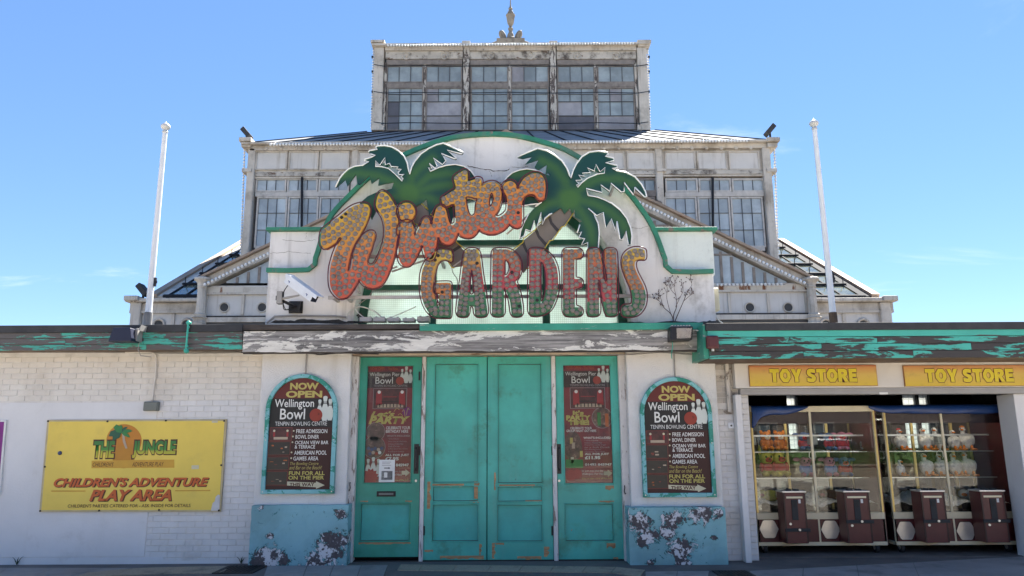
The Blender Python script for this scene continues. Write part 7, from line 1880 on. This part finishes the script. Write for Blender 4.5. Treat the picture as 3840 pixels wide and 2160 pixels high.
# ================================================================== claw machines
YM, DM = .50, .85
m_, nt_, b_s, _p = base('tube_light'); b_s.inputs['Emission Color'].default_value = (1, .93, .8, 1); b_s.inputs['Emission Strength'].default_value = 3.0; M['tube_light'] = m_
def zm(py, Y=YM): return W(3300, py, Y)[1]
def machine(a, b, consoles, hexes, mid, label):
    X0, X1 = W(a, 1785, YM)[0], W(b, 1785, YM)[0]; xm_ = W(mid, 1785, YM)[0]
    e = empty('claw_machine', ((X0+X1)/2, YM+DM/2, 0.01), label, 'claw machine', 'claw machines in the shop opening')
    zt, zgt, zg, zc_, zp, zb = zm(1521), zm(1542), zm(1921), zm(1946), zm(2031), zm(2045)
    w = .035
    for x, y in ((X0, YM), (X1-w, YM), (X0, YM+DM-w), (X1-w, YM+DM-w)):
        MB().box(x, x+w, y, y+w, zb, zt-.08).build('corner_post', M['cream_trim' if y == YM else 'gold_trim'], e, bevel=.004)
        MB().box(x+.004, x+w-.004, y-.004 if y == YM else y, y+.002, zg, zgt).build('trim_strip', M['gold_trim'], e)
    MB().box(xm_-.016, xm_+.016, YM+.002, YM+.03, zg, zgt).build('centre_post', M['cream_trim'], e, bevel=.003)
    for t in (.38, .72):
        x = X0+(X1-X0)*t; MB().box(x-.018, x+.018, YM+.50, YM+.53, zg, zt-.1).build('inner_post', M['gold_trim'], e)
    MB().box(X0, X1, YM-.004, YM+DM, zgt, zt).build('header', M['cream_trim'], e, bevel=.006)
    MB().box(X0+.04, X1-.04, YM+.045, YM+.055, zgt-.17, zgt-.002).build('lamp_shade', M['maroon_dark'], e)
    MB().box(X0, X1, YM-.006, YM+.05, zc_, zg).build('rail', M['cream_trim'], e, bevel=.004)
    MB().box(X0, X1, YM-.006, YM+DM, zb, zp).build('base_rail', M['cream_trim'], e, bevel=.004)
    MB().box(X0+.005, X1-.005, YM, YM+.02, zp, zc_).build('lower_panel', M['maroon'], e)
    MB().box(X0+.01, X1-.01, YM+.021, YM+DM, zp+.0, zc_+.01).build('lower_cabinet', M['maroon_dark'], e)
    MB().box(xm_-.012, xm_+.012, YM-.005, YM-.0005, zp, zc_).build('panel_strip', M['cream_trim'], e)
    MB().box(X1-.012, X1+.03, YM+.04, YM+DM, zb, zt-.05).build('side_panel', M['maroon'], e)
    for x0_, x1_ in ((X0+w, xm_-.017), (xm_+.017, X1-w)):
        MB().box(x0_, x1_, YM+.012, YM+.018, zg, zgt).build('front_pane', M['machine_glass'], e)
    MB().box(X0+.002, X0+.008, YM+w, YM+DM-w, zg, zgt).build('side_pane', M['machine_glass'], e)
    MB().box(X0+w, X1-w, YM+DM-.02, YM+DM-.014, zg, zgt).build('back_pane', M['shelf_glass'], e)
    for py in (1690, 1786):
        z_ = W(3300, py, YM+.5)[1]
        MB().box(X0+w, X1-w, YM+.28, YM+DM-.03, z_-.012, z_-.004).build('shelf', M['shelf_glass'], e)
        MB().box(X0+w, X1-w, YM+.270, YM+.279, z_-.014, z_-.002).build('shelf_edge', M['steel'], e)
    # loose white filling
    nx, ny = 44, 12; mb = MB(); vs = []; fs = []
    for i in range(nx+1):
        for j in range(ny+1):
            vs.append((X0+w+(X1-X0-2*w)*i/nx, YM+.03+(DM-.1)*j/ny, zg-.01+ (0.20+.05*math.sin(i*.5)+random.uniform(-.018, .018))*(.55+.45*j/ny)))
    for i in range(nx):
        for j in range(ny):
            q_ = i*(ny+1)+j; fs.append((q_, q_+ny+1, q_+ny+2, q_+1))
    o = mb.add(vs, fs).build('filling', M['stuffing'], e); tag(o, kind='stuff')
    MB().box(X0+.08, X1-.08, YM+.075, YM+.10, zgt-.09, zgt-.065).build('lamp_tube', M['tube_light'], e)
    # small glass bins at the front
    for cpx in consoles:
        xa = W(cpx[0]-104, 1870, YM)[0]; xb_ = W(cpx[0]-14, 1870, YM)[0]
        MB().box(max(xa, X0+w), xb_, YM+.20, YM+.206, zg, zm(1825)).build('bin_pane', M['shelf_glass'], e)
    # gantry and claws
    zr_ = W(3300, 1632, YM+.35)[1]
    MB().box(X0+w, X1-w, YM+.34, YM+.36, zr_-.012, zr_+.012).build('gantry_rail', M['steel'], e)
    MB().box(X0+w, X1-w, YM+.52, YM+.54, zr_-.012, zr_+.012).build('gantry_rail', M['steel'], e)
    for t in (.06, .56):
        x = X0+(X1-X0)*t
        cb = MB().box(x-.05, x+.06, YM+.30, YM+.42, zr_-.13, zr_-.02).build('claw_carriage', M['grey_plastic'], e, bevel=.006)
        MB().cyl((x, YM+.36, zr_-.22), (x, YM+.36, zr_-.13), .012, n=8).build('claw_rod', M['steel'], cb)
        for k in range(3):
            a_ = k*2.1+.5; c_, s_ = math.cos(a_), math.sin(a_)
            MB().tube([(x, YM+.36, zr_-.21), (x+.05*c_, YM+.36+.05*s_, zr_-.25), (x+.055*c_, YM+.36+.055*s_, zr_-.31), (x+.02*c_, YM+.36+.02*s_, zr_-.34)], .007, 5).build('claw_finger', M['steel'], cb)
    # price cards
    for t, py, m in ((.16, 1690, 0), (.62, 1552, 1)):
        x = X0+(X1-X0)*t; z_ = zm(py)
    q_ = rect(hexes[0][2], 1556, hexes[0][2]+62, 1580, YM+.1)
    MB().box(q_[0], q_[1], YM+.10, YM+.103, q_[2], q_[3]).build('price_card', M['paint_white'], e)
    for k in range(2): MB().box(q_[0]+.03, q_[1]-.08+.04*k, YM+.0975, YM+.0995, q_[3]-.035-.03*k, q_[3]-.02-.03*k).build('card_print', M['ink_grey'], e)
    # hexagonal prize doors
    for hx_, hy, _ in hexes:
        X, Z = W(hx_, hy, YM-.008); r_ = .135
        pts = [(X+r_*a_, Z+r_*b_) for a_, b_ in ((-.98, 0), (-.60, .78), (-.45, .88), (.45, .88), (.60, .78), (.98, 0), (.60, -.78), (.45, -.88), (-.45, -.88), (-.60, -.78))]
        MB().prism([(X+(x-X)*1.07, Z+(z_-Z)*1.07) for x, z_ in pts], YM-.004, YM+.001).build('prize_door_rim', M['maroon_dark'], e)
        MB().prism(pts, YM-.010, YM-.0045).build('prize_door', M['mirror'], e)
    # control consoles
    for ca, cb_ in consoles:
        Yc = YM-.27
        xa, xb_ = W(ca, 1940, Yc)[0], W(cb_, 1940, Yc)[0]; zt_c, zb_c = W(3300, 1846, Yc)[1], W(3300, 2037, Yc)[1]
        c = MB().box(xa, xb_, Yc, YM-.012, zb_c, zt_c).build('console', M['maroon'], e, bevel=.006)
        for s in (xa, xb_-.02): MB().box(s, s+.02, Yc-.004, Yc+.01, zb_c+.01, zt_c-.002).build('edge_strip', M['maroon_dark'], c)
        MB().box(xa-.012, xb_+.012, Yc-.012, YM-.012, zt_c+.001, zt_c+.022).build('console_top', M['steel'], c, bevel=.004)
        for t in (.33, .68):
            x = xa+(xb_-xa)*t; MB().box(x-.04, x+.04, Yc+.05, Yc+.11, zt_c+.0225, zt_c+.045).build('button', M['rubber'], c, bevel=.008)
        MB().box(xa+.04, xb_-.04, Yc-.004, Yc-.0005, zt_c-.075, zt_c-.05).build('label_strip', M['cream_trim'], c)
        xc_ = (xa+xb_)/2
        MB().box(xc_-.05, xc_+.035, Yc-.010, Yc-.0005, zt_c-.36, zt_c-.09).build('coin_mech', M['rubber'], c, bevel=.004)
        MB().box(xc_-.03, xc_+.01, Yc-.014, Yc-.0105, zt_c-.19, zt_c-.11).build('coin_slot', M['iron'], c)
        MB().box(xc_+.05, xc_+.08, Yc-.004, Yc-.0005, zt_c-.14, zt_c-.09).build('price_sticker', M['paint_white'], c)
        zs_ = zt_c-.385 if cb_ > 3100 else zt_c-.49
        MB().box(xa-.01, xb_+.03, Yc-.02, Yc-.0005, zs_-.022, zs_+.022).build('lock_bar', M['rubber'], c, bevel=.004)
        MB().cyl((xc_+.03, Yc-.035, zs_+.005), (xc_+.03, Yc-.0205, zs_+.005), .016, n=10).build('padlock', M['steel'], c)
        MB().cyl((xa+.07, Yc-.01, zs_+(.08 if zs_ < zt_c-.45 else -.05)), (xa+.07, Yc-.0005, zs_+(.08 if zs_ < zt_c-.45 else -.05)), .017, n=10).build('lock', M['steel'], c)
    # castors
    for x in (X0+.11, X1-.12):
        for y in (YM+.10, YM+DM-.15):
            wv = MB().cyl((x-.022, y, .077), (x+.022, y, .077), .067, n=16).build('castor', M['rubber'], e)
            MB().cyl((x-.026, y, .077), (x+.026, y, .077), .03, n=10).build('castor_hub', M['steel'], wv)
            MB().box(x-.034, x-.028, y-.03, y+.03, .077, zb).box(x+.028, x+.034, y-.03, y+.03, .077, zb).build('castor_fork', M['steel'], wv)
    return e
machine(2827, 3303, ((2943, 3026), (3173, 3266)), ((2884, 1984, 3062), (3115, 1986, 0)), 3056, 'left maroon and cream claw machine full of soft toys')
machine(3335, 3794, ((3462, 3551), (3687, 3777)), ((3398, 1990, 3663), (3623, 1991, 0)), 3556, 'right maroon and cream claw machine full of white toy geese')

# ---- blue tarpaulin over the machine tops
def tarp(cols, label):
    vs = []; fs = []
    for px, t, b in cols:
        xa, za = W(px, t, YM+.22); xb_, zb_ = W(px, t, YM-.05); xc_, zc_ = W(px, b, YM-.07)
        zt_ = zm(1521)+.012
        vs += [(xb_, YM+.45, zt_+random.uniform(0, .01)), (xb_, YM+.02, zt_+random.uniform(0, .012)), (xb_, YM-.045, zt_-.02), (xb_, YM-.065+random.uniform(-.02, .015), (zt_+zc_)/2), (xc_, YM-.05+random.uniform(-.025, .015), zc_)]
    n = len(cols)
    for i in range(n-1):
        for k in range(4): fs.append((i*5+k, i*5+k+1, (i+1)*5+k+1, (i+1)*5+k))
    o = MB().add(vs, fs).build('tarpaulin', M['tarp'], None, smooth=True)
    sm_ = o.modifiers.new('s', 'SUBSURF'); sm_.levels = 2; sm_.render_levels = 2
    so = o.modifiers.new('t', 'SOLIDIFY'); so.thickness = .003
    tag(o, label, 'tarpaulin', 'blue tarpaulin pieces over the machines')
tarp([(2818, 1521, 1612), (2832, 1521, 1602), (2844, 1521, 1572), (2862, 1521, 1562), (2885, 1521, 1556), (2915, 1521, 1554), (2945, 1521, 1556), (2975, 1521, 1549), (3005, 1521, 1541), (3030, 1521, 1529)], 'blue tarpaulin folded over the top left of the left machine')
tarp([(3258, 1521, 1529), (3285, 1521, 1541), (3310, 1521, 1548), (3350, 1521, 1551), (3400, 1521, 1548), (3450, 1521, 1553), (3510, 1521, 1549), (3560, 1521, 1553), (3620, 1521, 1549), (3680, 1521, 1554), (3730, 1521, 1550), (3770, 1521, 1545), (3792, 1521, 1538)], 'long blue tarpaulin strip over the top of the right machine')

# ================================================================== soft toys
def base_pos(px, py, Y): 
    x, z = W(px, py, Y); return x, z
def bear(px, py, h, cb, ch, cacc, label, ears='round', Y=YM+.52, rz=0.0):
    x, z = base_pos(px, py, Y); s = h/63*.275
    e = empty('plush_toy', (x, Y, z), label, 'soft toy', 'soft toys in the left claw machine')
    def b(n, c, r, m, sm=True, nu=12, nv=8): return MB().ball((x+c[0]*s, Y+c[1]*s, z+c[2]*s), r[0]*s, r[1]*s, r[2]*s, nu, nv).build(n, M[m], e, smooth=sm)
    b('body', (0, 0, .30), (.27, .24, .32), cb)
    hd = b('head', (0, -.04, .72), (.29, .26, .26), ch)
    b('muzzle', (0, -.26, .66), (.15, .10, .11), cacc)
    b('nose', (0, -.36, .70), (.045, .03, .035), 'eye_black', nu=8, nv=6)
    for sx in (-1, 1):
        if ears == 'round': b('ear', (sx*.22, 0, .94), (.10, .05, .11), ch)
        elif ears == 'long': b('ear', (sx*.24, .02, 1.02), (.07, .05, .24), ch)
        elif ears == 'wide': b('ear', (sx*.40, .02, .84), (.20, .04, .10), ch)
        b('eye', (sx*.11, -.27, .78), (.045, .03, .055), 'eye_black', nu=8, nv=6)
        b('arm', (sx*.27, -.12, .36), (.09, .12, .19), cb if cacc != 'fur_red' else 'fur_red')
        b('leg', (sx*.20, -.26, .10), (.12, .20, .11), ch)
    if cacc == 'fur_red': b('shirt', (0, -.02, .34), (.29, .26, .22), 'fur_red')
    e.rotation_euler = (0, 0, rz)
    return e
Lb = 'left claw machine'
bear(2873, 1688, 64, 'fur_orange', 'fur_orange', 'fur_cream', 'orange soft toy with cream muzzle, leftmost on the top shelf', rz=.1)
bear(2927, 1688, 64, 'fur_orange', 'fur_orange', 'fur_cream', 'orange soft toy with cream muzzle, second from left on the top shelf', rz=-.1)
bear(3016, 1688, 62, 'fur_blue', 'fur_blue', 'fur_red', 'blue soft toy in red, left of the centre post on the top shelf', 'wide')
bear(3108, 1688, 60, 'fur_blue', 'fur_blue', 'fur_red', 'blue soft toy in red, right of the centre post on the top shelf', 'wide', rz=.25)
bear(3160, 1689, 64, 'fur_pink', 'fur_pink', 'fur_red', 'pink soft toy in red on the top shelf', 'wide', rz=-.2)
bear(3246, 1689, 58, 'fur_greyfur', 'fur_greyfur', 'fur_white', 'grey soft toy with white muzzle at the right end of the top shelf')
bear(2876, 1785, 82, 'fur_yellow', 'fur_yellow', 'fur_red', 'yellow soft toy with tall ears, leftmost on the lower shelf', 'long', rz=.15)
bear(2924, 1785, 84, 'fur_yellow', 'fur_yellow', 'fur_red', 'yellow soft toy with tall ears, second from left on the lower shelf', 'long', rz=.2)
bear(3022, 1786, 66, 'fur_ltblue', 'fur_pink', 'fur_pink', 'pink soft toy in pale blue, left of the centre post on the lower shelf', 'wide')
bear(3112, 1786, 66, 'fur_ltblue', 'fur_pink', 'fur_pink', 'pink soft toy in pale blue, right of the centre post on the lower shelf', 'wide', rz=.2)
bear(3170, 1786, 66, 'fur_blue', 'fur_blue', 'fur_red', 'blue soft toy in red on the lower shelf', 'wide', rz=-.1)
bear(3272, 1786, 58, 'fur_greyfur', 'fur_greyfur', 'fur_white', 'grey soft toy with white muzzle at the right end of the lower shelf')
def goose(px, py, h, label, Y=YM+.52, rz=0.0, hat=None):
    x, z = base_pos(px, py, Y); s = h/70*.315
    e = empty('plush_goose', (x, Y, z), label, 'soft toy', 'toy geese in the right claw machine')
    def b(n, c, r, m, Mx=None): return MB().ball((x+c[0]*s, Y+c[1]*s, z+c[2]*s), r[0]*s, r[1]*s, r[2]*s, 12, 8, Mx).build(n, M[m], e, smooth=True)
    b('body', (.03, 0, .40), (.30, .27, .36), 'fur_white', Matrix.Rotation(.25, 3, 'Y'))
    b('neck', (-.10, -.03, .76), (.10, .10, .20), 'fur_white')
    b('head', (-.11, -.06, .93), (.13, .13, .11), 'fur_white')
    b('beak', (-.16, -.20, .91), (.07, .12, .045), 'fur_beak')
    for sx in (-1, 1):
        b('eye', (-.11+sx*.09, -.14, .97), (.02, .02, .025), 'eye_black')
        b('wing', (.03+sx*.24, .02, .46), (.08, .18, .22), 'fur_white')
        b('leg', (sx*.15, -.20, .13), (.06, .10, .12), 'fur_beak')
        b('foot', (sx*.19+.04, -.30, .05), (.13, .13, .05), 'fur_beak')
    if hat: b('hat', (-.11, -.04, 1.02), (.11, .11, .08), hat)
    e.rotation_euler = (0, 0, rz); return e
for i, (px, py, h, rz, hat, lab) in enumerate(((3381, 1700, 66, .3, 'fur_red', 'white toy goose in a red hat, leftmost on the upper shelf'), (3472, 1702, 70, .1, None, 'white toy goose on the upper shelf, second from left'), (3519, 1703, 72, -.2, None, 'white toy goose on the upper shelf, left of the centre post'), (3582, 1701, 64, .2, None, 'white toy goose on the upper shelf, just right of the centre post'), (3627, 1701, 74, -.3, 'fur_beak', 'white toy goose in an orange hat, rightmost on the upper shelf'),
        (3379, 1782, 50, .6, None, 'small white toy goose, leftmost on the lower shelf'), (3477, 1783, 70, .1, None, 'white toy goose on the lower shelf, second from left'), (3534, 1783, 68, 0, None, 'white toy goose on the lower shelf, left of the centre post'), (3586, 1782, 70, .15, None, 'white toy goose on the lower shelf, just right of the centre post'), (3634, 1783, 74, -.35, None, 'white toy goose, rightmost on the lower shelf'))):
    goose(px, 1689 if py < 1750 else 1785, h, lab, rz=rz, hat=hat)
zfil = zm(1921)+.17
def lump(px, Y, cols, label, n=3, grp='soft toys lying in the filling'):
    x = W(px, 1850, Y)[0]
    e = empty('plush_toy', (x, Y, zfil-.03), label, 'soft toy', grp)
    MB().ball((x, Y, zfil+.03), .12, .09, .08, 12, 8).build('body', M[cols[0]], e, smooth=True)
    MB().ball((x-.13, Y-.03, zfil+.05), .07, .07, .065, 12, 8).build('head', M[cols[0]], e, smooth=True)
    MB().ball((x-.16, Y-.10, zfil+.045), .035, .045, .025, 10, 6).build('muzzle', M[cols[1]], e, smooth=True)
    for k in (-1, 1): MB().ball((x+.10, Y-.08, zfil+.02+.03*k), .05, .05, .025, 10, 6).build('foot', M[cols[1]], e, smooth=True)
lump(3642, YM+.34, ('fur_white', 'fur_beak'), 'white toy goose lying in the filling behind the rightmost console')
lump(3690, YM+.5, ('fur_white', 'fur_beak'), 'white toy goose lying in the filling at the right end')
lump(3480, YM+.5, ('fur_greyfur', 'fur_greyfur'), 'grey soft toy lying in the filling left of the centre post')
lump(2890, YM+.45, ('fur_yellow', 'fur_red'), 'yellow soft toy lying in the filling at the left end')
lump(2955, YM+.40, ('fur_cream', 'fur_brown'), 'cream soft toy lying in the filling behind the leftmost console')
lump(3115, YM+.45, ('fur_brown', 'fur_red'), 'brown soft toy lying in the filling right of the centre post')
lump(3200, YM+.55, ('fur_ltblue', 'fur_blue'), 'pale blue soft toy lying in the filling')

# ================================================================== street opposite (seen in the glass)
M['hedge_leaf'] = mat('hedge_leaf', (0.06, 0.11, 0.025), .6, .4, 1.5)
M['house_wall'] = mat('house_wall', (0.075, 0.055, 0.045), .8, .1, .5)
M['house_roof'] = mat('house_roof', (0.12, 0.07, 0.06), .8, .2, 1)
M['house_frame'] = flat('house_frame', (0.25, 0.24, 0.22), .6)
M['house_glass'] = flat('house_glass', (0.05, 0.06, 0.07), .1)
M['car_paint'] = flat('car_paint', (0.03, 0.03, 0.035), .25, .6); M['car_red'] = flat('car_red', (0.16, 0.012, 0.012), .25, .6); M['car_silver'] = flat('car_silver', (0.4, 0.41, 0.42), .25, .6, .5)
o = MB().box(-30, 30, -20.4, -20.0, 0, .45).box(-30, 30, -20.45, -19.95, .451, .52).build('planter_wall', M['kerb']); tag(o, 'long low stone wall across the road, reflected in the machine glass', 'wall')
mb = MB(); rr = random.Random(3)
for k in range(9000):
    c = Vector((rr.uniform(-30, 30), rr.uniform(-21.2, -20.1), .5+rr.random()**.7*.75+.08*math.sin(k)))
    u = Vector((rr.gauss(0, 1), rr.gauss(0, 1), rr.gauss(0, 1))).normalized()*.07; v = u.orthogonal().normalized()*.045
    mb.add([c-u, c+v, c+u, c-v], [(0, 1, 2, 3)])
hg = empty('hedge', (0, -20.7, .45), 'trimmed green hedge behind the low wall across the road, reflected in the glass', 'hedge')
o = mb.build('leaves', M['hedge_leaf'], hg); tag(o, kind='stuff')
MB().box(-30, 30, -21.0, -20.4, .45, 1.0).build('hedge_core', M['hedge_leaf'], hg)
for i, (x, m, lab) in enumerate(((4.5, 'car_paint', 'dark car parked across the road, reflected in the left machine'), (9.8, 'car_red', 'red car parked across the road, reflected in the right machine'), (15.2, 'car_silver', 'silver car parked across the road, farthest right in the reflections'))):
    e = empty('parked_car', (x, -24, 0), lab, 'car', 'cars parked across the road')
    lo = [(-2.1, .35), (2.1, .35), (2.15, .75), (1.9, .95), (1.0, 1.02), (-1.7, 1.02), (-2.1, .85)]
    MB().prism([(x+a, b) for a, b in lo], -24.85, -23.15).build('body', M[m], e, bevel=.08)
    up = [(1.0, 1.021), (.35, 1.50), (-.2, 1.58), (-1.2, 1.55), (-1.85, 1.021)]
    MB().prism([(x+a, b) for a, b in up], -24.7, -23.3).build('cabin', M[m], e, bevel=.06)
    for a0, a1 in ((-.45, .75), (-1.55, -.52)):
        MB().prism([(x+a0, 1.06), (x+a1, 1.06), (x+(a1-.35 if a1 > 0 else a1), 1.44), (x+a0+(.28 if a0 < -1 else 0), 1.46)], -23.29, -23.28).build('window', M['house_glass'], e)
    for wx in (-1.3, 1.3):
        for yy in (-24.75, -23.25):
            wv = MB().cyl((x+wx, yy-.1, .32), (x+wx, yy+.1, .32), .32, n=18).build('wheel', M['rubber'], e)
            MB().cyl((x+wx, yy-.11, .32), (x+wx, yy+.11, .32), .19, n=12).build('rim', M['steel'], wv)
hs = empty('terrace_house', (6, -42, 0), 'long brown brick terrace across the road, reflected in the machine glass', 'building')
MB().box(-24, 36, -50, -42, 0, 7).build('wall', M['house_wall'], hs)
MB().add([(-24.3, -41.6, 7), (36.3, -41.6, 7), (36.3, -46, 10), (-24.3, -46, 10), (-24.3, -50.4, 7), (36.3, -50.4, 7)], [(0, 1, 2, 3), (3, 2, 5, 4), (0, 3, 4), (1, 5, 2), (0, 4, 5, 1)]).build('roof', M['house_roof'], hs)
for k in range(15):
    for zf_ in (1.0, 4.3):
        x = -22+4*k
        w_ = MB().box(x-.75, x+.75, -42, -41.93, zf_-.1, zf_+1.7).build('window', M['house_frame'], hs)
        for xx in (-.36, .36): MB().box(x+xx-.3, x+xx+.3, -41.928, -41.92, zf_, zf_+1.6).build('pane', M['house_glass'], w_)
print('bricks', nb, 'garden lamps', cnt)
